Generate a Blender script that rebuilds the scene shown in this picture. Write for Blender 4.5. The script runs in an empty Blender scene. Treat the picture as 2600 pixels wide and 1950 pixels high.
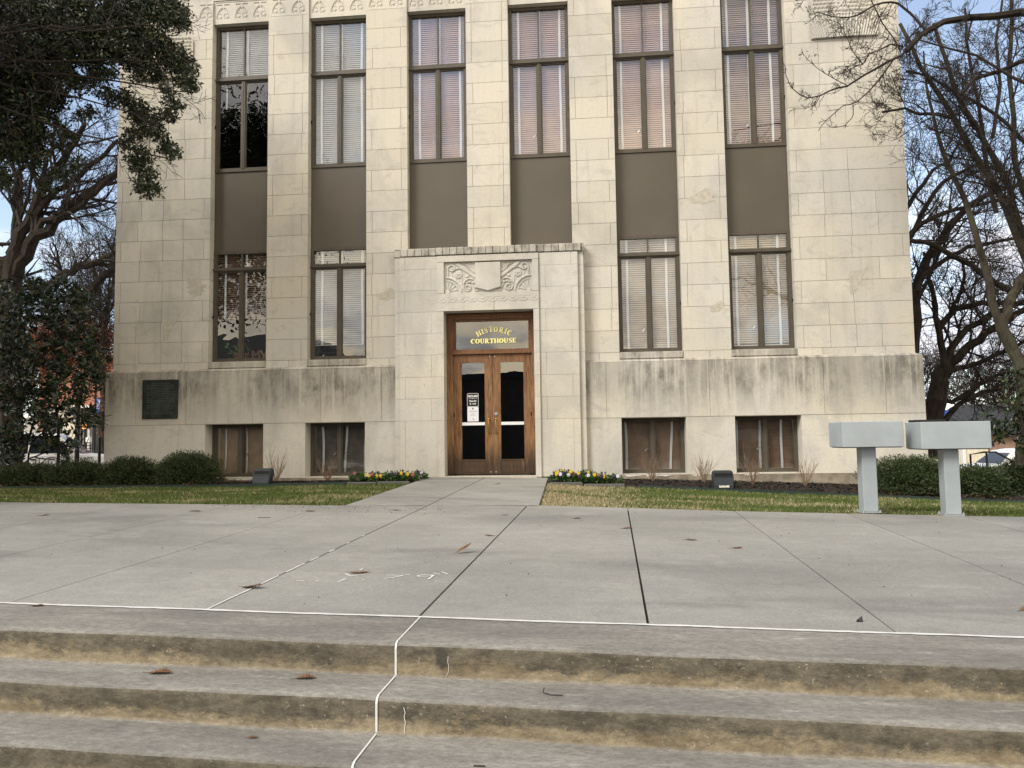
import bpy, math, random
import numpy as np
from mathutils import Vector, Matrix

rnd = random.Random(7)
npr = np.random.RandomState(11)
scene = bpy.context.scene
COL = scene.collection
R = math.radians

# ------------------------------------------------------------------ camera
cam_d = bpy.data.cameras.new("camera")
cam = bpy.data.objects.new("camera", cam_d)
COL.objects.link(cam)
CAM = np.array([1.92583, -15.6, 0.75525])
RIGHT = np.array([0.99532946, 0.09554138, -0.01382403])
UP = np.array([0.02034727, -0.06764334, 0.99750206])
FWD = np.array([-0.09436762, 0.99312448, 0.06927142])
mw = Matrix.Identity(4)
for i in range(3):
    mw[i][0] = RIGHT[i]; mw[i][1] = UP[i]; mw[i][2] = -FWD[i]; mw[i][3] = CAM[i]
cam.matrix_world = mw
cam_d.sensor_width = 36.0
cam_d.lens = 27.04
cam_d.clip_start = 0.1
cam_d.clip_end = 1500
scene.camera = cam

# ------------------------------------------------------------------ sky, sun, exposure
SUN_EL, SUN_AZ = R(38), R(224)          # azimuth measured clockwise from +Y
world = bpy.data.worlds.new("World")
scene.world = world
world.use_nodes = True
wt = world.node_tree
wt.nodes.clear()
def wn(t, **k):
    n = wt.nodes.new(t)
    for a, b in k.items(): setattr(n, a, b)
    return n
def wmath(op, a, b=None, clamp=False):
    n = wn("ShaderNodeMath", operation=op); n.use_clamp = clamp
    for i, v in enumerate((a, b)):
        if v is None: continue
        if isinstance(v, (int, float)): n.inputs[i].default_value = v
        else: wt.links.new(v, n.inputs[i])
    return n.outputs[0]
def wmix(f, a, b):
    n = wn("ShaderNodeMix", data_type='RGBA')
    for s, v in ((n.inputs[0], f), (n.inputs[6], a), (n.inputs[7], b)):
        if isinstance(v, (int, float)): s.default_value = v
        elif isinstance(v, tuple): s.default_value = (*v, 1)
        else: wt.links.new(v, s)
    return n.outputs[2]
sky = wn("ShaderNodeTexSky", sky_type='NISHITA')
sky.sun_disc = False
sky.sun_elevation = SUN_EL
sky.sun_rotation = SUN_AZ
sky.air_density = 1.0; sky.dust_density = 0.6; sky.ozone_density = 1.5
tc = wn("ShaderNodeTexCoord")
sep = wn("ShaderNodeSeparateXYZ"); wt.links.new(tc.outputs["Generated"], sep.inputs[0])
zz = wmath('ADD', wmath('MAXIMUM', sep.outputs[2], 0.0), 0.22)
comb = wn("ShaderNodeCombineXYZ")
wt.links.new(wmath('DIVIDE', sep.outputs[0], zz), comb.inputs[0])
wt.links.new(wmath('DIVIDE', sep.outputs[1], zz), comb.inputs[1])
def wnoise(scale, detail, rough, dist=0.0, off=(0, 0, 0)):
    mp = wn("ShaderNodeMapping"); mp.inputs[1].default_value = off
    wt.links.new(comb.outputs[0], mp.inputs[0])
    n = wn("ShaderNodeTexNoise"); n.inputs["Scale"].default_value = scale
    n.inputs["Detail"].default_value = detail; n.inputs["Roughness"].default_value = rough
    n.inputs["Distortion"].default_value = dist
    wt.links.new(mp.outputs[0], n.inputs["Vector"])
    return n.outputs["Fac"]
def wramp(src, lo, hi):
    n = wn("ShaderNodeMapRange", interpolation_type='SMOOTHSTEP')
    wt.links.new(src, n.inputs[0]); n.inputs[1].default_value = lo; n.inputs[2].default_value = hi
    return n.outputs[0]
back = wramp(wmath('MULTIPLY', sep.outputs[1], -1.0), -0.35, 0.45)     # 1 behind the camera, 0 beyond the building
n1 = wnoise(1.1, 7, 0.55, 0.4)
n2 = wnoise(2.3, 8, 0.6, 0.8, (3.1, 7.7, 0))
n3 = wnoise(0.9, 5, 0.55, 0.5, (9.1, 2.7, 4.0))
mask = wramp(wmath('ADD', n1, wmath('MULTIPLY', back, 0.13)), 0.45, 0.60)
cl_far = wmix(wramp(n2, 0.35, 0.65), (6.6, 6.9, 8.0), (9.6, 9.5, 9.8))
cl_near = wmix(wramp(n2, 0.36, 0.66), (6.6, 6.4, 6.6), (14.0, 13.0, 11.6))
cl_near = wmix(wramp(n3, 0.45, 0.58), cl_near, (18.5, 15.6, 11.0))
cl = wmix(back, cl_far, cl_near)
skyc = wn("ShaderNodeHueSaturation"); skyc.inputs["Saturation"].default_value = 0.75
skyc.inputs["Value"].default_value = 1.9
wt.links.new(sky.outputs[0], skyc.inputs["Color"])
bg = wn("ShaderNodeBackground"); bg.inputs[1].default_value = 0.115
wt.links.new(wmix(mask, skyc.outputs[0], cl), bg.inputs[0])
wo = wn("ShaderNodeOutputWorld"); wt.links.new(bg.outputs[0], wo.inputs[0])

sun_d = bpy.data.lights.new("sun", 'SUN')
sun_d.energy = 3.0
sun_d.angle = R(24)
sun_d.color = (1.0, 0.965, 0.905)
sun = bpy.data.objects.new("sun", sun_d); COL.objects.link(sun)
sv = Vector((math.sin(SUN_AZ) * math.cos(SUN_EL), math.cos(SUN_AZ) * math.cos(SUN_EL), math.sin(SUN_EL)))
sun.rotation_euler = sv.to_track_quat('Z', 'Y').to_euler()
vs = scene.view_settings
vs.view_transform = 'Standard'; vs.look = 'None'; vs.exposure = 0.12; vs.gamma = 1.0; vs.use_curve_mapping = False
scene.cycles.max_bounces = 7
scene.cycles.transparent_max_bounces = 12

# ------------------------------------------------------------------ helpers
def at(x, y, Y):
    """a point of the photograph (2600 x 1950) carried out to depth Y"""
    d = RIGHT * ((x - 1300) / 1953.0) - UP * ((y - 975) / 1953.0) + FWD
    t = (Y - CAM[1]) / d[1]
    return CAM + d * t

class MB:
    def __init__(s):
        s.v = []; s.f = []; s.m = []; s.t = []
    def face(s, pts, m=0, t=1.0):
        b = len(s.v); s.v.extend([tuple(p) for p in pts]); s.f.append(tuple(range(b, b + len(pts)))); s.m.append(m); s.t.append(t)
    def box(s, x0, x1, y0, y1, z0, z1, m=0, t=1.0):
        b = len(s.v)
        s.v.extend([(x0, y0, z0), (x1, y0, z0), (x1, y1, z0), (x0, y1, z0), (x0, y0, z1), (x1, y0, z1), (x1, y1, z1), (x0, y1, z1)])
        for q in ((0, 3, 2, 1), (4, 5, 6, 7), (0, 1, 5, 4), (1, 2, 6, 5), (2, 3, 7, 6), (3, 0, 4, 7)):
            s.f.append(tuple(b + i for i in q)); s.m.append(m); s.t.append(t)
    def bbox(s, x0, x1, y0, y1, z0, z1, bv=0.01, m=0, t=1.0):
        """box with its edges chamfered in plan and section"""
        b = len(s.v); v = []
        for (z, k) in ((z0, bv), (z0 + bv, 0), (z1 - bv, 0), (z1, bv)):
            xa, xb, ya, yb = x0 + k, x1 - k, y0 + k, y1 - k
            v += [(xa + bv, ya, z), (xb - bv, ya, z), (xb, ya + bv, z), (xb, yb - bv, z), (xb - bv, yb, z), (xa + bv, yb, z), (xa, yb - bv, z), (xa, ya + bv, z)]
        s.v.extend(v)
        for r in range(3):
            for i in range(8):
                j = (i + 1) % 8
                s.f.append((b + r * 8 + i, b + r * 8 + j, b + (r + 1) * 8 + j, b + (r + 1) * 8 + i)); s.m.append(m); s.t.append(t)
        s.f.append(tuple(b + i for i in reversed(range(8)))); s.m.append(m); s.t.append(t)
        s.f.append(tuple(b + 24 + i for i in range(8))); s.m.append(m); s.t.append(t)
    def prism(s, poly, y0, y1, m=0, t=1.0):
        """poly of (x,z) counter-clockwise seen from -Y, extruded y0..y1"""
        n = len(poly); b = len(s.v)
        s.v.extend([(p[0], y0, p[1]) for p in poly]); s.v.extend([(p[0], y1, p[1]) for p in poly])
        s.f.append(tuple(b + i for i in range(n))); s.f.append(tuple(b + n + i for i in reversed(range(n))))
        s.m += [m, m]; s.t += [t, t]
        for i in range(n):
            j = (i + 1) % n
            s.f.append((b + i, b + n + i, b + n + j, b + j)); s.m.append(m); s.t.append(t)
    def tube(s, pts, rad, n=5, m=0, t=1.0, cap=True):
        pts = [np.asarray(p, float) for p in pts]
        k = len(pts)
        if not hasattr(rad, '__len__'): rad = [rad] * k
        b = len(s.v); u = None
        for i in range(k):
            d = pts[min(i + 1, k - 1)] - pts[max(i - 1, 0)]
            d = d / (np.linalg.norm(d) + 1e-9)
            if u is None:
                a = np.array([0, 0, 1.0]) if abs(d[2]) < 0.8 else np.array([1.0, 0, 0])
                u = np.cross(d, a)
            u = u - d * (u @ d); u /= (np.linalg.norm(u) + 1e-9)
            w = np.cross(d, u)
            for j in range(n):
                an = 2 * math.pi * j / n
                q = pts[i] + (u * math.cos(an) + w * math.sin(an)) * rad[i]
                s.v.append((q[0], q[1], q[2]))
        for i in range(k - 1):
            for j in range(n):
                j2 = (j + 1) % n
                s.f.append((b + i * n + j, b + i * n + j2, b + (i + 1) * n + j2, b + (i + 1) * n + j)); s.m.append(m); s.t.append(t)
        if cap:
            s.f.append(tuple(b + j for j in reversed(range(n)))); s.f.append(tuple(b + (k - 1) * n + j for j in range(n)))
            s.m += [m, m]; s.t += [t, t]
    def lathe(s, prof, c=(0, 0, 0), n=16, m=0, axis='z'):
        b = len(s.v)
        for (r, h) in prof:
            for j in range(n):
                a = 2 * math.pi * j / n
                if axis == 'z': p = (c[0] + r * math.cos(a), c[1] + r * math.sin(a), c[2] + h)
                elif axis == 'y': p = (c[0] + r * math.cos(a), c[1] + h, c[2] + r * math.sin(a))
                else: p = (c[0] + h, c[1] + r * math.cos(a), c[2] + r * math.sin(a))
                s.v.append(p)
        for i in range(len(prof) - 1):
            for j in range(n):
                j2 = (j + 1) % n
                s.f.append((b + i * n + j, b + i * n + j2, b + (i + 1) * n + j2, b + (i + 1) * n + j)); s.m.append(m); s.t.append(1.0)
        s.f.append(tuple(b + j for j in reversed(range(n)))); s.f.append(tuple(b + (len(prof) - 1) * n + j for j in range(n)))
        s.m += [m, m]; s.t += [1.0, 1.0]
    def build(s, name, mats, parent=None, origin=(0, 0, 0), smooth=False, loc=None):
        me = bpy.data.meshes.new(name)
        V = np.array(s.v, dtype=float)
        V = V - np.array(origin)
        me.from_pydata(V.tolist(), [], s.f)
        if not isinstance(mats, (list, tuple)): mats = [mats]
        for mt in mats: me.materials.append(mt)
        me.polygons.foreach_set("material_index", s.m)
        a = me.attributes.new("tone", 'FLOAT', 'FACE'); a.data.foreach_set("value", s.t)
        if smooth: me.polygons.foreach_set("use_smooth", [True] * len(me.polygons))
        me.update()
        o = bpy.data.objects.new(name, me); COL.objects.link(o)
        if parent is not None: o.parent = parent
        elif any(origin): o.location = origin
        return o

def np_mesh(name, V, F, mat, parent=None, smooth=False, origin=(0, 0, 0)):
    me = bpy.data.meshes.new(name)
    V = np.asarray(V, dtype=np.float32) - np.array(origin, dtype=np.float32)
    F = np.asarray(F, dtype=np.int32)
    me.vertices.add(len(V)); me.vertices.foreach_set("co", V.ravel())
    k = F.shape[1]
    me.loops.add(F.size); me.loops.foreach_set("vertex_index", F.ravel())
    me.polygons.add(len(F)); me.polygons.foreach_set("loop_start", np.arange(0, F.size, k, dtype=np.int32))
    me.update(calc_edges=True)
    if smooth: me.polygons.foreach_set("use_smooth", [True] * len(F))
    me.materials.append(mat)
    o = bpy.data.objects.new(name, me); COL.objects.link(o)
    if parent is not None: o.parent = parent
    elif any(origin): o.location = origin
    return o

def empty(name, loc=(0, 0, 0), rz=0.0):
    o = bpy.data.objects.new(name, None); COL.objects.link(o)
    o.location = loc; o.rotation_euler = (0, 0, rz); o.empty_display_size = 0.2
    return o
def tag(o, label=None, cat=None, group=None, kind=None):
    if label: o["label"] = label
    if cat: o["category"] = cat
    if group: o["group"] = group
    if kind: o["kind"] = kind
    return o
def copy_tree(o, parent=None):
    c = o.copy(); COL.objects.link(c); c.parent = parent
    for ch in [x for x in bpy.data.objects if x.parent == o]: copy_tree(ch, c)
    return c

# ------------------------------------------------------------------ materials
class NT:
    def __init__(s, name):
        s.m = bpy.data.materials.new(name); s.m.use_nodes = True
        s.t = s.m.node_tree; s.b = s.t.nodes["Principled BSDF"]; s._co = None
    def n(s, t, **k):
        x = s.t.nodes.new(t)
        for a, b in k.items(): setattr(x, a, b)
        return x
    def co(s):
        if s._co is None: s._co = s.n("ShaderNodeTexCoord").outputs["Object"]
        return s._co
    def link(s, a, b): s.t.links.new(a, b)
    def put(s, sock, v):
        if isinstance(v, (int, float)): sock.default_value = v
        elif isinstance(v, tuple): sock.default_value = (*v, 1) if len(v) == 3 and sock.type == 'RGBA' else v
        else: s.link(v, sock)
    def noise(s, scale, detail=5, rough=0.55, stretch=(1, 1, 1), off=(0, 0, 0), dist=0.0):
        mp = s.n("ShaderNodeMapping"); mp.inputs[3].default_value = stretch; mp.inputs[1].default_value = off
        s.link(s.co(), mp.inputs[0])
        x = s.n("ShaderNodeTexNoise"); x.inputs["Scale"].default_value = scale; x.inputs["Detail"].default_value = detail
        x.inputs["Roughness"].default_value = rough; x.inputs["Distortion"].default_value = dist
        s.link(mp.outputs[0], x.inputs["Vector"]); return x.outputs["Fac"]
    def ramp(s, src, lo, hi, a=0.0, b=1.0, smooth=True):
        x = s.n("ShaderNodeMapRange", interpolation_type='SMOOTHSTEP' if smooth else 'LINEAR')
        s.put(x.inputs[0], src); x.inputs[1].default_value = lo; x.inputs[2].default_value = hi
        x.inputs[3].default_value = a; x.inputs[4].default_value = b; return x.outputs[0]
    def mix(s, f, a, b, mode='MIX'):
        x = s.n("ShaderNodeMix", data_type='RGBA', blend_type=mode)
        s.put(x.inputs[0], f); s.put(x.inputs[6], a); s.put(x.inputs[7], b); return x.outputs[2]
    def math(s, op, a, b=None):
        x = s.n("ShaderNodeMath", operation=op)
        s.put(x.inputs[0], a)
        if b is not None: s.put(x.inputs[1], b)
        return x.outputs[0]
    def attr(s, name):
        x = s.n("ShaderNodeAttribute"); x.attribute_name = name; return x.outputs["Fac"]
    def grey(s, v):
        x = s.n("ShaderNodeCombineColor")
        for i in range(3): s.put(x.inputs[i], v)
        return x.outputs[0]
    def xyz(s):
        x = s.n("ShaderNodeSeparateXYZ"); s.link(s.co(), x.inputs[0]); return x.outputs
    def island(s):
        return s.n("ShaderNodeNewGeometry").outputs["Random Per Island"]
    def out(s, col, rough=0.8, bump=None, strength=0.3, dist=0.01, metal=0.0, spec=0.4):
        s.put(s.b.inputs["Base Color"], col); s.put(s.b.inputs["Roughness"], rough)
        s.b.inputs["Metallic"].default_value = metal; s.b.inputs["Specular IOR Level"].default_value = spec
        if bump is not None:
            x = s.n("ShaderNodeBump"); x.inputs["Strength"].default_value = strength; x.inputs["Distance"].default_value = dist
            s.link(bump, x.inputs["Height"]); s.link(x.outputs[0], s.b.inputs["Normal"])
        return s.m

def plain(name, col, rough=0.6, metal=0.0, var=0.12, scale=6.0, bump=0.0, spec=0.4):
    t = NT(name)
    c = t.mix(t.ramp(t.noise(scale, 6), 0.3, 0.7), tuple(x * (1 - var) for x in col), tuple(min(1, x * (1 + var)) for x in col))
    return t.out(c, rough, t.noise(scale * 12, 4) if bump else None, bump, 0.004, metal, spec)

def stone(name, stains=0.0, zlo=0, zhi=1, base=(0.61, 0.568, 0.478), grime=0.35, soot=0.0):
    t = NT(name)
    lo = t.ramp(t.noise(0.55, 4, off=(3, 0, 1)), 0.35, 0.68)
    c = t.mix(lo, base, (base[0] * 0.93, base[1] * 0.955, base[2] * 1.03))
    # cloudy veins inside the blocks, tooling scratches
    veins = t.ramp(t.noise(2.6, 9, 0.62, (1, 1, 1.6), dist=1.4), 0.52, 0.72)
    c = t.mix(t.math('MULTIPLY', veins, 0.55), c, (base[0] * 0.70, base[1] * 0.72, base[2] * 0.78))
    wash = t.ramp(t.noise(0.9, 7, 0.6, (1, 1, 0.6), (14, 2, 8), 0.6), 0.46, 0.66)
    c = t.mix(t.math('MULTIPLY', wash, 0.46), c, (0.37, 0.355, 0.325))
    fine = t.ramp(t.noise(26, 6, 0.7), 0.3, 0.75, 0.94, 1.05)
    c = t.mix(1.0, c, t.grey(fine), 'MULTIPLY')
    c = t.mix(1.0, c, t.grey(t.attr("tone")), 'MULTIPLY')
    # soft vertical rain streaks everywhere
    st = t.ramp(t.noise(1.0, 8, 0.65, (7.0, 1, 0.35), (2, 0, 5)), 0.50, 0.78)
    c = t.mix(t.math('MULTIPLY', st, grime), c, (0.30, 0.275, 0.23))
    if stains:
        z = t.xyz()[2]
        band = t.ramp(z, zlo, zhi)
        big = t.ramp(t.noise(0.8, 3, 0.5, (1, 1, 0.2), (7.3, 0, 2)), 0.34, 0.58)
        s1 = t.ramp(t.noise(1.0, 9, 0.7, (9.0, 1, 0.4), (1.5, 0, 3)), 0.32, 0.55)
        s2 = t.ramp(t.noise(2.2, 8, 0.68, (2.0, 1, 1.0), (11.5, 0, 3)), 0.38, 0.66)
        mk0 = t.math('MULTIPLY', band, t.ramp(t.noise(0.7, 8, 0.65, (1.5, 1, .5), (17, 0, 2)), 0.38, 0.62))
        c = t.mix(t.math('MULTIPLY', mk0, stains * .55), c, (0.26, 0.245, 0.21))
        mk = t.math('MULTIPLY', t.math('MULTIPLY', s1, t.math('ADD', t.math('MULTIPLY', s2, 0.6), 0.4)), t.math('MULTIPLY', band, big))
        c = t.mix(t.math('MULTIPLY', mk, stains), c, (0.085, 0.078, 0.068))
    if soot:
        sx = t.ramp(t.noise(3.2, 8, 0.7, (1.6, 1, 0.8), (4, 0, 9)), 0.36, 0.62)
        c = t.mix(t.math('MULTIPLY', sx, soot), c, (0.16, 0.145, 0.12))
    pits = t.ramp(t.noise(9, 3, 0.5, off=(5, 5, 5)), 0.735, 0.76)
    c = t.mix(t.math('MULTIPLY', pits, 0.35), c, (0.22, 0.18, 0.13))
    h = t.math('ADD', t.math('MULTIPLY', t.noise(14, 8, 0.7), 0.6), t.noise(70, 4, 0.6))
    return t.out(c, 0.92, h, 0.35, 0.006, spec=0.2)

M = {}
M['stone'] = stone("limestone")
M['stone_base'] = stone("stained_limestone", 0.85, 1.0, 2.0, grime=0.5)
M['stone_low'] = stone("lower_limestone", 0.35, 0.9, 1.3, base=(0.63, 0.592, 0.505), grime=0.3)
M['stone_portal'] = stone("portal_limestone", grime=0.28, base=(0.62, 0.580, 0.492))
M['stone_sooty'] = stone("sooty_limestone", grime=0.6, base=(0.55, 0.515, 0.44), soot=0.75)
M['stone_panel'] = stone("carved_limestone", grime=0.25, base=(0.62, 0.585, 0.50))
M['mortar'] = plain("mortar", (0.27, 0.235, 0.185), 0.95)
M['patch'] = plain("mortar_patch", (0.47, 0.435, 0.365), 0.95, scale=12, bump=0.3)
M['foundation'] = plain("foundation_concrete", (0.25, 0.215, 0.165), 0.95, var=0.3, scale=5, bump=0.6)
M['flake'] = plain("flaking_white_paint", (0.72, 0.70, 0.64), 0.9, scale=20)
M['bronze_frame'] = plain("brown_painted_steel", (0.082, 0.068, 0.050), 0.5, var=0.12, scale=4)
M['spandrel'] = plain("brown_enamel_panel", (0.098, 0.083, 0.062), 0.5, var=0.06, scale=1.2)
M['black'] = plain("black_rubber", (0.012, 0.012, 0.013), 0.6)
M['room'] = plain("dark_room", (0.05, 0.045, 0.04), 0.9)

def glass(name, refl=0.14, tint=(0.93, 0.95, 0.95), wob=0.006, wscale=1.3):
    t = NT(name); tr = t.t
    tr.nodes.remove(t.b)
    o = [n for n in tr.nodes if n.type == 'OUTPUT_MATERIAL'][0]
    gl = t.n("ShaderNodeBsdfGlossy"); gl.inputs["Color"].default_value = (1, 1, 1, 1); gl.inputs["Roughness"].default_value = 0.0
    tp = t.n("ShaderNodeBsdfTransparent"); tp.inputs["Color"].default_value = (*tint, 1)
    bp = t.n("ShaderNodeBump"); bp.inputs["Strength"].default_value = 1.0; bp.inputs["Distance"].default_value = wob
    t.link(t.noise(wscale, 2, 0.4, (1, 1, 1)), bp.inputs["Height"]); t.link(bp.outputs[0], gl.inputs["Normal"])
    lw = t.n("ShaderNodeLayerWeight"); lw.inputs[0].default_value = 0.35
    f = t.math('ADD', t.math('MULTIPLY', lw.outputs["Fresnel"], 0.5), refl)
    mx = t.n("ShaderNodeMixShader"); t.link(f, mx.inputs[0]); t.link(tp.outputs[0], mx.inputs[1]); t.link(gl.outputs[0], mx.inputs[2])
    t.link(mx.outputs[0], o.inputs[0]); return t.m
M['glass'] = glass("window_glass")
M['glass_door'] = glass("door_glass", 0.16, (0.85, 0.86, 0.86), 0.004, 0.9)
M['glass_car'] = glass("car_glass", 0.3, (0.25, 0.28, 0.3), 0.0)
M['frosted'] = plain("clouded_glass_sheet", (0.30, 0.29, 0.27), 0.35)
M['blind_rose'] = plain("rose_brown_slats", (0.80, 0.56, 0.49), 0.55, var=0.05)
M['blind_grey'] = plain("grey_slats", (0.66, 0.66, 0.65), 0.55, var=0.05)
M['blind_brown'] = plain("brown_wood_slats", (0.36, 0.24, 0.165), 0.5, var=0.15)
M['blind_tan'] = plain("tan_slats", (0.78, 0.65, 0.50), 0.55, var=0.08)
M['blind_dark'] = plain("dark_slats", (0.20, 0.17, 0.14), 0.5, var=0.2)
M['curtain_tan'] = plain("tan_roller_shade", (0.48, 0.35, 0.24), 0.8)
M['tape'] = plain("white_ladder_tape", (0.95, 0.95, 0.95), 0.8, var=0.02)

def wood():
    t = NT("weathered_oak")
    g = t.noise(5, 8, 0.65, (9, 9, 0.7), dist=0.6)
    c = t.mix(t.ramp(g, 0.35, 0.66), (0.31, 0.155, 0.064), (0.10, 0.044, 0.017))
    fade = t.ramp(t.noise(2.0, 6, 0.6, (2, 2, 0.6), (3, 3, 3)), 0.42, 0.72)
    c = t.mix(t.math('MULTIPLY', fade, 0.5), c, (0.33, 0.20, 0.095))
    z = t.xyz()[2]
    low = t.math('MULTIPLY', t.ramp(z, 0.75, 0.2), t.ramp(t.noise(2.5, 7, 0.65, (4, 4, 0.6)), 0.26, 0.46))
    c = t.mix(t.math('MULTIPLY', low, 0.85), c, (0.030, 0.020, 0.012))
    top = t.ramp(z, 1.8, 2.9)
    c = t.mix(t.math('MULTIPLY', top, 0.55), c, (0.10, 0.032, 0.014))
    return t.out(c, 0.55, g, 0.35, 0.002)
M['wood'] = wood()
M['brass'] = plain("aged_brass", (0.42, 0.27, 0.07), 0.35, 0.9)
M['dark_metal'] = plain("dark_iron", (0.03, 0.028, 0.026), 0.45, 0.6)
M['steel'] = plain("brushed_steel", (0.6, 0.6, 0.6), 0.3, 0.9)
M['white'] = plain("white_plastic", (0.80, 0.80, 0.80), 0.5, var=0.02)
M['paper'] = plain("white_paper", (0.74, 0.75, 0.80), 0.7, var=0.01)
M['ink'] = plain("grey_ink", (0.22, 0.22, 0.25), 0.7)
M['gold'] = plain("pale_gold_leaf", (0.95, 0.88, 0.36), 0.6, var=0.05)
M['plaque'] = None

def concrete(name, a, b, stain=(0.150, 0.152, 0.150), amt=0.60, spk=0.3):
    t = NT(name)
    c = t.mix(t.ramp(t.noise(0.5, 6, 0.6), 0.32, 0.66), a, b)
    s1 = t.ramp(t.noise(0.45, 9, 0.62, (0.6, 1.5, 1), (4, 1, 0), 0.7), 0.47, 0.68)
    c = t.mix(t.math('MULTIPLY', s1, amt), c, stain)
    s2 = t.ramp(t.noise(1.6, 8, 0.65, (1, 1.6, 1), (9, 3, 0), 0.4), 0.50, 0.72)
    c = t.mix(t.math('MULTIPLY', s2, amt * 0.6), c, tuple(x * 1.25 for x in b))
    fine = t.ramp(t.noise(55, 6, 0.8), 0.28, 0.75, 0.78, 1.2)
    c = t.mix(1.0, c, t.grey(fine), 'MULTIPLY')
    med = t.ramp(t.noise(11, 6, 0.7), 0.3, 0.75, 0.93, 1.06)
    c = t.mix(1.0, c, t.grey(med), 'MULTIPLY')
    c = t.mix(1.0, c, t.grey(t.attr("tone")), 'MULTIPLY')
    sp = t.ramp(t.noise(38, 2, 0.5, off=(8, 8, 8)), 0.70, 0.73)
    c = t.mix(t.math('MULTIPLY', sp, spk), c, (0.10, 0.09, 0.08))
    h = t.math('ADD', t.noise(90, 5, 0.7), t.math('MULTIPLY', t.noise(9, 5, 0.6), 0.7))
    return t.out(c, 0.88, h, 0.45, 0.003, spec=0.25)
M['plaza'] = concrete("broom_finished_concrete", (0.240, 0.239, 0.228), (0.298, 0.295, 0.280))
M['joint'] = plain("black_joint", (0.018, 0.017, 0.016), 0.95)
M['joint_pale'] = plain("packed_dirt_joint", (0.17, 0.16, 0.145), 0.95)
M['caulk'] = plain("white_caulk", (0.62, 0.63, 0.63), 0.6, var=0.05, scale=14, bump=0.3)
M['chalk'] = plain("faded_white_paint", (0.62, 0.62, 0.61), 0.9, var=0.2, scale=30)

def step_mat():
    t = NT("step_concrete")
    x, y, z = t.xyz()
    geo = t.n("ShaderNodeNewGeometry"); sn = t.n("ShaderNodeSeparateXYZ"); t.link(geo.outputs["True Normal"], sn.inputs[0])
    up = t.ramp(sn.outputs[2], 0.35, 0.9)
    tread = t.mix(t.ramp(t.noise(1.6, 8, 0.65, (0.5, 2.0, 1)), 0.35, 0.68), (0.165, 0.160, 0.150), (0.250, 0.242, 0.225))
    pale = t.ramp(t.noise(4.5, 8, 0.75, (0.4, 2.2, 1), (3, 1, 1)), 0.55, 0.72)
    tread = t.mix(t.math('MULTIPLY', pale, 0.5), tread, (0.42, 0.41, 0.385))
    purple = t.ramp(t.noise(0.9, 5, 0.6, (1, 2, 1), (6, 6, 0)), 0.5, 0.7)
    tread = t.mix(t.math('MULTIPLY', purple, 0.3), tread, (0.155, 0.148, 0.14))
    # riser: algae-dark upper part, tan scoured lower part, ragged border between them
    dark = t.mix(t.ramp(t.noise(5, 8, 0.75, (1, 1, 2)), 0.35, 0.65), (0.070, 0.062, 0.048), (0.150, 0.132, 0.098))
    tan = t.mix(t.ramp(t.noise(3.4, 8, 0.7, (1, 1, 2)), 0.35, 0.65), (0.155, 0.124, 0.080), (0.265, 0.222, 0.150))
    lz = t.math('ADD', z, t.math('MULTIPLY', x, 0.0168))
    fr = t.math('FRACT', t.math('DIVIDE', t.math('MULTIPLY', t.math('ADD', lz, 0.282), -1.0), 0.1665))
    e = t.math('ADD', fr, t.math('MULTIPLY', t.math('SUBTRACT', t.noise(1.1, 9, 0.75, (1, 1, 2.5), (2, 0, 0)), 0.5), 2.2))
    e = t.math('ADD', e, t.math('MULTIPLY', t.math('SUBTRACT', t.noise(9, 8, 0.8, (1, 1, 1.3), (7, 0, 0)), 0.5), 1.5))
    riser = t.mix(t.ramp(e, 0.40, 0.80), dark, tan)
    def blot(cx, cz, rx, rz):
        a = t.math('DIVIDE', t.math('SUBTRACT', x, cx), rx); b_ = t.math('DIVIDE', t.math('SUBTRACT', z, cz), rz)
        d = t.math('SQRT', t.math('ADD', t.math('MULTIPLY', a, a), t.math('MULTIPLY', b_, b_)))
        return t.ramp(t.math('ADD', d, t.math('MULTIPLY', t.math('SUBTRACT', t.noise(14, 5, .6), .5), .9)), 1.0, 0.55)
    riser = t.mix(t.math('MULTIPLY', blot(1.165, -.365, .045, .07), .75), riser, (0.045, 0.043, 0.038))
    riser = t.mix(t.math('MULTIPLY', blot(1.045, -.52, .02, .05), .5), riser, (0.06, 0.057, 0.05))
    sp = t.ramp(t.noise(48, 2, 0.5), 0.655, 0.70)
    cl = t.ramp(t.noise(2.2, 4, 0.6, off=(5, 0, 5)), 0.42, 0.62)
    riser = t.mix(t.math('MULTIPLY', t.math('MULTIPLY', sp, cl), 0.4), riser, (0.46, 0.43, 0.36))
    c = t.mix(up, riser, tread)
    # scoured pale aggregate on the rounded nosing
    c = t.mix(1.0, c, t.grey(t.ramp(t.noise(42, 6, 0.85, (0.5, 1, 1)), 0.28, 0.74, 0.66, 1.32)), 'MULTIPLY')
    h = t.math('ADD', t.noise(75, 5, 0.75), t.math('MULTIPLY', t.noise(14, 6, 0.7, (0.5, 1, 3)), 1.2))
    return t.out(c, 0.9, h, 0.6, 0.005, spec=0.25)
M['steps'] = step_mat()

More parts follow.
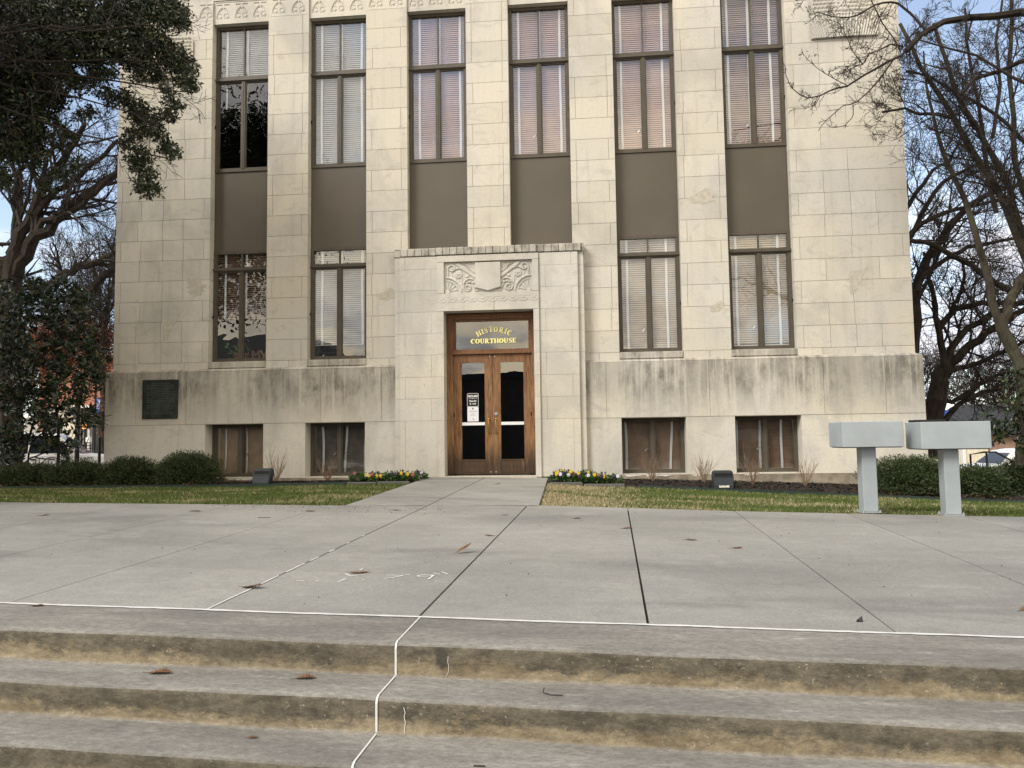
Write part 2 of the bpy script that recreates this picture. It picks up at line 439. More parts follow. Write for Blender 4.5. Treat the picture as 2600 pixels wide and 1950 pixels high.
def leafmat(name, a, b, rough=0.45, c3=None, spec=0.4, trans=0.0):
    t = NT(name); r = t.island()
    c = t.mix(t.ramp(r, 0.0, 1.0, smooth=False), a, b)
    if c3: c = t.mix(t.ramp(t.math('FRACT', t.math('MULTIPLY', r, 7.13)), 0.84, 0.90), c, c3)
    t.b.inputs["Transmission Weight"].default_value = 0
    return t.out(c, rough, spec=spec)
M['leaf_dark'] = leafmat("evergreen_leaf", (0.012, 0.022, 0.009), (0.036, 0.054, 0.020), 0.42, (0.085, 0.075, 0.03))
M['leaf_magnolia'] = leafmat("magnolia_leaf", (0.010, 0.021, 0.009), (0.030, 0.050, 0.020), 0.3, (0.12, 0.10, 0.05))
M['leaf_hedge'] = leafmat("hedge_leaf", (0.022, 0.040, 0.015), (0.060, 0.085, 0.032), 0.5, (0.085, 0.09, 0.03))
M['leaf_red'] = leafmat("russet_leaf", (0.16, 0.045, 0.022), (0.28, 0.10, 0.04), 0.7)
M['leaf_dead'] = leafmat("dead_leaf", (0.095, 0.045, 0.022), (0.185, 0.095, 0.045), 0.8)
M['bark'] = None
def bark(name, a, b, moss=None):
    t = NT(name)
    n = t.noise(7, 8, 0.7, (1, 1, 0.35))
    c = t.mix(t.ramp(n, 0.35, 0.65), a, b)
    if moss: c = t.mix(t.math('MULTIPLY', t.ramp(t.noise(2.2, 7, 0.7, off=(3, 3, 3)), 0.46, 0.6), 0.8), c, moss)
    return t.out(c, 0.95, n, 0.8, 0.03, spec=0.15)
M['bark'] = bark("oak_bark", (0.022, 0.018, 0.015), (0.048, 0.039, 0.032))
M['bark_moss'] = bark("lichened_bark", (0.026, 0.021, 0.016), (0.062, 0.052, 0.040), (0.068, 0.068, 0.044))
M['twig'] = plain("bare_twig", (0.034, 0.026, 0.023), 0.9)
M['twig_pale'] = plain("dry_brown_twig", (0.22, 0.15, 0.10), 0.9)
def grassmat():
    t = NT("winter_grass"); r = t.island()
    g = t.mix(r, (0.055, 0.092, 0.018), (0.105, 0.145, 0.034))
    d = t.mix(r, (0.30, 0.25, 0.14), (0.46, 0.40, 0.25))
    x, y, z = t.xyz()
    w = t.ramp(t.noise(1.3, 6, 0.65, (0.6, 1.6, 1)), 0.46, 0.66)
    near = t.math('MULTIPLY', t.ramp(x, 3.4, 1.6), t.ramp(x, 0.8, 1.2))      # straw-dry by the walk
    w2 = t.math('MAXIMUM', t.math('MULTIPLY', w, 0.75), t.math('MULTIPLY', near, t.ramp(t.noise(1.6, 5), 0.3, 0.5)))
    pick = t.ramp(t.math('SUBTRACT', w2, t.math('FRACT', t.math('MULTIPLY', r, 13.7))), -0.05, 0.05)
    return t.out(t.mix(pick, g, d), 0.8, spec=0.2)
M['grass'] = grassmat()
M['soil'] = plain("lawn_thatch", (0.10, 0.095, 0.040), 0.95, var=0.35, scale=3)
M['mulch'] = leafmat("dark_mulch_chip", (0.014, 0.010, 0.009), (0.050, 0.034, 0.026), 0.8)
M['mulch_bed'] = plain("mulch_soil", (0.020, 0.015, 0.012), 0.95, var=0.4, scale=20, bump=0.8)
M['edging'] = plain("green_painted_steel_edging", (0.022, 0.042, 0.033), 0.55, var=0.2, scale=2)
M['edging_grey'] = plain("grey_concrete_edging", (0.10, 0.10, 0.095), 0.8)
M['pedestal'] = plain("pale_blue_grey_paint", (0.330, 0.368, 0.390), 0.45, var=0.07, scale=3, bump=0.12)
M['lamp_body'] = plain("slate_grey_lamp", (0.032, 0.038, 0.047), 0.55)
M['ground'] = plain("far_ground", (0.14, 0.13, 0.11), 0.95, var=0.3, scale=0.3)
M['asphalt'] = plain("asphalt", (0.06, 0.06, 0.062), 0.9)

# ------------------------------------------------------------------ ground, plaza, steps
def lin(pts, x):
    return float(np.interp(x, [p[0] for p in pts], [p[1] for p in pts]))
def plaza_z(x, y):
    return -0.03 - 0.016036 * x + 0.022371 * (y + 0.3)
A = 0.0335
U = np.array([math.cos(A), -math.sin(A)]); Vv = np.array([math.sin(A), math.cos(A)])
O0 = np.array([0.9117, -11.6097])                       # where the caulked joint meets the first nosing
def uv(u, v):
    p = O0 + U * u + Vv * v
    return float(p[0]), float(p[1])
GE = [(-40, -5.2), (-6.216, -5.53), (-1.31, -5.463), (1.281, -5.16), (2.443, -5.373), (3.73, -5.605), (7.061, -5.883), (40, -7.6)]
def grass_y(x): return lin(GE, x)
BEDY = -1.62
BEDZ = [(-20, -0.14), (-8.6, -0.085), (-4.6, -0.092), (-1.4, -0.05), (1.3, -0.085), (3.2, -0.175), (5.4, -0.285), (9.3, -0.475), (20, -0.9)]
def bed_z(x): return lin(BEDZ, x)
def lawn_z(x, y):
    g = grass_y(x); a = plaza_z(x, g) - (0.015 if x < 0 else 0.045)
    t = min(1, max(0, (y - g) / (BEDY - g)))
    return a + (bed_z(x) - 0.025 - a) * t

def terrain(x, y):
    s = lambda a, b, v: (lambda q: q * q * (3 - 2 * q))(min(1, max(0, (v - a) / (b - a))))
    side = s(-6, 8, x)
    near = -0.30 * (1 - side) - 0.75 * side
    far = -0.95 * (1 - side) - 1.85 * side
    z = near + (far - near) * s(0, 10 + 14 * side, y)
    z += -0.6 * side * s(24, 48, y)
    return z + (-1.12 - z) * (1 - s(-4.5, -2.2, y))
xs = sorted(set(np.round(np.concatenate([np.linspace(-320, -40, 8), np.linspace(-40, 60, 51), np.linspace(60, 320, 8)]), 2)))
ys = sorted(set(np.round(np.concatenate([np.linspace(-320, -30, 8), np.linspace(-30, 60, 61), np.linspace(60, 420, 8)]), 2)))
V = [(x, y, terrain(x, y)) for y in ys for x in xs]
nx = len(xs)
F = [(j * nx + i, j * nx + i + 1, (j + 1) * nx + i + 1, (j + 1) * nx + i) for j in range(len(ys) - 1) for i in range(nx - 1)]
tag(np_mesh("ground", V, F, M['ground'], smooth=True), kind='structure')

# plaza slabs: cut by joints running toward the building and by faint cross joints
ujoint = [-1.325 * k for k in range(12, 0, -1)] + [0.0] + [1.325 * k for k in range(1, 12)]
VW = 0.515                                               # white caulk line
mb = MB()
def slab(poly, m=0, tone=1.0, th=0.05):
    top = [(x, y, plaza_z(x, y)) for x, y in poly]
    mb.face(top, m, tone)
    n = len(poly)
    for i in range(n):
        j = (i + 1) % n
        a, b = top[i], top[j]
        mb.face([a, (a[0], a[1], a[2] - th), (b[0], b[1], b[2] - th), b], m, tone)
for k in range(len(ujoint) - 1):
    u0, u1 = ujoint[k], ujoint[k + 1]
    jw = 0.005 if abs(u0) > 0.1 else 0.008
    g0 = 0.008 if u0 > 0 else 0.004
    if abs(u0) < .01 or abs(u0 - 1.325) < .01: g0 = 0.008
    if abs(u0 + 1.325) < .01: g0 = 0.012
    u1i = u1 - (0.008 if abs(u1) < .01 or abs(u1 - 1.325) < .01 else 0.004)
    vs_ = [VW + 0.012]
    while vs_[-1] < 4.3: vs_.append(vs_[-1] + 1.21)
    def vgrass(u):
        v = 6.0
        for _ in range(8):
            x, y = uv(u, v); v += (grass_y(x) - y)
        return v
    va, vb = vgrass(u0), vgrass(u1)
    for i in range(len(vs_)):
        v0 = vs_[i]; last = i == len(vs_) - 1
        ta, tb = (va, vb) if last else (vs_[i + 1] - 0.0022, vs_[i + 1] - 0.0022)
        nseg = 1
        P = [uv(u0 + g0, v0), uv(u1i, v0), uv(u1i, tb), uv(u0 + g0, ta)]
        slab(P, 0, 0.94 + 0.09 * rnd.random())
# walk up to the door in two lanes of slabs, centre crack
def lane(xa0, xa1, xb0, xb1, y0, y1, n):
    for i in range(n):
        t0, t1 = i / n, (i + 1) / n - 0.0009
        slab([(xa0 + (xb0 - xa0) * t0, y0 + (y1 - y0) * t0), (xa1 + (xb1 - xa1) * t0, y0 + (y1 - y0) * t0),
              (xa1 + (xb1 - xa1) * t1, y0 + (y1 - y0) * t1), (xa0 + (xb0 - xa0) * t1, y0 + (y1 - y0) * t1)], 0, 1.06 + 0.03 * rnd.random(), 0.12)
lane(-1.31, -0.215, -1.21, -0.085, -5.44, -0.31, 2)
lane(-0.195, 1.275, -0.065, 1.16, -5.30, -0.31, 2)
pl = mb.build("plaza", [M['plaza']])
tag(pl, kind='structure')
mb = MB()
def uvz(u, v, dz):
    x, y = uv(u, v); return (x, y, plaza_z(x, y) + dz)
mb.face([uvz(-17, 0.3, -0.014), uvz(15.5, 0.3, -0.014), uvz(15.5, 5.75, -0.014), uvz(-17, 6.0, -0.014)])
mb.face([(-1.25, -5.6, plaza_z(0, -5.6) - .014), (1.2, -5.6, plaza_z(0, -5.6) - .02), (1.12, -.31, plaza_z(0, -.31) - .03), (-1.17, -.31, plaza_z(0, -.31) - .014)])
tag(mb.build("joint_bed", M['joint']), kind='structure')

# white caulk bead along the top of the stair and along the crack
def ribbon(pts, w, zoff, name, mat, seed=0):
    r = random.Random(seed); mbx = MB(); L = []; Rr = []
    P = [np.array(p) for p in pts]
    for i, p in enumerate(P):
        d = P[min(i + 1, len(P) - 1)] - P[max(i - 1, 0)]; d = d / np.linalg.norm(d)
        n = np.array([-d[1], d[0]])
        a = w * (0.55 + 0.45 * r.random()); b = w * (0.55 + 0.45 * r.random())
        L.append(p + n * a); Rr.append(p - n * b)
    for i in range(len(P) - 1):
        q = [L[i], Rr[i], Rr[i + 1], L[i + 1]]
        mbx.face([(c[0], c[1], plaza_z(*c) + zoff) for c in q])
    return mbx
pts = [uv(-3.4 + 0.05 * k + 0, VW - 0.002 + 0.004 * math.sin(k * 0.21)) for k in range(-60, 320)]
cb = ribbon(pts, 0.020, 0.004, "c", None, 3)
# crack bead, broken into pieces toward the door
for (a, b) in ((0.0, .62), (.66, 1.05), (1.15, 1.5), (1.62, 1.8), (2.05, 2.2), (2.5, 2.56), (2.95, 3.05)):
    q = [uv(-1.318 + 0.002 * math.sin(i), VW + t) for i, t in enumerate(np.arange(a, b + 0.01, 0.06))]
    if len(q) > 1:
        c2 = ribbon(q, 0.0085, 0.0045, "c", None, int(a * 10)); n0 = len(cb.v)
        cb.v += c2.v; cb.f += [tuple(i + n0 for i in f) for f in c2.f]; cb.m += c2.m; cb.t += c2.t
# bead running down the steps
STEP = [(0.0, 0.0)]
SV = [0.0, -0.3305, -0.6765, -1.015, -1.355, -1.695]      # nosing positions in v
SZ = [0.0, -0.1677, -0.3352, -0.503, -0.670, -0.838]      # tread height at nosing
def step_z(u, dz):
    x, y = uv(u, 0); return plaza_z(x, y) + dz
w = 0.0045
def cq(a, b, c, d): cb.face([a, b, c, d])
x0 = 0.012
cq(uvz(x0 - w, 0.03, .003), uvz(x0 + w, 0.03, .003), uvz(x0 + w, VW - .01, .004), uvz(x0 - w, VW - .01, .004))
for i in range(0, 4):
    v = SV[i]; zt = step_z(0, SZ[i]); zb = step_z(0, SZ[i + 1])
    (xa, ya), (xb, yb) = uv(x0 - w * 1.2, v - .004), uv(x0 + w * 1.2, v - .004)
    cb.face([(xa, ya, zb + .004), (xb, yb, zb + .004), (xb, yb, zt - .028), (xa, ya, zt - .028)])
    (xc, yc), (xd, yd) = uv(x0 - w * 1.1, v + .03), uv(x0 + w * 1.1, v + .03)
    (xe, ye), (xf, yf) = uv(x0 - w * 1.1, v + .006), uv(x0 + w * 1.1, v + .006)
    cb.face([(xa, ya, zt - .028), (xb, yb, zt - .028), (xf, yf, zt - .006), (xe, ye, zt - .006)])
    cb.face([(xe, ye, zt - .006), (xf, yf, zt - .006), (xd, yd, zt + .0035), (xc, yc, zt + .0035)])
    if i < 3:
        v2 = SV[i + 1] + .03
        (xg, yg), (xh, yh) = uv(x0 - w, v2), uv(x0 + w, v2)
        (xi, yi), (xj, yj) = uv(x0 - w, v - .004), uv(x0 + w, v - .004)
        cb.face([(xg, yg, zb + .0075 - .004), (xh, yh, zb + .0035), (xj, yj, zb + .0045), (xi, yi, zb + .0045)])
def crack(pts, w=.0016):
    for (xa, za), (xb, zb) in zip(pts[:-1], pts[1:]):
        fy = lambda xx, zz: uv(xx - .91, SV[1] if zz < -.47 else 0)[1] - .004
        cb.face([(xa - w, fy(xa, za), za), (xa + w, fy(xa, za), za), (xb + w, fy(xb, zb), zb), (xb - w, fy(xb, zb), zb)])
crack([(1.045, -.505), (1.052, -.53), (1.047, -.55), (1.053, -.575), (1.049, -.60), (1.047, -.632)])
crack([(1.20, -.36), (1.197, -.385), (1.203, -.41), (1.199, -.44), (1.185, -.462)], .0011)
tag(cb.build("caulk_line", M['caulk']), kind='structure')
# faded paint marks: crossed strokes and the figures 7 ' 9 "
mb = MB()
def mark(pts, w=0.008):
    P = [np.array(p) for p in pts]
    for i in range(len(P) - 1):
        d = P[i + 1] - P[i]; d = d / np.linalg.norm(d); n = np.array([-d[1], d[0]]) * w
        mb.face([(c[0], c[1], plaza_z(*c) + 0.003 + 0.0003 * i) for c in (P[i] + n, P[i] - n, P[i + 1] - n, P[i + 1] + n)])
def mk(px, py):
    # photograph point (2600 wide) on the plaza plane
    d = RIGHT * ((px - 1300) / 1953.0) - UP * ((py - 975) / 1953.0) + FWD
    nn = np.array([0.016036, -0.022371, 1.0]); p0 = np.array([0, -0.3, -0.03])
    t = nn @ (p0 - CAM) / (nn @ d); q = CAM + d * t
    return (q[0], q[1])
S3 = lambda x, y: mk(700 + x * .3164, 1200 + y * .3164)
for st in ([(550, 806), (600, 832), (745, 814)], [(497, 880), (566, 852)], [(675, 785), (698, 770)], [(165, 868), (230, 872)], [(320, 868), (346, 868)],
           [(890, 826), (1025, 828), (960, 842), (875, 853)], [(1035, 819), (1078, 823)],
           [(1270, 825), (1200, 822), (1140, 829), (1150, 838), (1240, 834), (1270, 825), (1225, 860)], [(1265, 808), (1320, 818)], [(1330, 797), (1380, 816)],
           [(700, 860), (712, 864)]):
    mark([S3(*p) for p in st], 0.007)
tag(mb.build("painted_marks", M['chalk']), kind='structure')

# steps: one rounded profile extruded across, slightly wandering nosing
prof = [(VW - 0.013, 0.0)]
for i in range(6):
    v, z = SV[i], SZ[i]
    wear = 0.004
    prof += [(v + 0.06, z + 0.0), (v + 0.032, z - 0.0015), (v + 0.014, z - 0.007), (v + 0.004, z - 0.016), (v, z - 0.030)]
    zb = SZ[i + 1] if i < 5 else -1.02
    prof += [(v, z - 0.09), (v + 0.001, zb + 0.014), (v - 0.006, zb + 0.004), (v - 0.03, zb)]
prof.append((-2.6, -1.02))
ucols = np.concatenate([np.linspace(-16, -4, 13), np.linspace(-3.8, 6.5, 150), np.linspace(7, 15, 10)])
V = []
for u in ucols:
    for (v, dz) in prof:
        k = 0.0035 * (math.sin(u * 3.1 + dz * 20) + math.sin(u * 7.7 + v * 9) * 0.6)
        x, y = uv(u, v + (k if v < 0.1 else 0))
        ref = uv(u, 0)
        V.append((x, y, (plaza_z(x, y) if v > 0.1 else plaza_z(ref[0], ref[1]) + 0.0224 * min(v, 0.06) * (v > 0)) + dz + 0.25 * k * (v < .1)))
n = len(prof)
F = [(i * n + j, i * n + j + 1, (i + 1) * n + j + 1, (i + 1) * n + j) for i in range(len(ucols) - 1) for j in range(n - 1)]
st = np_mesh("steps", V, F, M['steps'], smooth=False)
tag(st, kind='structure')
st.data.flip_normals()

# lawn strips
for (xa, xb, nm) in ((-15, -1.262, "lawn"), (1.252, 16, "lawn")):
    V = []; F = []
    XS = np.linspace(xa, xb, 40); T = np.linspace(0, 1, 8)
    for x in XS:
        for t in T:
            g = grass_y(x); y = g + (BEDY - 0.0 - g) * t
            xx = x
            if xa < 0 and x > -1.4: xx = -1.315 + 0.1 * t
            if xa > 0 and x < 1.4: xx = 1.28 - 0.1 * t
            V.append((xx, y, lawn_z(x, y)))
    n = len(T)
    F = [(i * n + j, (i + 1) * n + j, (i + 1) * n + j + 1, i * n + j + 1) for i in range(len(XS) - 1) for j in range(n - 1)]
    tag(np_mesh("lawn", V, F, M['soil'], smooth=True), kind='structure')
def blades(name, label, xa, xb, N, seed):
    r = np.random.RandomState(seed)
    x = r.uniform(xa, xb, N); gy = np.interp(x, [p[0] for p in GE], [p[1] for p in GE])
    y = gy + 0.005 + (BEDY - gy - 0.01) * r.rand(N)
    if xa < 0: ok = x < -1.315 + 0.1 * (y + 5.46) / 4.8 - 0.01
    else: ok = x > 1.29 - 0.115 * (y + 5.3) / 4.9 + 0.015
    x, y = x[ok], y[ok]; N = len(x)
    z = np.array([lawn_z(a, b) for a, b in zip(x, y)])
    clump = 0.5 + 0.5 * np.sin(x * 3.1 + np.sin(y * 4) * 2) * np.sin(y * 3.7 + x)
    h = (0.022 + 0.03 * r.rand(N)) * (0.7 + 0.6 * clump)
    an = r.rand(N) * 2 * np.pi; w = 0.0035 + 0.003 * r.rand(N)
    dx, dy = np.cos(an) * w, np.sin(an) * w
    la = r.rand(N) * 2 * np.pi; ln = h * r.uniform(0.2, 1.3, N)
    B = np.stack([x, y, z], 1)
    v0 = B + np.stack([dx, dy, 0 * x], 1); v1 = B - np.stack([dx, dy, 0 * x], 1)
    v2 = B + np.stack([np.cos(la) * ln, np.sin(la) * ln, h], 1)
    V = np.stack([v0, v1, v2], 1).reshape(-1, 3); F = np.arange(3 * N).reshape(-1, 3)
    o = np_mesh(name, V, F, M['grass']); tag(o, label, 'grass', kind='stuff')
blades("grass", "short green and straw winter grass left of the walk", -12, -1.2, 60000, 1)
blades("grass", "short winter grass, straw-dry beside the walk, on the right", 1.2, 11, 60000, 2)

# ------------------------------------------------------------------ courthouse
HOUSE = empty("courthouse", (0, 0, 0))
tag(HOUSE, "cream limestone courthouse front with tall brown-framed windows and an oak double door", "courthouse")
XC = [-5.405, -3.235, -1.075, 1.09, 3.27, 5.485]
HW = 0.632
XL, XR = -8.18, 8.35
ROW = 0.4445
ZT = 9.97

def block(mb, x0, x1, z0, z1, yf, yb, gap=0.0075, tone=None, m=0):
    t = tone if tone else 0.92 + 0.12 * rnd.random()
    g = gap / 2
    mb.box(x0 + g, x1 - g, yf, yb, z0 + g, z1 - g, m, t)
def core(mb, x0, x1, yf, yb, z0, z1, inset=0.009, m=1, side=True):
    s = inset if side else 0
    mb.box(x0 + s, x1 - s, yf + inset, yb - .001, z0, z1, m)

def pier(x0, x1, flip, name="pier", joints=None, z0=2.44):
    mb = MB()
    core(mb, x0, x1, 0.0, 0.35, z0, ZT)
    k = 0; z = z0
    while z < ZT - 0.05:
        z1 = min(z + ROW, ZT)
        if z1 > ZT - 0.2: z1 = ZT
        if joints: js = joints(k)
        else:
            js = [x0 + 0.125 + 0.02 * rnd.random()] if (k + flip) % 2 else [x1 - 0.125 - 0.02 * rnd.random()]
            if rnd.random() < 0.25: js = [x0 + 0.12, x1 - 0.13]
            if rnd.random() < 0.2: js = []
        xx = [x0] + js + [x1]
        base = 0.92 + 0.12 * rnd.random()
        for a, b in zip(xx[:-1], xx[1:]): block(mb, a, b, z, z1, 0.0, 0.345, tone=base if not joints else None)
        z = z1; k += 1
    return mb.build(name, [M['stone'], M['mortar']], HOUSE)
for i in range(5):
    pier(XC[i] + HW, XC[i + 1] - HW, i, z0=2.44 if i != 2 else 2.44 + 5 * ROW)
def jl(k):
    x0 = XL
    pat = [[.12, .58, 1.08, 1.55, 2.0], [.5, 1.06, 1.53], [.12, .58, 1.08, 2.0], [.13, 1.08, 1.55], [.55, 1.0, 1.54]]
    return [x0 + p for p in pat[k % 5]]
def jr(k):
    x0 = XC[5] + HW
    pat = [[.14, .65, 1.15, 1.63], [.64, 1.13], [.13, 1.12], [.62, 1.64], [.13, 1.13, 2.1], [.63, 1.15, 1.66]]
    return [x0 + p for p in pat[k % 6]]
pier(XL, XC[0] - HW, 0, "corner_pier", jl)
pier(XC[5] + HW, XR, 0, "corner_pier", jr)

# mended patches of mortar on the piers
def patch(cx, cz, pts, parent):
    mb = MB(); mb.prism([(cx + a, cz + b) for a, b in pts], -0.0035, 0.004); return mb.build("mortar_patch", M['patch'], parent)
for cx, cz, s, sh in ((-6.34, 4.06, 1.0, 0), (-6.95, 3.18, 1.2, 1), (4.38, 5.55, .9, 3), (4.6, 3.3, 0.6, 4), (7.3, 3.75, 0.6, 1), (-2.15, 3.75, 0.7, 3)):
    r = random.Random(sh + 40); P = []
    for i in range(22):
        a = -2 * math.pi * i / 22
        rr = (0.16 + 0.09 * r.random() + 0.05 * math.sin(2.3 * a + sh)) * s
        P.append((rr * math.cos(a) * 1.15, -rr * math.sin(a) * (1.0 if math.sin(a) < 0 else .8)))
    if sh == 1: P = [(-.13, .2), (-.12, -.28), (-.02, -.22), (.02, -.1), (.1, -.02), (.14, .1), (.2, .2), (.26, .32), (.16, .22)]
    patch(cx, cz, P[::-1] if sh == 1 and False else P, HOUSE)

# sill course, water table, base courses, foundation
mb = MB()
for (a, b) in [(XL, XC[0] - HW)] + [(XC[i] + HW, XC[i + 1] - HW) for i in (0, 1, 3, 4)] + [(XC[5] + HW, XR)]:
    mb = MB()
    core(mb, a, b, 0.0, 0.35, 2.29, 2.44)
    js = [a + (b - a) * q for q in ((0.22, 0.5, 0.75) if b - a > 1.5 else (0.55,))]
    xx = [a] + js + [b]
    for p, q in zip(xx[:-1], xx[1:]): block(mb, p, q, 2.29, 2.44, 0.0, 0.345)
    mb.build("sill_course", [M['stone'], M['mortar']], HOUSE)
E0 = 0.10
mb = MB()
bj = [-8.28, -7.59, -6.47, -5.0, -3.55, -2.25, 2.35, 4.378, 6.569, 7.726, 8.45]
for i in range(len(bj) - 1):
    if bj[i] == -2.25: 
        block(mb, -2.25, -1.0, 1.118, 2.24, -E0, 0.3); block(mb, 1.0, 2.35, 1.118, 2.24, -E0, 0.3); continue
    block(mb, bj[i], bj[i + 1], 1.118, 2.24, -E0, 0.3)
mb.box(-8.274, -1.01, -E0 + .007, .29, 1.11, 2.235, 1); mb.box(1.01, 8.444, -E0 + .007, .29, 1.11, 2.235, 1)
# bevelled top of the water table
for a, b in ((-8.28, -1.93), (1.95, 8.45)):
    mb.face([(a, -E0, 2.24), (b, -E0, 2.24), (min(b, XR), 0.002, 2.295), (max(a, XL), 0.002, 2.295)], 0, 1.05)
mb.face([(8.45, -E0, 2.24), (8.45, 14, 2.24), (XR, 14, 2.295), (XR, 0.002, 2.295)], 0, 1.05)
mb.face([(-8.28, 14, 2.24), (-8.28, -E0, 2.24), (XL, .002, 2.295), (XL, 14, 2.295)], 0, 1.05)
mb.build("base_course", [M['stone_base'], M['mortar']], HOUSE)
BW = [0, 1, 4, 5]
mb = MB()
edges = [-8.28, XC[0] - HW, XC[0] + HW, XC[1] - HW, XC[1] + HW, -1.9, 1.9, XC[4] - HW, XC[4] + HW, XC[5] - HW, XC[5] + HW, 8.45]
for i in range(0, 12, 2):
    a, b = edges[i], edges[i + 1]
    js = {0: [-7.2], 10: [7.24]}.get(i, [])
    xx = [a] + js + [b]
    if a < 0 and b < -1.9 or a > 1.9: pass
    mb = MB()
    if a == -1.95: continue
    for p, q in zip(xx[:-1], xx[1:]): block(mb, p, q, -0.02, 1.114, -E0, 0.36, 0.004)
    mb.build("lower_course", [M['stone_low'], M['mortar']], HOUSE)
for a, b in ((-8.31, -1.9), (1.9, 8.48)):
    mb = MB()
    V = 30
    for i in range(V):
        xa, xb = a + (b - a) * i / V, a + (b - a) * (i + 1) / V - .0
        mb.box(xa, xb, -0.135 - 0.004 * rnd.random(), 0.3, -1.2, -0.0225)
    mb.build("foundation", [M['foundation']], HOUSE)
r = random.Random(5)
for (a, b) in ((2.7, 3.0), (3.1, 3.55), (3.98, 4.06), (4.1, 4.14), (5.0, 5.25), (-1.9, -1.35), (2.05, 2.3), (-5.5, -4.9)):
    mb = MB(); x = a
    while x < b:
        w = 0.03 + 0.05 * r.random(); h = 0.008 + 0.022 * r.random()
        mb.prism([(x, -0.026 - h), (x + w, -0.026 - h * r.random()), (x + w * .9, -0.024), (x, -0.024)], -0.1445, -0.138); x += w * 0.9
    mb.build("paint_flake", M['flake'], HOUSE)

# side and rear walls, roof, dark rooms inside
mb = MB()
for x0, x1, xe0, xe1 in ((XL, XL + .35, -8.28, -7.9), (XR - .35, XR, 8.1, 8.45)):
    z = 2.3
    k = 0
    while z < 12.6:
        y = 0.35
        while y < 14:
            y2 = min(14, y + (1.1 if (k % 2 or y > 0.4) else 0.5))
            mb.box(x0, x1, y + .002, y2 - .002, z + .002, z + ROW - .002, 0, 0.93 + .1 * rnd.random()); y = y2
        z += ROW; k += 1
    mb.box(x0 + .01, x1 - .01, .36, 13.99, 2.3, 12.6, 1)
    mb.box(xe0, xe1, .3, 14, -1.2, 2.235, 0)
mb.box(XL, XR, 14, 14.3, -1.2, 12.9, 0)
mb.box(XL + .3, XR - .3, .5, 14, 12.5, 12.7, 0)
mb.build("side_wall", [M['stone'], M['mortar']], HOUSE)
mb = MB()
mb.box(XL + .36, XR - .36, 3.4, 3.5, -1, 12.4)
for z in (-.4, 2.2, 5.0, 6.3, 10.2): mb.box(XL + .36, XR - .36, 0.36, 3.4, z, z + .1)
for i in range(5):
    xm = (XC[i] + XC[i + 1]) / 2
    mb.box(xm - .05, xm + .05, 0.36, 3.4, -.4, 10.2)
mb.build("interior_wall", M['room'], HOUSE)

# ---- carved stone: height fields
class HF:
    def __init__(s, x0, x1, z0, z1, nx, nz, y, depth=0.03):
        s.X, s.Z = np.meshgrid(np.linspace(x0, x1, nx), np.linspace(z0, z1, nz)); s.H = np.zeros_like(s.X); s.y = y; s.nx = nx; s.nz = nz
        s.px = (x1 - x0) / nx
    def _p(s, d, w, h, mode):
        e = np.clip((w - d) / max(s.px * 1.3, w * 0.45), 0, 1); e = e * e * (3 - 2 * e) * h
        s.H = np.maximum(s.H, e) if mode > 0 else np.minimum(s.H, -e)
    def seg(s, p, q, w, h, mode=1):
        p = np.array(p); q = np.array(q); d = q - p; L = d @ d + 1e-9
        t = np.clip(((s.X - p[0]) * d[0] + (s.Z - p[1]) * d[1]) / L, 0, 1)
        s._p(np.hypot(s.X - p[0] - t * d[0], s.Z - p[1] - t * d[1]), w, h, mode)
    def line(s, pts, w, h, mode=1):
        for a, b in zip(pts[:-1], pts[1:]): s.seg(a, b, w, h, mode)
    def arc(s, c, r, a0, a1, w, h, mode=1, r1=None, n=14):
        r1 = r if r1 is None else r1
        s.line([(c[0] + (r + (r1 - r) * i / n) * math.cos(R(a0 + (a1 - a0) * i / n)), c[1] + (r + (r1 - r) * i / n) * math.sin(R(a0 + (a1 - a0) * i / n))) for i in range(n + 1)], w, h, mode)
    def disc(s, c, r, h, mode=1):
        d = np.hypot(s.X - c[0], s.Z - c[1]); e = np.clip((r - d) / (s.px * 1.5), 0, 1) * h
        s.H = np.maximum(s.H, e) if mode > 0 else np.minimum(s.H, -e)
    def poly(s, pts, h):
        ins = np.ones_like(s.X) * 9
        n = len(pts)
        for i in range(n):
            a = np.array(pts[i]); b = np.array(pts[(i + 1) % n]); d = b - a; nn = np.array([-d[1], d[0]]) / np.linalg.norm(d)
            ins = np.minimum(ins, (s.X - a[0]) * nn[0] + (s.Z - a[1]) * nn[1])
        s.H = np.maximum(s.H, np.clip(ins / (s.px * 1.6), 0, 1) * h)
    def build(s, name, mat, parent):
        V = np.stack([s.X.ravel(), (s.y - s.H).ravel(), s.Z.ravel()], 1)
        i, j = np.meshgrid(np.arange(s.nx - 1), np.arange(s.nz - 1)); a = (j * s.nx + i).ravel()
        o = np_mesh(name, V, np.stack([a, a + 1, a + s.nx + 1, a + s.nx], 1), mat, parent, smooth=False)
        at_ = o.data.attributes.new("tone", 'FLOAT', 'FACE'); at_.data.foreach_set("value", [1.0] * len(o.data.polygons)); return o

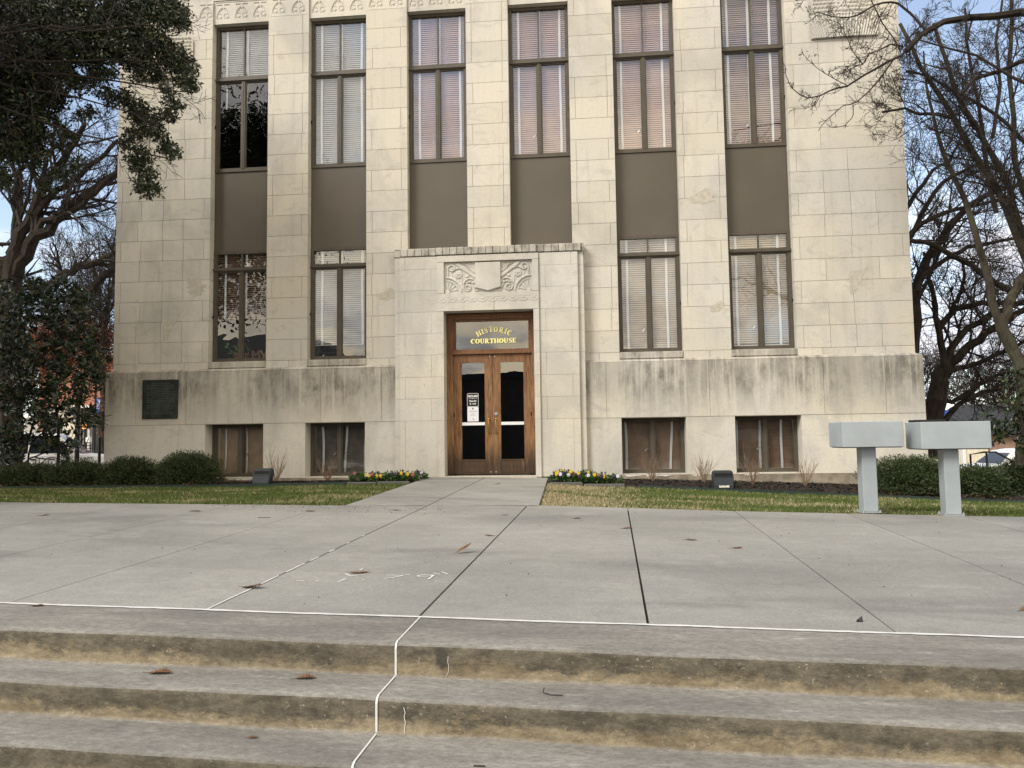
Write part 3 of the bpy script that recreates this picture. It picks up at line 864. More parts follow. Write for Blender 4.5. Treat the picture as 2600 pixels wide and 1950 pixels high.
# frieze of pointed arches over piers (proud) and over windows (set back)
spans = []
xs_ = [XL] + [v for c in XC for v in (c - HW, c + HW)] + [XR]
for i in range(len(xs_) - 1): spans.append((xs_[i], xs_[i + 1], i % 2 == 0))
for (a, b, isp) in spans:
    corner = isp and (b - a) > 1.5
    y = 0.0 if isp else 0.045
    zb = ZT if isp else 9.90
    zt = 10.42
    if corner:
        # plain corner with only its inner end carved
        mb = MB(); k = 0
        inner = (b - 0.75, b) if a < 0 else (a, a + 0.75)
        outer = (a, b - 0.75) if a < 0 else (a + 0.75, b)
        block(mb, outer[0], outer[1], ZT, 10.42, 0, .34)
        mb.build("frieze_block", [M['stone'], M['mortar']], HOUSE)
        a, b = inner
    w = b - a
    h = HF(a + .002, b - .002, zb + .002, zt, int(w / 0.009), int((zt - zb) / 0.009), y)
    nA = 3 if w > 1 else 2
    if corner: nA = 2
    P = w / nA if not isp else (0.44)
    cx0 = a + P / 2 if not isp else (a + b) / 2 - P * (nA - 1) / 2
    z0 = zb + (0.10 if isp is False else 0.05)
    for k in range(nA):
        c = cx0 + k * P
        if c - .2 < a or c + .2 > b: 
            pass
        g = 0.014
        for s_ in (-1, 1):
            h.arc((c + s_ * (-.30 + .14), z0 + .02), 0.30, 0 if s_ > 0 else 180, 52 if s_ > 0 else 128, g * 1.2, 0.022, -1)
            h.seg((c + s_ * .03, zt - .09), (c + s_ * .13, zt - .09), g * 1.1, 0.022, -1)
            h.arc((c + s_ * .075, z0 + .075), 0.05, 20, 200 if s_ > 0 else 340, g * .8, 0.018, -1)
            h.arc((c + s_ * .075, z0 + .075), 0.05, 150, 340, g * .8, 0.018, -1)
            h.disc((c + s_ * .045, z0 + .01), .017, .02, -1); h.disc((c + s_ * .11, z0 + .01), .017, .02, -1)
        h.arc((c, z0 + .17), 0.055, -20, 200, g * .8, 0.018, -1)
    if not isp: h.seg((a + .05, zt - .035), (b - .02, zt - .035), .012, .02, -1)
    h.build("frieze", M['stone_portal'], HOUSE)
    mb = MB(); mb.box(a, b, y + .03, .33, zb, zt, 0); mb.build("frieze_block", [M['stone'], M['mortar']], HOUSE)
# wall above the frieze and parapet
mb = MB()
z = 10.43; k = 0
core(mb, XL, XR, 0.04, .35, 10.42, 13.2)
while z < 13.0:
    x = XL
    while x < XR - .01:
        x2 = min(XR, x + (1.2 if (x > XL or k % 2) else .6))
        if XR - x2 < .3: x2 = XR
        block(mb, x, x2, z, z + ROW, .03, .34); x = x2
    z += ROW; k += 1
mb.box(XL - .05, XR + .05, -.05, .4, 13.05, 13.25, 0, 1.02)
mb.build("parapet", [M['stone'], M['mortar']], HOUSE)

# eagle relief panels on the corner piers
for (x0, x1, z0) in ((-7.78, -6.47, 8.70), (6.63, 7.93, 8.72)):
    zt = z0 + 0.92
    h = HF(x0, x1, z0, zt, 190, 140, -0.004)
    cx = (x0 + x1) / 2; W = x1 - x0
    X, Z = h.X, h.Z
    u = (X - cx) / (W / 2); v = (Z - z0) / .92
    fan = u / (0.72 + 0.42 * v + 0.0 * u)
    ridge = 0.5 + 0.5 * np.sin(fan * 62)
    low = np.clip((0.52 - v) / .06, 0, 1)
    h.H = 0.012 + 0.040 * ridge * low + 0.02 * np.clip(1 - np.abs(u) * 1.1, 0, 1) * np.clip(1 - v, 0, 1)
    rows = np.floor(v * 11); sc = 0.5 + 0.5 * np.cos((u * 9 + (rows % 2) * .5) * 2 * np.pi)
    fr = v * 11 - rows
    h.H += (1 - low) * 0.035 * np.clip((fr - .25 * sc) * 2, 0, 1) * (np.abs(u) < .92)
    h.arc((cx - .02, zt - .2), .13, 0, 360, .035, .045); h.disc((cx, zt - .2), .09, .05)
    for s_ in (-.12, .06):
        h.line([(cx + s_ - .05, z0 + .02), (cx + s_, z0 + .17), (cx + s_ + .05, z0 + .02)], .022, .04)
    rim = 0.018 * (np.abs(u) > .94)
    h.H = np.maximum(h.H, rim)
    cornr = (np.abs(u) > .82) & (v > .86) & (((np.abs(u) - .82) / .18) ** 2 + ((v - .86) / .14) ** 2 > 1)
    h.H = np.where(cornr, 0.0, h.H + .012)
    h.build("eagle_relief", M['stone_portal'], HOUSE)
    mb = MB(); mb.box(x0, x1, -.030, .01, z0 - .012, z0 - .0005); mb.build("relief_ledge", M['stone_sooty'], HOUSE)

# ---- windows
def strip_frame(mb, x0, x1, z0, z1, w, y0, y1, m=0):
    mb.box(x0, x0 + w, y0, y1, z0, z1, m); mb.box(x1 - w, x1, y0, y1, z0, z1, m)
    mb.box(x0 + w, x1 - w, y0, y1, z0, z0 + w, m); mb.box(x0 + w, x1 - w, y0, y1, z1 - w, z1, m)
def sub(name, mb, mat, parent, **k): return mb.build(name, mat, parent, **k)

def make_blind(parent, x0, x1, z0, z1, mat, tapes, pitch=0.0445, tilt=62, y=0.285, sag=0.0, seed=0, gaps=()):
    r = random.Random(seed)
    mb = MB(); z = z1 - .02
    w = 0.05
    while z > z0:
        tl = R(tilt + r.uniform(-3, 3))
        dy, dz = w / 2 * math.cos(tl), w / 2 * math.sin(tl)
        jz = r.uniform(-.0015, .0015)
        mb.face([(x0, y - dy, z - dz + jz), (x1, y - dy, z - dz - jz), (x1, y + dy, z + dz - jz), (x0, y + dy, z + dz + jz)])
        z -= pitch
    mb.box(x0, x1, y - .02, y + .02, z0 - .035, z0 - .01)
    sub("blind", mb, mat, parent)
    for i, t in enumerate(tapes):
        mbt = MB(); n = 14; xt = x0 + (x1 - x0) * t; hw = 0.024
        for k in range(n):
            a, b = k / n, (k + 1) / n
            off = lambda q: sag * math.sin(q * 2.6 + i * 1.3) + 0.004 * math.sin(q * 7 + i)
            za, zb = z1 + (z0 - .03 - z1) * a, z1 + (z0 - .03 - z1) * b
            mbt.face([(xt + off(b) - hw, y - .036, zb), (xt + off(b) + hw, y - .036, zb), (xt + off(a) + hw, y - .036, za), (xt + off(a) - hw, y - .036, za)])
        sub("tape", mbt, M['tape'], parent)

FY0, FY1, GY = 0.175, 0.235, 0.212
def window(c, z0, z1, trans, rail, low_top, mull_top, name_sills=True, label=None, spandrel=None, blinds=(), stone_top=False):
    """two fixed lights over two casements"""
    x0, x1 = c - HW, c + HW
    mb = MB()
    fw = 0.062
    strip_frame(mb, x0, x1, z0, z1, fw, FY0, FY1 + .02)
    mb.box(x0 + fw, x1 - fw, FY0 - .012, FY1 + .02, rail[0], rail[1])                     # transom bar
    mb.box(x0 - 0.0, x1 + 0.0, FY0 - .035, FY0 - .0125, rail[0] + .02, rail[0] + .065)     # drip
    mb.box(c - .015, c + .015, FY0 + .01, FY1 + .02, rail[1], z1 - fw)
    mb.box(c - .036, c + .036, FY0 - .006, FY1 + .021, z0 + fw, rail[0])
    mb.box(c - .004, c + .004, FY0 - .014, FY0 - .0062, z0 + fw, rail[0])
    f = mb.build("window", M['bronze_frame'], HOUSE)
    if label: f["label"] = label
    for (a, b) in ((x0 + fw, c - .036), (c + .036, x1 - fw)):
        s = MB(); strip_frame(s, a + .002, b - .002, z0 + fw + .002, rail[0] - .002, .022, FY0 + .012, FY1 + .005); sub("sash", s, M['bronze_frame'], f)
        p = MB(); p.face([(a + .02, GY, z0 + fw + .02), (b - .02, GY, z0 + fw + .02), (b - .02, GY, rail[0] - .02), (a + .02, GY, rail[0] - .02)]); sub("pane", p, M['glass'], f)
        # pale putty line
        hh = MB(); hx = b - .035 if a < c - .1 else a + .035
        hz = z0 + fw + .22 * (rail[0] - z0)
        hh.tube([(hx, FY1 + .02, hz + .02), (hx + (.03 if a < c - .1 else -.03) * -1, FY1 + .04, hz), (hx + (-.07 if a < c - .1 else .07), FY1 + .045, hz - .05)], .008, 5); sub("latch", hh, M['steel'], f)
    for (a, b) in ((x0 + fw, c - .015), (c + .015, x1 - fw)):
        p = MB(); p.face([(a, GY, rail[1]), (b, GY, rail[1]), (b, GY, z1 - fw), (a, GY, z1 - fw)]); sub("pane", p, M['glass'], f)
    for sx in (x0 + .004, x1 - .004):
        hk = MB(); hk.box(sx - .012, sx + .012, FY0 - .025, FY0 + .01, (z0 + rail[0]) / 2 - .03, (z0 + rail[0]) / 2 + .03); sub("hinge", hk, M['dark_metal'], f)
    for bl in blinds: make_blind(f, x0 + .075, x1 - .075, *bl[:-1], **bl[-1])
    if spandrel:
        s = MB(); s.box(x0, x1, .20, .30, spandrel[0], spandrel[1]); s.box(x0, x1, .185, .30, spandrel[0] - .028, spandrel[0] - .003)
        s.box(x0, x0 + .012, .19, .1995, spandrel[0], spandrel[1]); s.box(x1 - .012, x1, .19, .1995, spandrel[0], spandrel[1])
        sub("spandrel", s, M['spandrel'], HOUSE)
    if name_sills:
        s = MB(); s.bbox(x0 - (.0), x1 + .0, -.022, .34, 2.302, 2.438, .012, 0, 1.0); sub("sill", s, [M['stone_base']], f)
    return f
UP_T = [(.13, .55), (.12, .52, .92), (.13, .52, .92), (.11, .51, .9), (.09, .86), (.08, .46, .85)]
UP_M = ['blind_grey', 'blind_grey', 'blind_rose', 'blind_rose', 'blind_rose', 'blind_rose']
for i, c in enumerate(XC):
    mat = M[UP_M[i]]
    bl = []
    if i == 0: bl.append((8.65, 9.84, mat, UP_T[i], dict(seed=i)))
    else:
        bl.append((6.70, 9.84, mat, UP_T[i], dict(seed=i, tilt=60 if i < 5 else 46)))
    zsp = 4.892 if i in (0, 1, 4, 5) else 4.66
    f = window(c, 6.62, 9.90, None, (8.64, 8.755), None, None, name_sills=False, spandrel=(zsp, 6.617), blinds=bl)
    if i == 0:      # two white tapes that hang below the raised blind
        for t in (.13, .55):
            m2 = MB(); xt = c - HW + .075 + (2 * HW - .15) * t
            m2.box(xt - .016, xt + .016, .25, .252, 8.05, 8.62); sub("tape", m2, M['tape'], f)
LOW = {0: ('blind_brown', (3.42, 4.81), (.15, .57), 48), 1: ('blind_grey', (2.80, 4.81), (.14, .52, .93), 50),
       4: ('blind_tan', (2.53, 4.81), (.11, .83), 54), 5: ('blind_tan', (2.57, 4.81), (.1, .5, .85), 54)}
for i, (mt, (za, zb), tp, tl) in LOW.items():
    bl = [(za, zb, M[mt], tp, dict(seed=20 + i, tilt=tl))]
    window(XC[i], 2.442, 4.862, None, (4.415, 4.505), None, None, spandrel=None, blinds=bl)
# basement windows, set deep in the lower course
BM = {0: ('curtain_tan', None), 1: ('blind_dark', 60), 4: ('blind_brown', 70), 5: ('blind_brown', 58)}
for i, (mt, tl) in BM.items():
    c = XC[i]; x0, x1 = c - HW, c + HW; y0, y1 = 0.215, 0.29
    mb = MB(); strip_frame(mb, x0, x1, 0.0, 1.11, .05, y0, y1)
    mb.box(c - .035, c + .035, y0 - .006, y1 + .001, .05, 1.06)
    mb.box(x0, x1, y0 + .01, y1, 1.11, 1.114)
    f = mb.build("window", M['bronze_frame'], HOUSE)
    for (a, b) in ((x0 + .05, c - .035), (c + .035, x1 - .05)):
        s = MB(); strip_frame(s, a + .002, b - .002, .052, 1.058, .022, y0 + .012, y1 - .01); sub("sash", s, M['bronze_frame'], f)
        p = MB(); p.face([(a + .02, .245, .07), (b - .02, .245, .07), (b - .02, .245, 1.04), (a + .02, .245, 1.04)]); sub("pane", p, M['glass'], f)
        hh = MB(); hx = b - .03 if a < c - .1 else a + .03; sg = -1 if a < c - .1 else 1
        hh.tube([(hx, y1, .50), (hx + .05 * sg, y1 + .02, .48), (hx + .09 * sg, y1 + .02, .44)], .007, 5); sub("latch", hh, M['steel'], f)
    if tl is None:
        s = MB(); n = 24
        for k in range(n):
            xa, xb = x0 + .06 + (2 * HW - .12) * k / n, x0 + .06 + (2 * HW - .12) * (k + 1) / n
            ya, yb = .37 + .006 * math.sin(k * 1.1), .37 + .006 * math.sin((k + 1) * 1.1)
            s.face([(xa, ya, .03), (xb, yb, .03), (xb, yb, 1.09), (xa, ya, 1.09)])
        sub("roller_shade", s, M[mt], f)
        for t in (.18, .55):
            m2 = MB(); xt = x0 + 2 * HW * t
            for k in range(10):
                za, zb = .03 + .106 * k, .03 + .106 * (k + 1)
                o1, o2 = .03 * math.sin(za * 2 + t), .03 * math.sin(zb * 2 + t)
                m2.face([(xt + o1 - .018, .335, za), (xt + o1 + .018, .335, za), (xt + o2 + .018, .335, zb), (xt + o2 - .018, .335, zb)])
            sub("tape", m2, M['tape'], f)
    else:
        tp = {1: (.14, .58, .97), 4: (.02, .82), 5: (.03, .43, .80)}[i]
        make_blind(f, x0 + .06, x1 - .06, .09, 1.09, M[mt], tp, tilt=tl, y=.36, sag=.03 if i != 5 else .006, seed=50 + i)
    s = MB(); s.box(x0, x1, -E0 + .012, .30, -.0195, -.002); s.box(x0, x1, .30, .36, -.0195, 1.1, 0) if False else None
    sub("sill", s, [M['stone_low']], f)
# reveals of the basement openings below the wall plane are the block ends; lintel soffit = base course underside

# ---- portal
mb = MB()
PY0, PY1, PY2 = -0.205, -0.262, -0.30
# outer strips
rows_p = [-0.03, 1.115, 1.56, 2.0, 2.45, 2.89, 3.335, 3.78, 4.22, 4.48]
def stripcol(x0, x1, yf, yb, js=None, flip=0):
    for k in range(len(rows_p) - 1):
        z0, z1 = rows_p[k], rows_p[k + 1]
        xx = [x0, x1]
        if js: 
            j = js[(k + flip) % 2]
            if j: xx = [x0, j, x1]
        tn = 0.96 + .07 * rnd.random()
        for a, b in zip(xx[:-1], xx[1:]): block(mb, a, b, z0, z1, yf, yb, 0.004, tn)
stripcol(-1.935, -1.823, PY0, 0.02); stripcol(1.829, 1.945, PY0, .02)
stripcol(-1.823, -1.04, PY1, 0.02, [-1.823 + .11, -1.04 - .13]); stripcol(1.04, 1.829, PY1, .02, [1.04 + .13, 1.829 - .14], 1)
mb.box(-1.93, -1.045, -.195, .3, -.4, 4.47, 1); mb.box(1.045, 1.94, -.195, .3, -.4, 4.47, 1)
mb.build("portal_pilaster", [M['stone_portal'], M['mortar']], HOUSE)
# door surround: jambs and lintel, slightly proud
mb = MB()
OL, OR, OT = -0.905, 0.922, 3.332
for (a, b) in ((-1.04, OL), (OR, 1.04)):
    for k in range(7):
        z0, z1 = rows_p[k], min(rows_p[k + 1], OT)
        if z0 < OT: block(mb, a, b, z0, z1, PY2, .10, .004)
mb.box(-1.035, OL - .006, PY2 + .006, .09, -.4, OT, 1); mb.box(OR + .006, 1.035, PY2 + .006, .09, -.4, OT, 1)
block(mb, -1.04, 0.13, OT, 3.57, PY2, .10); block(mb, .13, 1.04, OT, 3.57, PY2, .10)
mb.box(-1.04, 1.04, PY2 + .03, .1, 3.57, 3.62, 0, .95)
# border of the carved panel
block(mb, -1.04, 1.04, 3.60, 3.70, PY2, .1, tone=1.0); block(mb, -1.04, 1.04, 4.345, 4.478, PY2, .1, tone=.99)
block(mb, -1.04, -.895, 3.70, 4.345, PY2, .1, tone=1.0); block(mb, .905, 1.04, 3.70, 4.345, PY2, .1, tone=1.0)
mb.box(-.9, .91, PY2 + .075, .1, 3.69, 4.35, 1)
mb.build("door_surround", [M['stone_portal'], M['mortar']], HOUSE)
# scalloped moulding under the border
h = HF(-1.04, 1.04, 3.515, 3.60, 210, 14, PY2 - .001)
h.H[:] = -.002
for k in range(10):
    cx = -1.04 + .104 + k * .208
    h.arc((cx, 3.60), .090, 180, 360, .009, .016)
    h.disc((cx, 3.597), .05, .008)
h.H *= (h.Z < 3.5985)
h.build("scallop_moulding", M['stone_portal'], HOUSE)
# carved panel with shield
x0, x1, z0, z1 = -.895, .905, 3.70, 4.345
h = HF(x0, x1, z0, z1, 300, 110, PY2 + .062)
KX = 1.80 / 1640
def pp(px, py, sgn): 
    return (0.005 + sgn * (px - 1035) * KX, z0 + (800 - py) / 595 * .645)
for s_ in (1, -1):
    q = lambda a, b: pp(a, b, s_)
    def ar(c, r, a0, a1, w, hh, r1=None):
        cc = q(*c)
        if s_ < 0: a0, a1 = 180 - a0, 180 - a1
        h.arc(cc, r * KX, a0, a1, w, hh, 1, None if r1 is None else r1 * KX)
    h.line([q(285, 480), q(280, 330)], .017, .035); h.line([q(365, 470), q(350, 400)], .008, .02)
    ar((355, 325), 72, 180, -150, .020, .038, 40); h.disc(q(375, 325), .022, .035)
    h.disc(q(480, 440), .085, .028); h.disc(q(480, 440), .02, .045)
    for k in range(5):
        an = R(90 + 72 * k); c = q(480, 440); h.seg(c, (c[0] + .05 * math.cos(an), c[1] + .05 * math.sin(an)), .011, .042)
    ar((480, 400), 72, 150, 30, .010, .04)
    h.line([q(430, 520), q(440, 600)], .014, .022); h.line([q(545, 500), q(548, 760)], .012, .022)
    ar((245, 790), 290, 88, 4, .022, .036); ar((245, 790), 230, 85, 10, .009, .024)
    for an in (12, 38, 62, 84):
        c = q(275, 770); a2 = R(an if s_ > 0 else 180 - an); h.seg(c, (c[0] + .21 * math.cos(a2), c[1] + .21 * math.sin(a2)), .008, .028)
    h.disc(q(275, 775), .05, .034)
    ar((650, 690), 78, 150, 470, .021, .036, 45); ar((650, 690), 30, 0, 300, .012, .03)
    ar((690, 640), 110, 170, 60, .018, .034)
    for c_ in ((640, 590), (690, 575), (745, 590)): ar(c_, 26, 200, 340, .010, .042)
    h.disc(q(650, 480), .036, .038)
    h.line([q(740, 620), q(800, 760), q(900, 745)], .014, .03)
    h.seg(q(470, 245), q(790, 480), .040, .030); h.seg(q(440, 255), q(790, 520), .008, .042)
    h.seg(q(560, 235), q(790, 420), .009, .040)
    h.line([q(600, 240), q(680, 290), q(700, 350), q(760, 400)], .011, .030)
    for k in range(5): h.seg(q(620 + k * 35, 225), q(690 + k * 25, 300 + k * 10), .007, .018)
h.H *= .72
h.poly([(-.258, 4.325), (-.258, 3.80), (.005, 3.725), (.272, 3.80), (.272, 4.325)], .052)
h.build("shield_relief", M['stone_panel'], HOUSE)
# fluted band on top
mb = MB()
x = -1.95; k = 0
while x < 1.955:
    w = min(.148, 1.96 - x)
    yb_ = PY1 - .02 if abs(x + w / 2) > 1.04 else PY2 - .02
    if x < -1.82 or x > 1.82: yb_ = PY0 - .02
    mb.bbox(x + .004, x + w - .004, yb_, .02, 4.492, 4.645, .010, 0, .9 + .15 * rnd.random())
    mb.box(x - .004, x + .0045, yb_ + .018, .02, 4.492, 4.64, 1)
    x += w; k += 1
mb.box(-1.95, 1.96, PY0, .02, 4.478, 4.492, 0, .9)
mb.box(-1.935, 1.945, PY1 + .03, .18, 4.645, 4.66, 0, 1.0)
mb.build("fluted_band", [M['stone_sooty'], M['joint_pale']], HOUSE)
# door step
mb = MB(); mb.bbox(-.94, .95, -.33, .2, -.25, -.008, .008); mb.build("threshold", M['patch'], HOUSE)

# ---- oak doors
DY = 0.03
mb = MB()
mb.box(OL, -.766, DY - .02, DY + .09, -.008, 3.315); mb.box(.838, OR, DY - .02, DY + .09, -.008, 3.315)
mb.box(-.766, .838, DY - .02, DY + .09, 3.20, 3.315); mb.box(-.766, .838, DY - .035, DY + .09, 2.47, 2.555)
mb.box(-.766, .838, DY - .055, DY - .036, 2.478, 2.50)
mb.box(-.766, -.716, DY + .015, DY + .09, 2.555, 3.20); mb.box(.79, .838, DY + .015, DY + .09, 2.555, 3.20)
mb.box(-.716, .79, DY + .015, DY + .09, 2.555, 2.578); mb.box(-.716, .79, DY + .015, DY + .09, 3.155, 3.20)
mb.box(-.775, -.766, DY - .01, DY + .02, 0, 2.47); mb.box(.838, .847, DY - .01, DY + .02, 0, 2.47)
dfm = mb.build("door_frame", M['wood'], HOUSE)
p = MB(); p.face([(-.716, DY + .04, 2.578), (.79, DY + .04, 2.578), (.79, DY + .04, 3.155), (-.716, DY + .04, 3.155)]); sub("pane", p, M['glass_door'], dfm)
def leaf(x0, x1, gl, gr, side):
    mb = MB(); y0, y1 = DY, DY + .05
    zg0, zg1 = .305, 2.315
    mb.box(x0, gl, y0, y1, .015, 2.465); mb.box(gr, x1, y0, y1, .015, 2.465)
    mb.box(gl, gr, y0, y1, zg1, 2.465); mb.box(gl, gr, y0, y1, .015, zg0)
    d = mb.build("door", M['wood'], HOUSE)
    s = MB(); strip_frame(s, gl + .004, gr - .004, .05, .285, .006, y0 - .0035, y0 - .0005); s.box(gl - .0015, gl + .0015, y0 - .001, y0 + .001, .015, zg0); s.box(gr - .0015, gr + .0015, y0 - .001, y0 + .001, .015, zg0); s.box(gl + .01, gr - .01, y0 - .0012, y0 + .001, .168, .171); sub("panel_joint", s, M['dark_metal'], d)
    s = MB(); strip_frame(s, gl, gr, zg0, zg1, .012, y0 - .004, y0 + .02); sub("glazing_bead", s, M['wood'], d)
    p = MB(); p.face([(gl + .01, y0 + .02, zg0 + .01), (gr - .01, y0 + .02, zg0 + .01), (gr - .01, y0 + .02, zg1 - .01), (gl + .01, y0 + .02, zg1 - .01)]); sub("pane", p, M['glass_door'], d)
    b = MB(); b.box(gl + .002, gr - .002, y0 + .004, y0 + .0185, 1.013, 1.075); sub("push_bar", b, M['white'], d)
    hx = x1 - .075 if side < 0 else x0 + .075
    if side > 0: hx = x0 + .062
    hm = MB()
    hm.tube([(hx, y0 - .002, 1.13), (hx, y0 - .045, 1.12), (hx, y0 - .058, 1.08), (hx, y0 - .058, .90), (hx, y0 - .045, .865), (hx, y0 - .002, .855)], [.013, .012, .011, .010, .011, .013], 8)
    hm.lathe([(.022, 0), (.022, -.006), (.008, -.007)], (hx, y0 - .001, 1.135), 10, axis='y'); hm.lathe([(.022, 0), (.022, -.006), (.008, -.007)], (hx, y0 - .001, .85), 10, axis='y')
    sub("handle", hm, M['brass'], d, smooth=True)
    if side > 0:
        l = MB(); l.lathe([(.036, .0), (.036, -.010), (.030, -.016), (.012, -.017)], (x0 + .062, y0 - .001, 1.235), 20, axis='y'); sub("lock", l, M['steel'], d)
    for zz_ in (2.42, .06):
        l = MB(); l.lathe([(.012, 0), (.011, -.004), (.004, -.006)], ((x1 - .05) if side < 0 else (x0 + .05), y0 - .001, zz_), 10, axis='y'); sub("screw", l, M['steel'], d)
    hx = x0 + .004 if side < 0 else x1 - .004
    l = MB(); l.bbox(hx - .014, hx + .014, y0 - .028, y0 + .002, 1.19, 1.27, .004); sub("hinge", l, M['dark_metal'], d)
    l = MB(); l.bbox(hx - .015, hx + .015, y0 - .03, y0 + .002, 2.44, 2.466, .004); sub("hinge", l, M['dark_metal'], d)
    l = MB(); l.bbox(hx - .06, hx + .05, y0 - .06, y0 + .004, -.006, .03, .006); sub("floor_hinge", l, M['dark_metal'], d)
    return d
leaf(-.764, .036, -.613, -.112, -1)
leaf(.042, .836, .192, .690, 1)

# gold display lettering built stroke by stroke
def glyph(ch):
    """list of (points, widths); cell height 1"""
    st = lambda x, w, a=0, b=1: ([(x, a), (x, b)], [w, w])
    sf = lambda x, w, z: ([(x - w, z), (x + w, z)], [.075, .075])
    def arc(cx, cz, rx, rz, a0, a1, wf, n=18):
        P = []; W = []
        for i in range(n + 1):
            a = R(a0 + (a1 - a0) * i / n); P.append((cx + rx * math.cos(a), cz + rz * math.sin(a))); W.append(wf(a))
        return (P, W)
    fat = lambda a: .09 + .19 * abs(math.cos(a)) ** 1.3
    if ch == 'I': return .40, [st(.19, .25), sf(.19, .2, .04), sf(.19, .2, .96)]
    if ch == 'H': return .88, [st(.18, .24), st(.68, .24), sf(.18, .19, .04), sf(.18, .19, .96), sf(.68, .19, .04), sf(.68, .19, .96), ([(.2, .5), (.66, .5)], [.09, .09])]
    if ch == 'T': return .78, [st(.38, .25), sf(.38, .2, .04), ([(.04, .94), (.72, .94)], [.12, .12]), ([(.06, .98), (.04, .70)], [.10, .03]), ([(.70, .98), (.72, .70)], [.10, .03])]
    if ch == 'E': return .70, [st(.18, .24), ([(.05, .95), (.60, .95)], [.1, .1]), ([(.05, .05), (.62, .05)], [.1, .1]), ([(.2, .52), (.50, .52)], [.09, .09]),
                               ([(.58, 1), (.60, .72)], [.12, .02]), ([(.60, 0), (.64, .30)], [.12, .02]), ([(.50, .64), (.50, .38)], [.05, .05])]
    if ch == 'O': return .88, [arc(.42, .5, .29, .44, 0, 360, fat, 30)]
    if ch == 'C': return .78, [arc(.42, .5, .30, .44, 48, 312, lambda a: .08 + .22 * max(0, -math.cos(a)) ** 1.1), ([(.64, .95), (.62, .66)], [.14, .04])]
    if ch == 'U': return .84, [([(.18, 1), (.18, .34)], [.24, .24]), ([(.64, 1), (.64, .34)], [.15, .15]), arc(.41, .34, .225, .29, 180, 360, lambda a: .10 + .13 * max(0, -math.cos(a))),
                               sf(.18, .18, .96), sf(.64, .16, .96)]
    if ch == 'R': return .88, [st(.18, .24), sf(.18, .18, .04), sf(.18, .16, .96), arc(.34, .73, .22, .22, 90, -90, lambda a: .09 + .14 * max(0, math.cos(a))),
                               ([(.18, .955), (.36, .955)], [.09, .09]), ([(.2, .50), (.36, .50)], [.09, .09]), ([(.36, .52), (.50, .30), (.66, .05), (.84, .04)], [.16, .22, .20, .07])]
    if ch == 'S': return .70, [([(.56, .78), (.50, .90), (.36, .955), (.20, .90), (.14, .76), (.20, .62), (.36, .52), (.50, .40), (.55, .24), (.48, .10), (.32, .045), (.16, .10), (.09, .24)],
                                [.05, .09, .09, .13, .17, .22, .26, .22, .17, .13, .09, .09, .05]), ([(.57, .95), (.55, .68)], [.10, .03]), ([(.10, .05), (.10, .34)], [.10, .03])]
    return .4, []
def lettering(text, place, mb, y, dx=0.0, dz=0.0):
    """place(s) -> (x, z, angle, size) for a run position s in em"""
    s = 0.0; wd = [glyph(c)[0] for c in text]; tot = sum(wd); k = 0
    for c, w in zip(text, wd):
        x, z, an, sz = place((s + w / 2) / tot)
        for pts, ws in glyph(c)[1]:
            P = [np.array(p, float) - np.array([w / 2, 0]) for p in pts]; n = len(P); L = []; Rr = []
            for i in range(n):
                d = P[min(i + 1, n - 1)] - P[max(i - 1, 0)]; d = d / (np.linalg.norm(d) + 1e-9); nn = np.array([-d[1], d[0]])
                L.append(P[i] + nn * (ws[i] / 2 + .012)); Rr.append(P[i] - nn * (ws[i] / 2 + .012))
            tr = lambda q: (x + dx + (q[0] * math.cos(an) - q[1] * math.sin(an)) * sz[0], y - .00012 * (k % 40), z + dz + (q[0] * math.sin(an) * sz[0] / sz[0] + q[1] * math.cos(an)) * sz[1])
            for i in range(n - 1): mb.face([tr(L[i]), tr(Rr[i]), tr(Rr[i + 1]), tr(L[i + 1])])
            k += 1
        s += w
def place_arc(t):
    # centre line of HISTORIC bends over COURTHOUSE
    x0_, x1_ = -.315, .475
    u = (t - .5) * 2
    x = .078 + u * .345
    z = 2.945 - .105 * u * u - .01
    an = -math.atan(2 * .105 * u / .345)
    return x, z - .0, an, (.112, .112)
def place_line(t): return -.405 + t * .945, 2.700 + .0, 0.0, (.1155, .098)
for (nm, mt, yy, dx, dz) in (("letter_shadow", 'black', DY + .0395, .006, -.006), ("gold_lettering", 'gold', DY + .034, 0, 0)):
    mb = MB(); lettering("HISTORIC", place_arc, mb, yy, dx, dz); lettering("COURTHOUSE", place_line, mb, yy, dx, dz)
    sub(nm, mb, M[mt], dfm)

# ---- flat text helper
def text_mesh(txt, size, mat, parent, loc, name="lettering", rot=(R(90), 0, 0), align='CENTER', ext=0.0, offset=0.0, xs=1.0):
    cu = bpy.data.curves.new(name, 'FONT'); cu.body = txt; cu.size = size; cu.align_x = align; cu.align_y = 'CENTER'; cu.extrude = ext; cu.offset = offset
    o = bpy.data.objects.new(name, cu)
    me = bpy.data.meshes.new_from_object(o)
    bpy.data.objects.remove(o); bpy.data.curves.remove(cu)
    me.materials.clear(); me.materials.append(mat)
    ob = bpy.data.objects.new(name, me); COL.objects.link(ob); ob.location = loc; ob.rotation_euler = rot; ob.scale = (xs, 1, 1); ob.parent = parent
    return ob

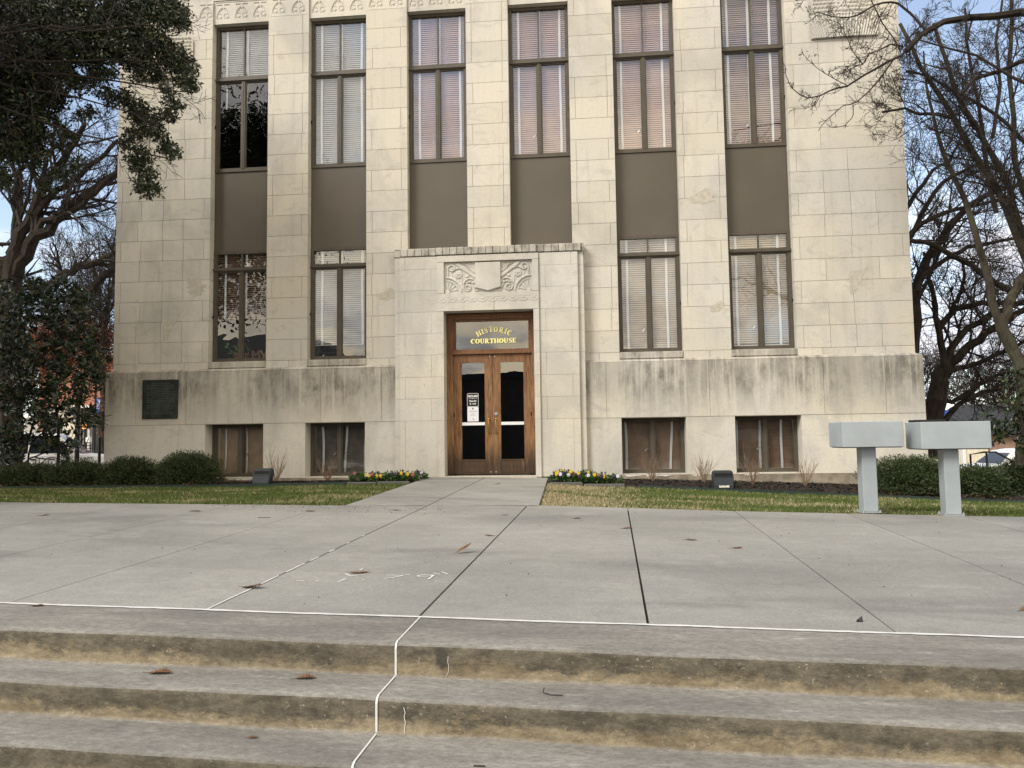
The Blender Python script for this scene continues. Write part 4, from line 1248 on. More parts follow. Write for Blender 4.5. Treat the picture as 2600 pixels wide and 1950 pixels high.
# hours sign and paper notice, taped inside the left door's glass
HS = empty("hours_sign", (-.374, DY + .014, 1.535)); tag(HS, "small black hours sign with white rounded border on the left door glass", "sign")
mb = MB()
def rrect(w, h, r_, n=5):
    P = []
    for (cx, cz, a0) in ((w / 2 - r_, h / 2 - r_, 0), (-w / 2 + r_, h / 2 - r_, 90), (-w / 2 + r_, -h / 2 + r_, 180), (w / 2 - r_, -h / 2 + r_, 270)):
        for i in range(n + 1):
            a = R(a0 + 90 * i / n); P.append((cx + r_ * math.cos(a), cz + r_ * math.sin(a)))
    return P
mb.prism(rrect(.235, .275, .025)[::1], -.0006, .002); mb.build("border", M['white'], HS)
mb = MB(); mb.prism(rrect(.222, .262, .02), -.0012, -.0004); mb.build("face", M['black'], HS)
text_mesh("HOURS", .062, M['white'], HS, (0, -.0018, .074), offset=.0022)
mb = MB(); mb.box(-.09, .09, -.0019, -.0014, .026, .030); mb.prism([(-.009, .028), (0, .019), (.009, .028), (0, .037)], -.0024, -.0015); mb.build("divider", M['white'], HS)
text_mesh("Mon-Fri", .045, M['white'], HS, (0, -.0018, -.024), offset=.0018)
text_mesh("8 - 4:45", .040, M['white'], HS, (0, -.0018, -.080), offset=.0016)
PN = empty("paper_notice", (-.374, DY + .014, 1.243)); tag(PN, "white paper notice under the black hours sign on the left door", "notice")
mb = MB(); mb.box(-.116, .116, -.0008, .0008, -.150, .150); mb.build("sheet", M['paper'], PN)
mb = MB()
for z, w in ((.060, .075), (.048, .08), (.015, .028), (-.012, .05), (-.035, .055)): mb.box(-w, w, -.0014, -.0009, z, z + .005)
mb.prism([(-.018, .095), (.018, .095), (.018, .12), (0, .135), (-.018, .12)], -.0016, -.0009)
mb.prism([(-.012, -.085), (-.002, -.11), (.01, -.10), (-.004, -.08)], -.0016, -.0009); mb.prism([(.004, -.115), (.018, -.13), (.026, -.112), (.012, -.105)], -.0016, -.0009)
mb.build("printing", M['ink'], PN)

# bronze plaque
def plaque_mat():
    t = NT("dark_green_bronze")
    c = t.mix(t.ramp(t.noise(5, 7, .7), .4, .65), (0.022, 0.027, 0.025), (0.045, 0.054, 0.048))
    return t.out(c, 0.5, t.noise(40, 5, .7), .3, .002, 0.5)
PQ = empty("bronze_plaque", (-7.03, -.10, 1.665)); tag(PQ, "square dark green bronze plaque on the stained base wall left of the windows", "plaque")
pm = plaque_mat()
mb = MB(); w, h_ = .392, .412
mb.box(-w, w, -.018, -.002, -h_, h_); strip_frame(mb, -w, w, -h_, h_, .022, -.032, -.018); mb.build("plate", pm, PQ)
mb = MB(); r = random.Random(3)
for k in range(19):
    z = .335 - k * .036; n = r.choice((2, 3, 3)); tot = .30 if k % 4 else .2
    x = -tot
    while x < tot:
        w1 = .03 + .05 * r.random(); mb.box(x, min(x + w1, tot), -.0225, -.0185, z - .008, z + .008); x += w1 + .014
mb.build("raised_lettering", plain("worn_bronze", (0.07, 0.085, 0.07), .45, .5), PQ)

# ---- things on the inside window sills
GI = .33
bp = empty("basket_planter", (-5.47, GI + .02, 2.47)); tag(bp, "wicker basket with trailing green plant inside the lower left window", "planter")
mb = MB()
for k in range(9):
    rr = .15 + .012 * math.sin(k * 1.1) + .008 * k * .3
    mb.tube([(rr * math.cos(a), rr * .6 * math.sin(a), .02 + k * .018) for a in np.linspace(0, 2 * math.pi, 19)], .011, 5)
mb.tube([(-.17 + .34 * t, 0, .16 + .32 * math.sin(math.pi * t)) for t in np.linspace(0, 1, 13)], .008, 5)
mb.build("basket", plain("wicker", (.30, .13, .06), .8), bp)
mb = MB(); r = random.Random(9)
for k in range(46):
    a = r.uniform(0, 6.28); rr = r.uniform(.0, .24); x, y, z = rr * math.cos(a) - .05, -.03 + .3 * rr * math.sin(a), .15 + .20 * r.random() * (1 - rr)
    s_ = r.uniform(.03, .055); b = r.uniform(-1, 1)
    mb.face([(x, y, z), (x + s_ * .6, y - .01, z + s_ * (.4 + b * .3)), (x + s_ * b, y - .02, z + s_ * 1.2), (x - s_ * .6, y - .01, z + s_ * (.4 - b * .3))])
mb.tube([(-.1, 0, .2), (-.22, -.02, .22), (-.3, -.02, .34)], .005, 4); mb.tube([(-.1, 0, .2), (-.2, -.02, .1), (-.28, -.02, .02)], .005, 4)
for q in ((-.31, -.02, .36), (-.28, -.02, .02), (-.34, -.02, .3)):
    mb.face([q, (q[0] + .05, q[1], q[2] + .02), (q[0] + .02, q[1], q[2] + .07), (q[0] - .04, q[1], q[2] + .04)])
mb.build("foliage", plain("pothos_leaf", (.12, .24, .05), .5, var=.3, scale=14), bp)
def letter_block(ch, x, col, lab):
    P = {'M': [[(0, 0), (.05, 0), (.05, .20), (0, .20)], [(.05, .20), (.05, .13), (.10, .05), (.10, .12)], [(.10, .12), (.10, .05), (.15, .13), (.15, .20)], [(.15, 0), (.20, 0), (.20, .20), (.15, .20)]],
         'Y': [[(.075, 0), (.125, 0), (.125, .09), (.075, .09)], [(.075, .09), (.10, .09), (.05, .20), (0, .20)], [(.10, .09), (.125, .09), (.20, .20), (.15, .20)]],
         'O': None}[ch]
    mb = MB()
    if P:
        for q in P: mb.prism(q, 0, .03)
    else:
        for i in range(16):
            a, b = 2 * math.pi * i / 16, 2 * math.pi * (i + 1) / 16
            f = lambda a, r_: (.09 + r_ * .9 * math.cos(a), .10 + r_ * math.sin(a))
            mb.prism([f(a, .045), f(a, .1), f(b, .1), f(b, .045)], 0, .03)
    o = mb.build("wooden_letter", plain(lab.split()[0] + "_craft_wood", col, .7), None, loc=None)
    o.location = (x, GI, 2.508); tag(o, lab, "letter")
letter_block('M', -5.235, (.22, .12, .08), "brown wooden craft letter M standing inside the lower left window")
letter_block('Y', -5.06, (.50, .28, .18), "pale pink wooden craft letter Y between two other letters in the window")
letter_block('O', -4.89, (.22, .32, .36), "blue-grey wooden craft letter at the right end of the letter row")
skb = empty("toy_skateboard", (-3.42, GI - .01, 2.508)); tag(skb, "small black model skateboard on the inner sill of the second lower window", "skateboard")
mb = MB(); mb.tube([(-.28, 0, .13), (-.22, 0, .10), (-.05, 0, .095), (.10, 0, .10), (.17, 0, .13)], [.012, .02, .022, .024, .018], 8); mb.build("deck", M['black'], skb)
for x in (-.2, .12):
    mb = MB(); mb.lathe([(.022, -.05), (.022, .05)], (x, 0, .03), 10, axis='y'); mb.tube([(x, 0, .03), (x, 0, .09)], .008, 5); mb.build("wheel", M['steel'], skb)
fg = empty("black_figurine", (-3.77, GI - .01, 2.5)); tag(fg, "slim black seated figurine at the left edge of the second lower window", "figurine")
mb = MB(); mb.tube([(0, 0, 0), (.01, 0, .09), (.03, 0, .2), (.0, 0, .33), (-.02, 0, .40)], [.05, .06, .05, .035, .02], 8); mb.lathe([(.001, -.04), (.03, -.02), (.035, .01), (.02, .035), (.001, .04)], (-.02, 0, .45), 10)
mb.tube([(.03, -.01, .2), (.08, -.02, .13), (.12, -.02, .11)], [.02, .016, .012], 6); mb.build("body", M['black'], fg)
wr = MB(); wr.tube([(-.10, 0, .0), (-.02, 0, .08), (.02, 0, .07), (.1, 0, .16), (.18, 0, .17)], .006, 5); wr.tube([(-.05, 0, .03), (-.04, 0, .12), (-.01, 0, .18)], .005, 5); wr.tube([(.02, 0, .07), (.05, 0, .05), (.12, 0, .12)], .005, 5)
o = wr.build("wire_ornament", M['dark_metal'], None); o.location = (-3.0, GI - .01, 2.51); tag(o, "thin dark wire ornament on the sill of the second lower window", "ornament")

# ------------------------------------------------------------------ beds
def mulch_z(x, y):
    t = min(1, max(0, (y - BEDY) / 1.45))
    zw = -0.13 if x < 0 else lin([(1, -.10), (3, -.11), (4.5, -.15), (6.5, -.215), (9, -.33), (20, -.7)], x)
    e = bed_z(x) - 0.01
    return e + (zw - e) * t + 0.055 * math.sin(math.pi * t) * (1 if x < 2 else .6)
def bed(xa, xb, seed):
    r = np.random.RandomState(seed)
    V = []; XS = np.linspace(xa, xb, int((xb - xa) / .06)); T = np.linspace(0, 1, 22)
    for x in XS:
        for t in T:
            y = BEDY + .012 + t * (1.5); V.append((x, y, mulch_z(x, y) + r.uniform(-.006, .008)))
    n = len(T); F = [(i * n + j, (i + 1) * n + j, (i + 1) * n + j + 1, i * n + j + 1) for i in range(len(XS) - 1) for j in range(n - 1)]
    tag(np_mesh("flower_bed", V, F, M['mulch_bed']), kind='structure')
bed(-14, -1.24, 1); bed(1.20, 14, 2)
def chips(name, label, cat, mat, boxes, N, smin, smax, seed, zf, lift=.012, flat=.35):
    r = np.random.RandomState(seed); V = []; F = []
    for k in range(N):
        xa, xb, ya, yb = boxes[r.randint(len(boxes))]
        x, y = r.uniform(xa, xb), r.uniform(ya, yb); z = zf(x, y) + lift * r.rand()
        an = r.uniform(0, 6.28); l = r.uniform(smin, smax); w = l * r.uniform(.2, .5); tl = r.uniform(-flat, flat) * l
        c, s = math.cos(an), math.sin(an); b = len(V)
        V += [(x + c * l, y + s * l, z + tl), (x - s * w, y + c * w, z + .004), (x - c * l, y - s * l, z - tl), (x + s * w, y - c * w, z + .010)]
        F.append((b, b + 1, b + 2, b + 3))
    tag(np_mesh(name, V, F, mat), label, cat, kind='stuff')
chips("mulch", "dark shredded bark mulch in the beds at the wall", "mulch", M['mulch'], [(-7, -1.3, BEDY + .05, -.2), (1.3, 9, BEDY + .05, -.2)], 9000, .015, .04, 3, mulch_z, .02)
chips("leaf_litter", "dead brown oak leaves blown under the hedges", "leaf litter", M['leaf_dead'], [(-13, -5.5, BEDY + .03, BEDY + .35), (6.6, 13, BEDY + .03, BEDY + .35)], 700, .02, .05, 4, lambda x, y: mulch_z(x, y) + .015, .05, .5)
chips("bed_leaves", "a few pale dead leaves on the dark mulch", "leaf litter", M['leaf_dead'], [(-5.5, -1.6, BEDY + .05, -.6), (1.6, 6.5, BEDY + .05, -.6)], 60, .02, .035, 6, lambda x, y: mulch_z(x, y) + .015, .01)
chips("crumbs", "specks of dirt and leaf crumbs scattered over the plaza", "debris", M['joint'], [(-6, 7, -10.9, -5.8), (-2.2, .2, -6.3, -5.5), (-3.2, -1.0, -5.75, -5.5)], 330, .003, .012, 5, lambda x, y: plaza_z(x, y) + .002, .002, .1)

def edging(xa, xb, mat, nm, label, y=BEDY):
    mb = MB(); X = np.linspace(xa, xb, 40)
    for a, b in zip(X[:-1], X[1:]):
        za, zb = bed_z(a), bed_z(b)
        p = [(a, y, za - .1), (b, y, zb - .1), (b, y, zb + .038), (a, y, za + .038)]; q = [(c[0], c[1] + .012, c[2]) for c in p]
        mb.face(p); mb.face([p[3], p[2], q[2], q[3]]); mb.face([q[1], q[0], q[3], q[2]])
    tag(mb.build(nm, mat), label, "edging")
edging(-14, -2.52, M['edging'], "lawn_edging", "green steel edging strip along the bed left of the walk")
edging(2.85, 14, M['edging'], "lawn_edging", "green steel edging strip along the bed right of the walk")
def edge_block(xa, xb, label):
    mb = MB(); z = bed_z((xa + xb) / 2); mb.bbox(xa, xb, BEDY - .01, BEDY + .07, z - .12, z + .03, .012)
    tag(mb.build("edging_block", M['edging_grey']), label, "edging block", "edging blocks before the pansies")
for a, b, l in ((-2.5, -1.95, "grey edging block at the outer end of the left pansy bed"), (-1.93, -1.32, "grey edging block between left pansies and the walk"),
                (1.25, 1.85, "low grey edging block beside the walk on the right"), (1.87, 2.6, "low grey edging block at the outer end of the right pansy bed")): edge_block(a, b, l)

# ---- leaf clouds
def leaf_arrays(P, D, L, W, r, fold=.25):
    """diamond leaves folded along the midrib; P positions, D directions"""
    N = len(P); D = D / (np.linalg.norm(D, axis=1, keepdims=True) + 1e-9)
    rv = r.normal(size=(N, 3)); S = np.cross(D, rv); S /= (np.linalg.norm(S, axis=1, keepdims=True) + 1e-9)
    Nn = np.cross(D, S)
    L = np.asarray(L).reshape(-1, 1); W = np.asarray(W).reshape(-1, 1)
    a = P; b = P + D * L * .45 + S * W / 2 + Nn * W * fold; c = P + D * L; d = P + D * L * .45 - S * W / 2 + Nn * W * fold
    V = np.stack([a, b, c, d], 1).reshape(-1, 3); q = np.arange(N) * 4
    F = np.concatenate([np.stack([q, q + 1, q + 2], 1), np.stack([q, q + 2, q + 3], 1)])
    return V, F
def shrub(x, y, z, rx, ry, rz, N, seed, label, group, leaf=.034, name="hedge_shrub"):
    r = np.random.RandomState(seed)
    root = empty(name, (x, y, z)); tag(root, label, "shrub", group)
    th = r.uniform(0, 2 * np.pi, N); u = r.uniform(-.35, 1, N); u = np.sign(u) * np.abs(u) ** .9
    s = np.sqrt(1 - u ** 2)
    d = np.stack([np.cos(th) * s, np.sin(th) * s, u], 1)
    lump = 1 + .10 * np.sin(th * 3 + seed) * s + .09 * np.sin(th * 7 + u * 6 + seed) + .06 * np.sin(u * 11 + th * 4)
    rad = (0.80 + .24 * r.rand(N) ** 1.5) * lump
    sq = np.abs(d) ** .92 * np.sign(d)
    P = sq * np.array([rx, ry, rz]) * rad[:, None] + np.array([0, 0, rz * .35])
    P[:, 2] = np.maximum(P[:, 2], .02)
    D = d + r.normal(size=(N, 3)) * .55 + np.array([0, 0, .35])
    V, F = leaf_arrays(P, D, leaf * r.uniform(.7, 1.4, N), leaf * .5 * r.uniform(.7, 1.2, N), r)
    np_mesh("foliage", V, F, M['leaf_hedge'], root)
    mb = MB()
    for k in range(14):
        a = r.uniform(0, 6.28); mb.tube([(0, 0, -.05), (.4 * rx * math.cos(a), .4 * ry * math.sin(a), rz * .5), (.85 * rx * math.cos(a + .2), .85 * ry * math.sin(a + .2), rz * (.7 + .5 * r.rand()))], [.012, .008, .003], 4)
    for k in range(10):
        a = r.uniform(0, 6.28); q = r.uniform(.1, .7)
        mb.tube([(q * rx * math.cos(a), q * ry * math.sin(a), rz * 1.1), (q * rx * math.cos(a) + .03, q * ry * math.sin(a), rz * 1.25 + .12 * r.rand())], [.003, .0015], 3)
    mb.build("stem", M['twig'], root)
    # dark inner mass of twigs and shaded leaves
    r2 = np.random.RandomState(seed + 500); n2 = N // 3
    d2 = r2.normal(size=(n2, 3)); d2 /= np.linalg.norm(d2, axis=1, keepdims=True)
    P2 = d2 * np.array([rx, ry, rz]) * r2.uniform(.45, .8, n2)[:, None] + np.array([0, 0, rz * .4]); P2[:, 2] = np.maximum(P2[:, 2], .02)
    V, F = leaf_arrays(P2, r2.normal(size=(n2, 3)), np.full(n2, leaf * 2.2), np.full(n2, leaf * 1.4), r2)
    np_mesh("inner_foliage", V, F, M['leaf_hedge'], root)
    return root
GH = "clipped evergreen shrubs along the left wall"
shrub(-5.93, -.98, -.12, .62, .50, .48, 15000, 1, "rounded evergreen shrub under the bronze plaque nearest the left basement window", GH)
shrub(-7.12, -1.0, -.12, .55, .50, .42, 12000, 2, "evergreen shrub second from the left basement window at the building corner", GH)
shrub(-8.2, -1.0, -.13, .65, .5, .38, 12000, 3, "low evergreen shrub just left of the building corner", GH)
shrub(-9.3, -.95, -.14, .68, .5, .36, 12000, 4, "low evergreen shrub under the magnolia in front of the white patrol vehicle", GH)
shrub(-10.35, -1.0, -.15, .68, .5, .36, 9000, 5, "low evergreen shrub at the left edge of the hedge row", GH)
GH2 = "evergreen shrubs right of the building"
shrub(7.75, -1.0, -.33, .78, .52, .47, 15000, 6, "broad evergreen shrub at the right corner behind the grey pedestals", GH2)
shrub(8.95, -.8, -.42, .6, .5, .40, 11000, 7, "loose evergreen shrub right of the far pedestal post", GH2)
shrub(9.95, -.6, -.46, .62, .5, .50, 11000, 8, "evergreen shrub at the right edge before the white van", GH2)
shrub(10.9, -1.1, -.5, .6, .5, .34, 6000, 9, "low evergreen shrub outermost at the right", GH2)

def twig_bush(x, y, h, seed, label, leaves=0):
    r = random.Random(seed); z = mulch_z(x, y) - .02
    root = empty("dormant_shrub", (x, y, z)); tag(root, label, "shrub", "leafless shrubs in the wall bed")
    mb = MB(); tips = []
    for k in range(15):
        a = r.uniform(0, 6.28); sp = r.uniform(.15, .5); L = h * r.uniform(.65, 1.1)
        p = np.array([0, 0, 0.0]); pts = [p]; d = np.array([math.cos(a) * sp * 1.5, math.sin(a) * sp, 1.0])
        for s_ in range(5):
            d = d + np.array([r.uniform(-.15, .15), r.uniform(-.12, .12), .05]); p = p + d / np.linalg.norm(d) * L / 5; pts.append(p)
            if s_ in (1, 2, 3) and r.random() < .75:
                e = d / np.linalg.norm(d) + np.array([r.uniform(-.7, .7), r.uniform(-.6, .6), .2]); q = p + e * L * .22; mb.tube([p, q, q + e * L * .12 + np.array([0, 0, .02])], [.0032, .0025, .0015], 3); tips.append(q)
        mb.tube(pts, [.006, .005, .0045, .004, .003, .002], 4); tips.append(pts[-1])
    mb.build("stem", M['twig_pale'], root)
    if leaves:
        rr = np.random.RandomState(seed); P = np.array([tips[rr.randint(len(tips))] * rr.uniform(.2, .7) for _ in range(leaves)]) + rr.normal(size=(leaves, 3)) * .04
        P[:, 2] = np.abs(P[:, 2]) + .03
        V, F = leaf_arrays(P, rr.normal(size=(leaves, 3)), np.full(leaves, .04), np.full(leaves, .022), rr); tag(np_mesh("dead_foliage", V, F, M['leaf_dead'], root), kind="stuff")
for a in ((-5.36, -.75, .50, 1, "thin leafless shrub before the tan-shaded basement window", 0), (-4.22, -.75, .56, 2, "pale leafless twig shrub just right of the left floodlight", 0),
          (-3.15, -.8, .46, 3, "leafless shrub with dead brown leaves before the dark basement window", 40), (3.16, -.8, .45, 4, "leafless shrub before the left half of the right-hand basement window pair", 4),
          (4.12, -.8, .50, 5, "fan-shaped leafless shrub between the two right basement windows", 0), (5.0, -.85, .52, 6, "leafless shrub just right of the right floodlight", 0),
          (5.95, -.8, .50, 7, "leafless shrub at the right edge of the last basement window", 0), (7.02, -.8, .42, 8, "leafless shrub with brown leaves at its base behind the near pedestal", 50)):
    twig_bush(*a[:4], a[4], a[5])

# ---- pansies
PET = {'yellow': plain("yellow_petal", (.60, .42, .03), .6), 'purple': plain("deep_purple_petal", (.035, .015, .05), .6), 'white': plain("lilac_white_petal", (.62, .60, .72), .6),
       'pink': plain("rose_petal", (.35, .10, .12), .6)}
M['pansy_leaf'] = leafmat("pansy_leaf", (.025, .065, .015), (.07, .13, .03), .5)
def pansy(x, y, flowers, seed, label, group):
    z = mulch_z(x, y) + .03; root = empty("pansy_plant", (x, y, z)); tag(root, label, "flower", group)
    r = np.random.RandomState(seed); N = 240
    d = r.normal(size=(N, 3)); d[:, 2] = np.abs(d[:, 2]) * .8 + .05; d /= np.linalg.norm(d, axis=1, keepdims=True)
    P = d * np.array([.17, .16, .15]) * r.uniform(.4, 1.0, N)[:, None]
    V, F = leaf_arrays(P, d + r.normal(size=(N, 3)) * .5, r.uniform(.04, .07, N), r.uniform(.025, .042, N), r); np_mesh("foliage", V, F, M['pansy_leaf'], root)
    for k, colr in enumerate(flowers):
        an = r.uniform(-2.6, -.5); fx, fy, fz = .11 * math.cos(an) * r.uniform(.3, 1.2), .13 * math.sin(an), r.uniform(.09, .155)
        mb = MB(); 
        for q in range(5):
            a = R(90 + 72 * q + r.uniform(-8, 8)); s_ = .022
            c = (fx + s_ * .75 * math.cos(a), fy - .01 - .003 * q, fz + s_ * .75 * math.sin(a))
            mb.face([(c[0] + s_ * .9 * math.cos(b), c[1] - .006 * math.sin(b * 2), c[2] + s_ * .9 * math.sin(b)) for b in np.linspace(0, 2 * math.pi, 8)[:-1]])
        mb.tube([(fx, fy, fz), (fx * .8, fy * .7, .02)], .003, 3)
        mb.build("flower", PET[colr], root)
pl_ = [(-2.38, ['pink'], "low leafy pansy clump at the outer end of the left bed"), (-2.16, ['yellow', 'yellow', 'white'], "pansy clump with yellow blooms and one white, left bed"),
       (-1.98, ['yellow', 'yellow', 'pink'], "pansy clump with two big yellow blooms in the left bed"), (-1.76, ['purple'], "mostly green pansy clump mid left bed"),
       (-1.56, ['purple', 'purple', 'yellow'], "dark purple pansy clump in the left bed"), (-1.36, ['yellow', 'yellow', 'pink'], "yellow pansy clump nearest the walk in front of the left pilaster"),
       (-1.30, ['purple', 'white', 'purple'], "pansy clump with purple and white blooms at the left foot of the portal")]
for i, (x, f, l) in enumerate(pl_): pansy(x, (-1.32 if i < 6 else -.85) + .08 * math.sin(i * 2), f, 60 + i, l, "pansies left of the walk")
pr_ = [(1.42, ['yellow', 'white', 'purple', 'yellow'], "pansy clump with mixed blooms nearest the walk, right bed"), (1.60, ['yellow', 'yellow', 'pink', 'white'], "tall yellow and white pansy clump, second from the walk on the right"),
       (1.80, ['purple', 'purple', 'yellow'], "purple pansy clump in the middle of the right bed"), (2.0, ['yellow', 'yellow', 'white'], "yellow pansy clump beyond the purple one in the right bed"),
       (2.2, ['purple', 'pink', 'yellow'], "pansy clump with rose and purple blooms in the right bed"), (2.42, ['white', 'purple'], "pansy clump with a white bloom by the right pilaster edge"),
       (1.5, ['purple', 'yellow', 'white'], "pansy clump tucked behind the nearest one by the walk"), (1.95, ['yellow', 'purple', 'white'], "pansy clump at the back of the right bed against the portal")]
for i, (x, f, l) in enumerate(pr_): pansy(x, (-1.30 if i < 6 else -.98) + .07 * math.sin(i * 2.2), f, 80 + i, l, "pansies right of the walk")

# ---- floodlights
def floodlight(x, y, z, rz, tilt, label, dirt=False):
    root = empty("floodlight", (x, y, z), rz); tag(root, label, "floodlight", "ground floodlights")
    mb = MB()
    P = [(-.165, -.02), (-.125, -.04), (-.12, -.015), (.12, -.015), (.125, -.04), (.165, -.02), (.185, .16), (.175, .255), (.145, .285), (-.145, .285), (-.175, .255), (-.185, .16)]
    mb.prism(P, -.04, .09)
    mb.prism([(-.16, .01), (.16, .01), (.175, .155), (-.175, .155)], -.052, -.0405)
    mb.box(-.18, .18, -.058, -.041, .162, .176)
    ti = math.sin(tilt); V = [(v[0], v[1] + (v[2]) * ti * .6, v[2]) for v in mb.v]; mb.v = V
    h = mb.build("housing", M['lamp_body'], root)
    mb = MB()
    for k in range(18): mb.box(-.155 + k * .018, -.150 + k * .018, -.052, -.0405, .185, .24)
    mb.v = [(v[0], v[1] + v[2] * ti * .6, v[2]) for v in mb.v]; mb.build("fin", M['black'], root)
    mb = MB(); mb.box(-.16, .16, -.0435, -.0402, .18, .243); mb.v = [(v[0], v[1] + v[2] * ti * .6, v[2]) for v in mb.v]; mb.build("grille", M['dark_metal'], root)
    mb = MB(); mb.tube([(-.19, .03, .08), (-.22, .03, .08), (-.22, .05, -.1)], .01, 5); mb.tube([(.19, .03, .08), (.21, .03, .08), (.21, .05, -.1)], .01, 5); mb.build("bracket", M['dark_metal'], root)
    if dirt:
        mb = MB(); r = random.Random(2)
        for k in range(9): mb.prism([(-.09 + k * .02, -.015), (-.065 + k * .02, -.015), (-.07 + k * .02, .01 + .02 * r.random()), (-.085 + k * .02, .012 + .015 * r.random())], -.056, -.0525)
        mb.build("paint_splash", M['flake'], root)
floodlight(-4.23, -1.42, -.055, R(-6), .5, "slate grey floodlight in front of the left basement windows")
floodlight(4.36, -1.42, -.175, R(3), .25, "slate grey floodlight with white splash at its foot by the right basement windows", True)

# ---- pedestals
def pedestal(x, y, rz, W, H, Dp, zb, ztop, pw, label, lid=False, px=0):
    root = empty("pedestal", (x, y, zb), rz); tag(root, label, "pedestal", "grey metal pedestals")
    hh = ztop - zb
    mb = MB(); mb.bbox(-W / 2, W / 2, -Dp / 2, Dp / 2, hh - H, hh, .006); mb.build("display_box", M['pedestal'], root)
    mb = MB(); mb.bbox(px - pw / 2, px + pw / 2, -pw / 2, pw / 2, 0.006, hh - H - .001, .006); mb.build("post", M['pedestal'], root)
    mb = MB(); mb.box(px - pw * .64, px + pw * .64, -pw * .64, pw * .64, -.004, .005)
    for sx in (-1, 1):
        for sy in (-1, 1): mb.lathe([(.012, .005), (.012, .02), (.006, .022), (.006, .034)], (px + sx * pw * .57, sy * pw * .57, 0), 6)
    mb.build("base_plate", M['pedestal'], root)
    mb = MB(); mb.box(-W / 2 + .02, W / 2 - .02, -Dp / 2 + .02, Dp / 2 - .02, hh - H - .008, hh - H + .001); mb.build("underside", M['dark_metal'], root)
    if lid:
        mb = MB(); mb.bbox(-W / 2 + .03, W / 2 - .42, -.05, Dp / 2 - .03, hh + .002, hh + .030, .004); mb.build("lid", M['black'], root)
    return root
pz = plaza_z
pedestal(5.425, -5.52, R(1), .73, .315, .50, pz(5.47, -5.52), pz(5.47, -5.52) + 1.125, .175, "pale grey metal pedestal with empty box top, the one nearer the walk")
pedestal(6.325, -5.70, R(-2), .785, .325, .50, pz(6.39, -5.70), pz(6.39, -5.70) + 1.125, .175, "pale grey metal pedestal with a black lid on its box, farther right", True)

# ---- fallen oak leaves
def oak_leaf(x, y, z, size, an, tilt, seed, label, curl=.3, hold=None):
    r = random.Random(seed); n = 7; L = []; Rr = []
    mb = MB(); mid = []
    for i in range(15):
        t = i / 14; w = .30 * math.sin(math.pi * min(1, t * 1.02)) ** .6 * (1.0 if i % 2 else .42) * (1 + .2 * r.random())
        mid.append((t, w))
    c, s = math.cos(an), math.sin(an)
    def P(u, v):
        zz_ = curl * (abs(v) * .55) + tilt * u + .04 * math.sin(u * 5 + seed)
        return (x + size * (u * c - v * s), y + size * (u * s + v * c), z + .003 + size * max(0, zz_))
    for i in range(14):
        (t0, w0), (t1, w1) = mid[i], mid[i + 1]
        mb.face([P(t0, 0), P(t1, 0), P(t1 + .03, w1), P(t0 + .03, w0)]); mb.face([P(t1, 0), P(t0, 0), P(t0 + .03, -w0), P(t1 + .03, -w1)])
    mb.tube([P(-.25, 0), P(0, 0), P(.9, 0)], [.0016, .0014, .0008], 3)
    o = mb.build("fallen_leaf", M['leaf_dead'], None, origin=(x, y, z)); tag(o, label, "leaf", "fallen oak leaves")
pl3 = lambda x, y: (x, y, plaza_z(x, y))
oak_leaf(*pl3(.80, -8.98), .14, R(40), .55, 1, "lobed brown oak leaf standing up on the slab between caulked crack and black joint", .35)
oak_leaf(*pl3(.13, -9.88), .15, R(10), .03, 2, "flat brown oak leaf lying on the white paint marks")
oak_leaf(*pl3(-.45, -10.42), .16, R(-15), .1, 3, "curled oak leaf on the white caulked crack", .5)
oak_leaf(*pl3(-1.52, -11.06), .08, R(5), .02, 4, "small brown leaf on the white caulk at far left")
zt1 = lambda x, y: plaza_z(*uv(float(np.dot(np.array([x, y]) - O0, U)), 0))
oak_leaf(-.37, -11.70, zt1(-.37, -11.7) - .166, .125, R(4), .02, 5, "flat brown oak leaf on the second step, left of the other", .2)
oak_leaf(.43, -11.72, zt1(.43, -11.7) - .166, .10, R(12), .05, 6, "crumpled oak leaf on the second step left of the caulk line", .6)
oak_leaf(.33, -12.06, zt1(.33, -12.06) - .333, .05, R(20), .02, 7, "tiny dark leaf on the third step")
for k, (x, y, s_, a, l) in enumerate(((2.85, -8.03, .11, 0, "tan oak leaf on the middle of the right-hand slabs"), (3.21, -8.47, .10, 20, "pale rust leaf right of the tan one"),
     (1.01, -7.95, .11, 170, "brown leaf touching the black joint beyond the standing leaf"), (2.28, -7.3, .12, 5, "rust leaf crossing the second black joint"), (1.75, -6.55, .10, 8, "rust-red leaf on the slab near the right lawn"),
     (-3.03, -6.3, .13, 10, "curled leaf on the far left slabs"), (-1.6, -6.15, .12, 0, "thin red-brown leaf near the left lawn edge"), (-.55, -5.95, .11, 5, "thin leaf where the walk meets the plaza"),
     (-4.6, -6.9, .12, 60, "brown leaf on the leftmost slabs"), (.28, -1.9, .12, 5, "lone leaf on the walk before the doors"), (4.52, -10.6, .12, 30, "dark curled leaf at the right edge of the plaza"),
     (-4.3, -4.2, .15, 30, "pink-tan leaf lying on the left lawn"), (-6.0, -3.4, .14, 60, "tan leaf on the lawn by the left hedge"), (.9, -6.3, .08, 0, "small leaf at the near end of the walk"))):
    z_ = plaza_z(x, y) if not (y > -5.2 and x < -1) else lawn_z(x, y) + .03
    oak_leaf(x, y, z_, s_, R(a), .04, 20 + k, l, .35)
mb = MB(); 
x_, y_ = 3.46, -10.95; zc = plaza_z(x_, y_) + .003
mb.face([(x_ - .02, y_ - .012, zc), (x_ + .018, y_ - .01, zc), (x_ + .02, y_ + .012, zc + .028), (x_ - .004, y_ + .004, zc + .006)]); mb.face([(x_ - .02, y_ - .012, zc), (x_ - .004, y_ + .004, zc + .006), (x_ + .02, y_ + .012, zc + .028), (x_ - .012, y_ + .012, zc + .002)])
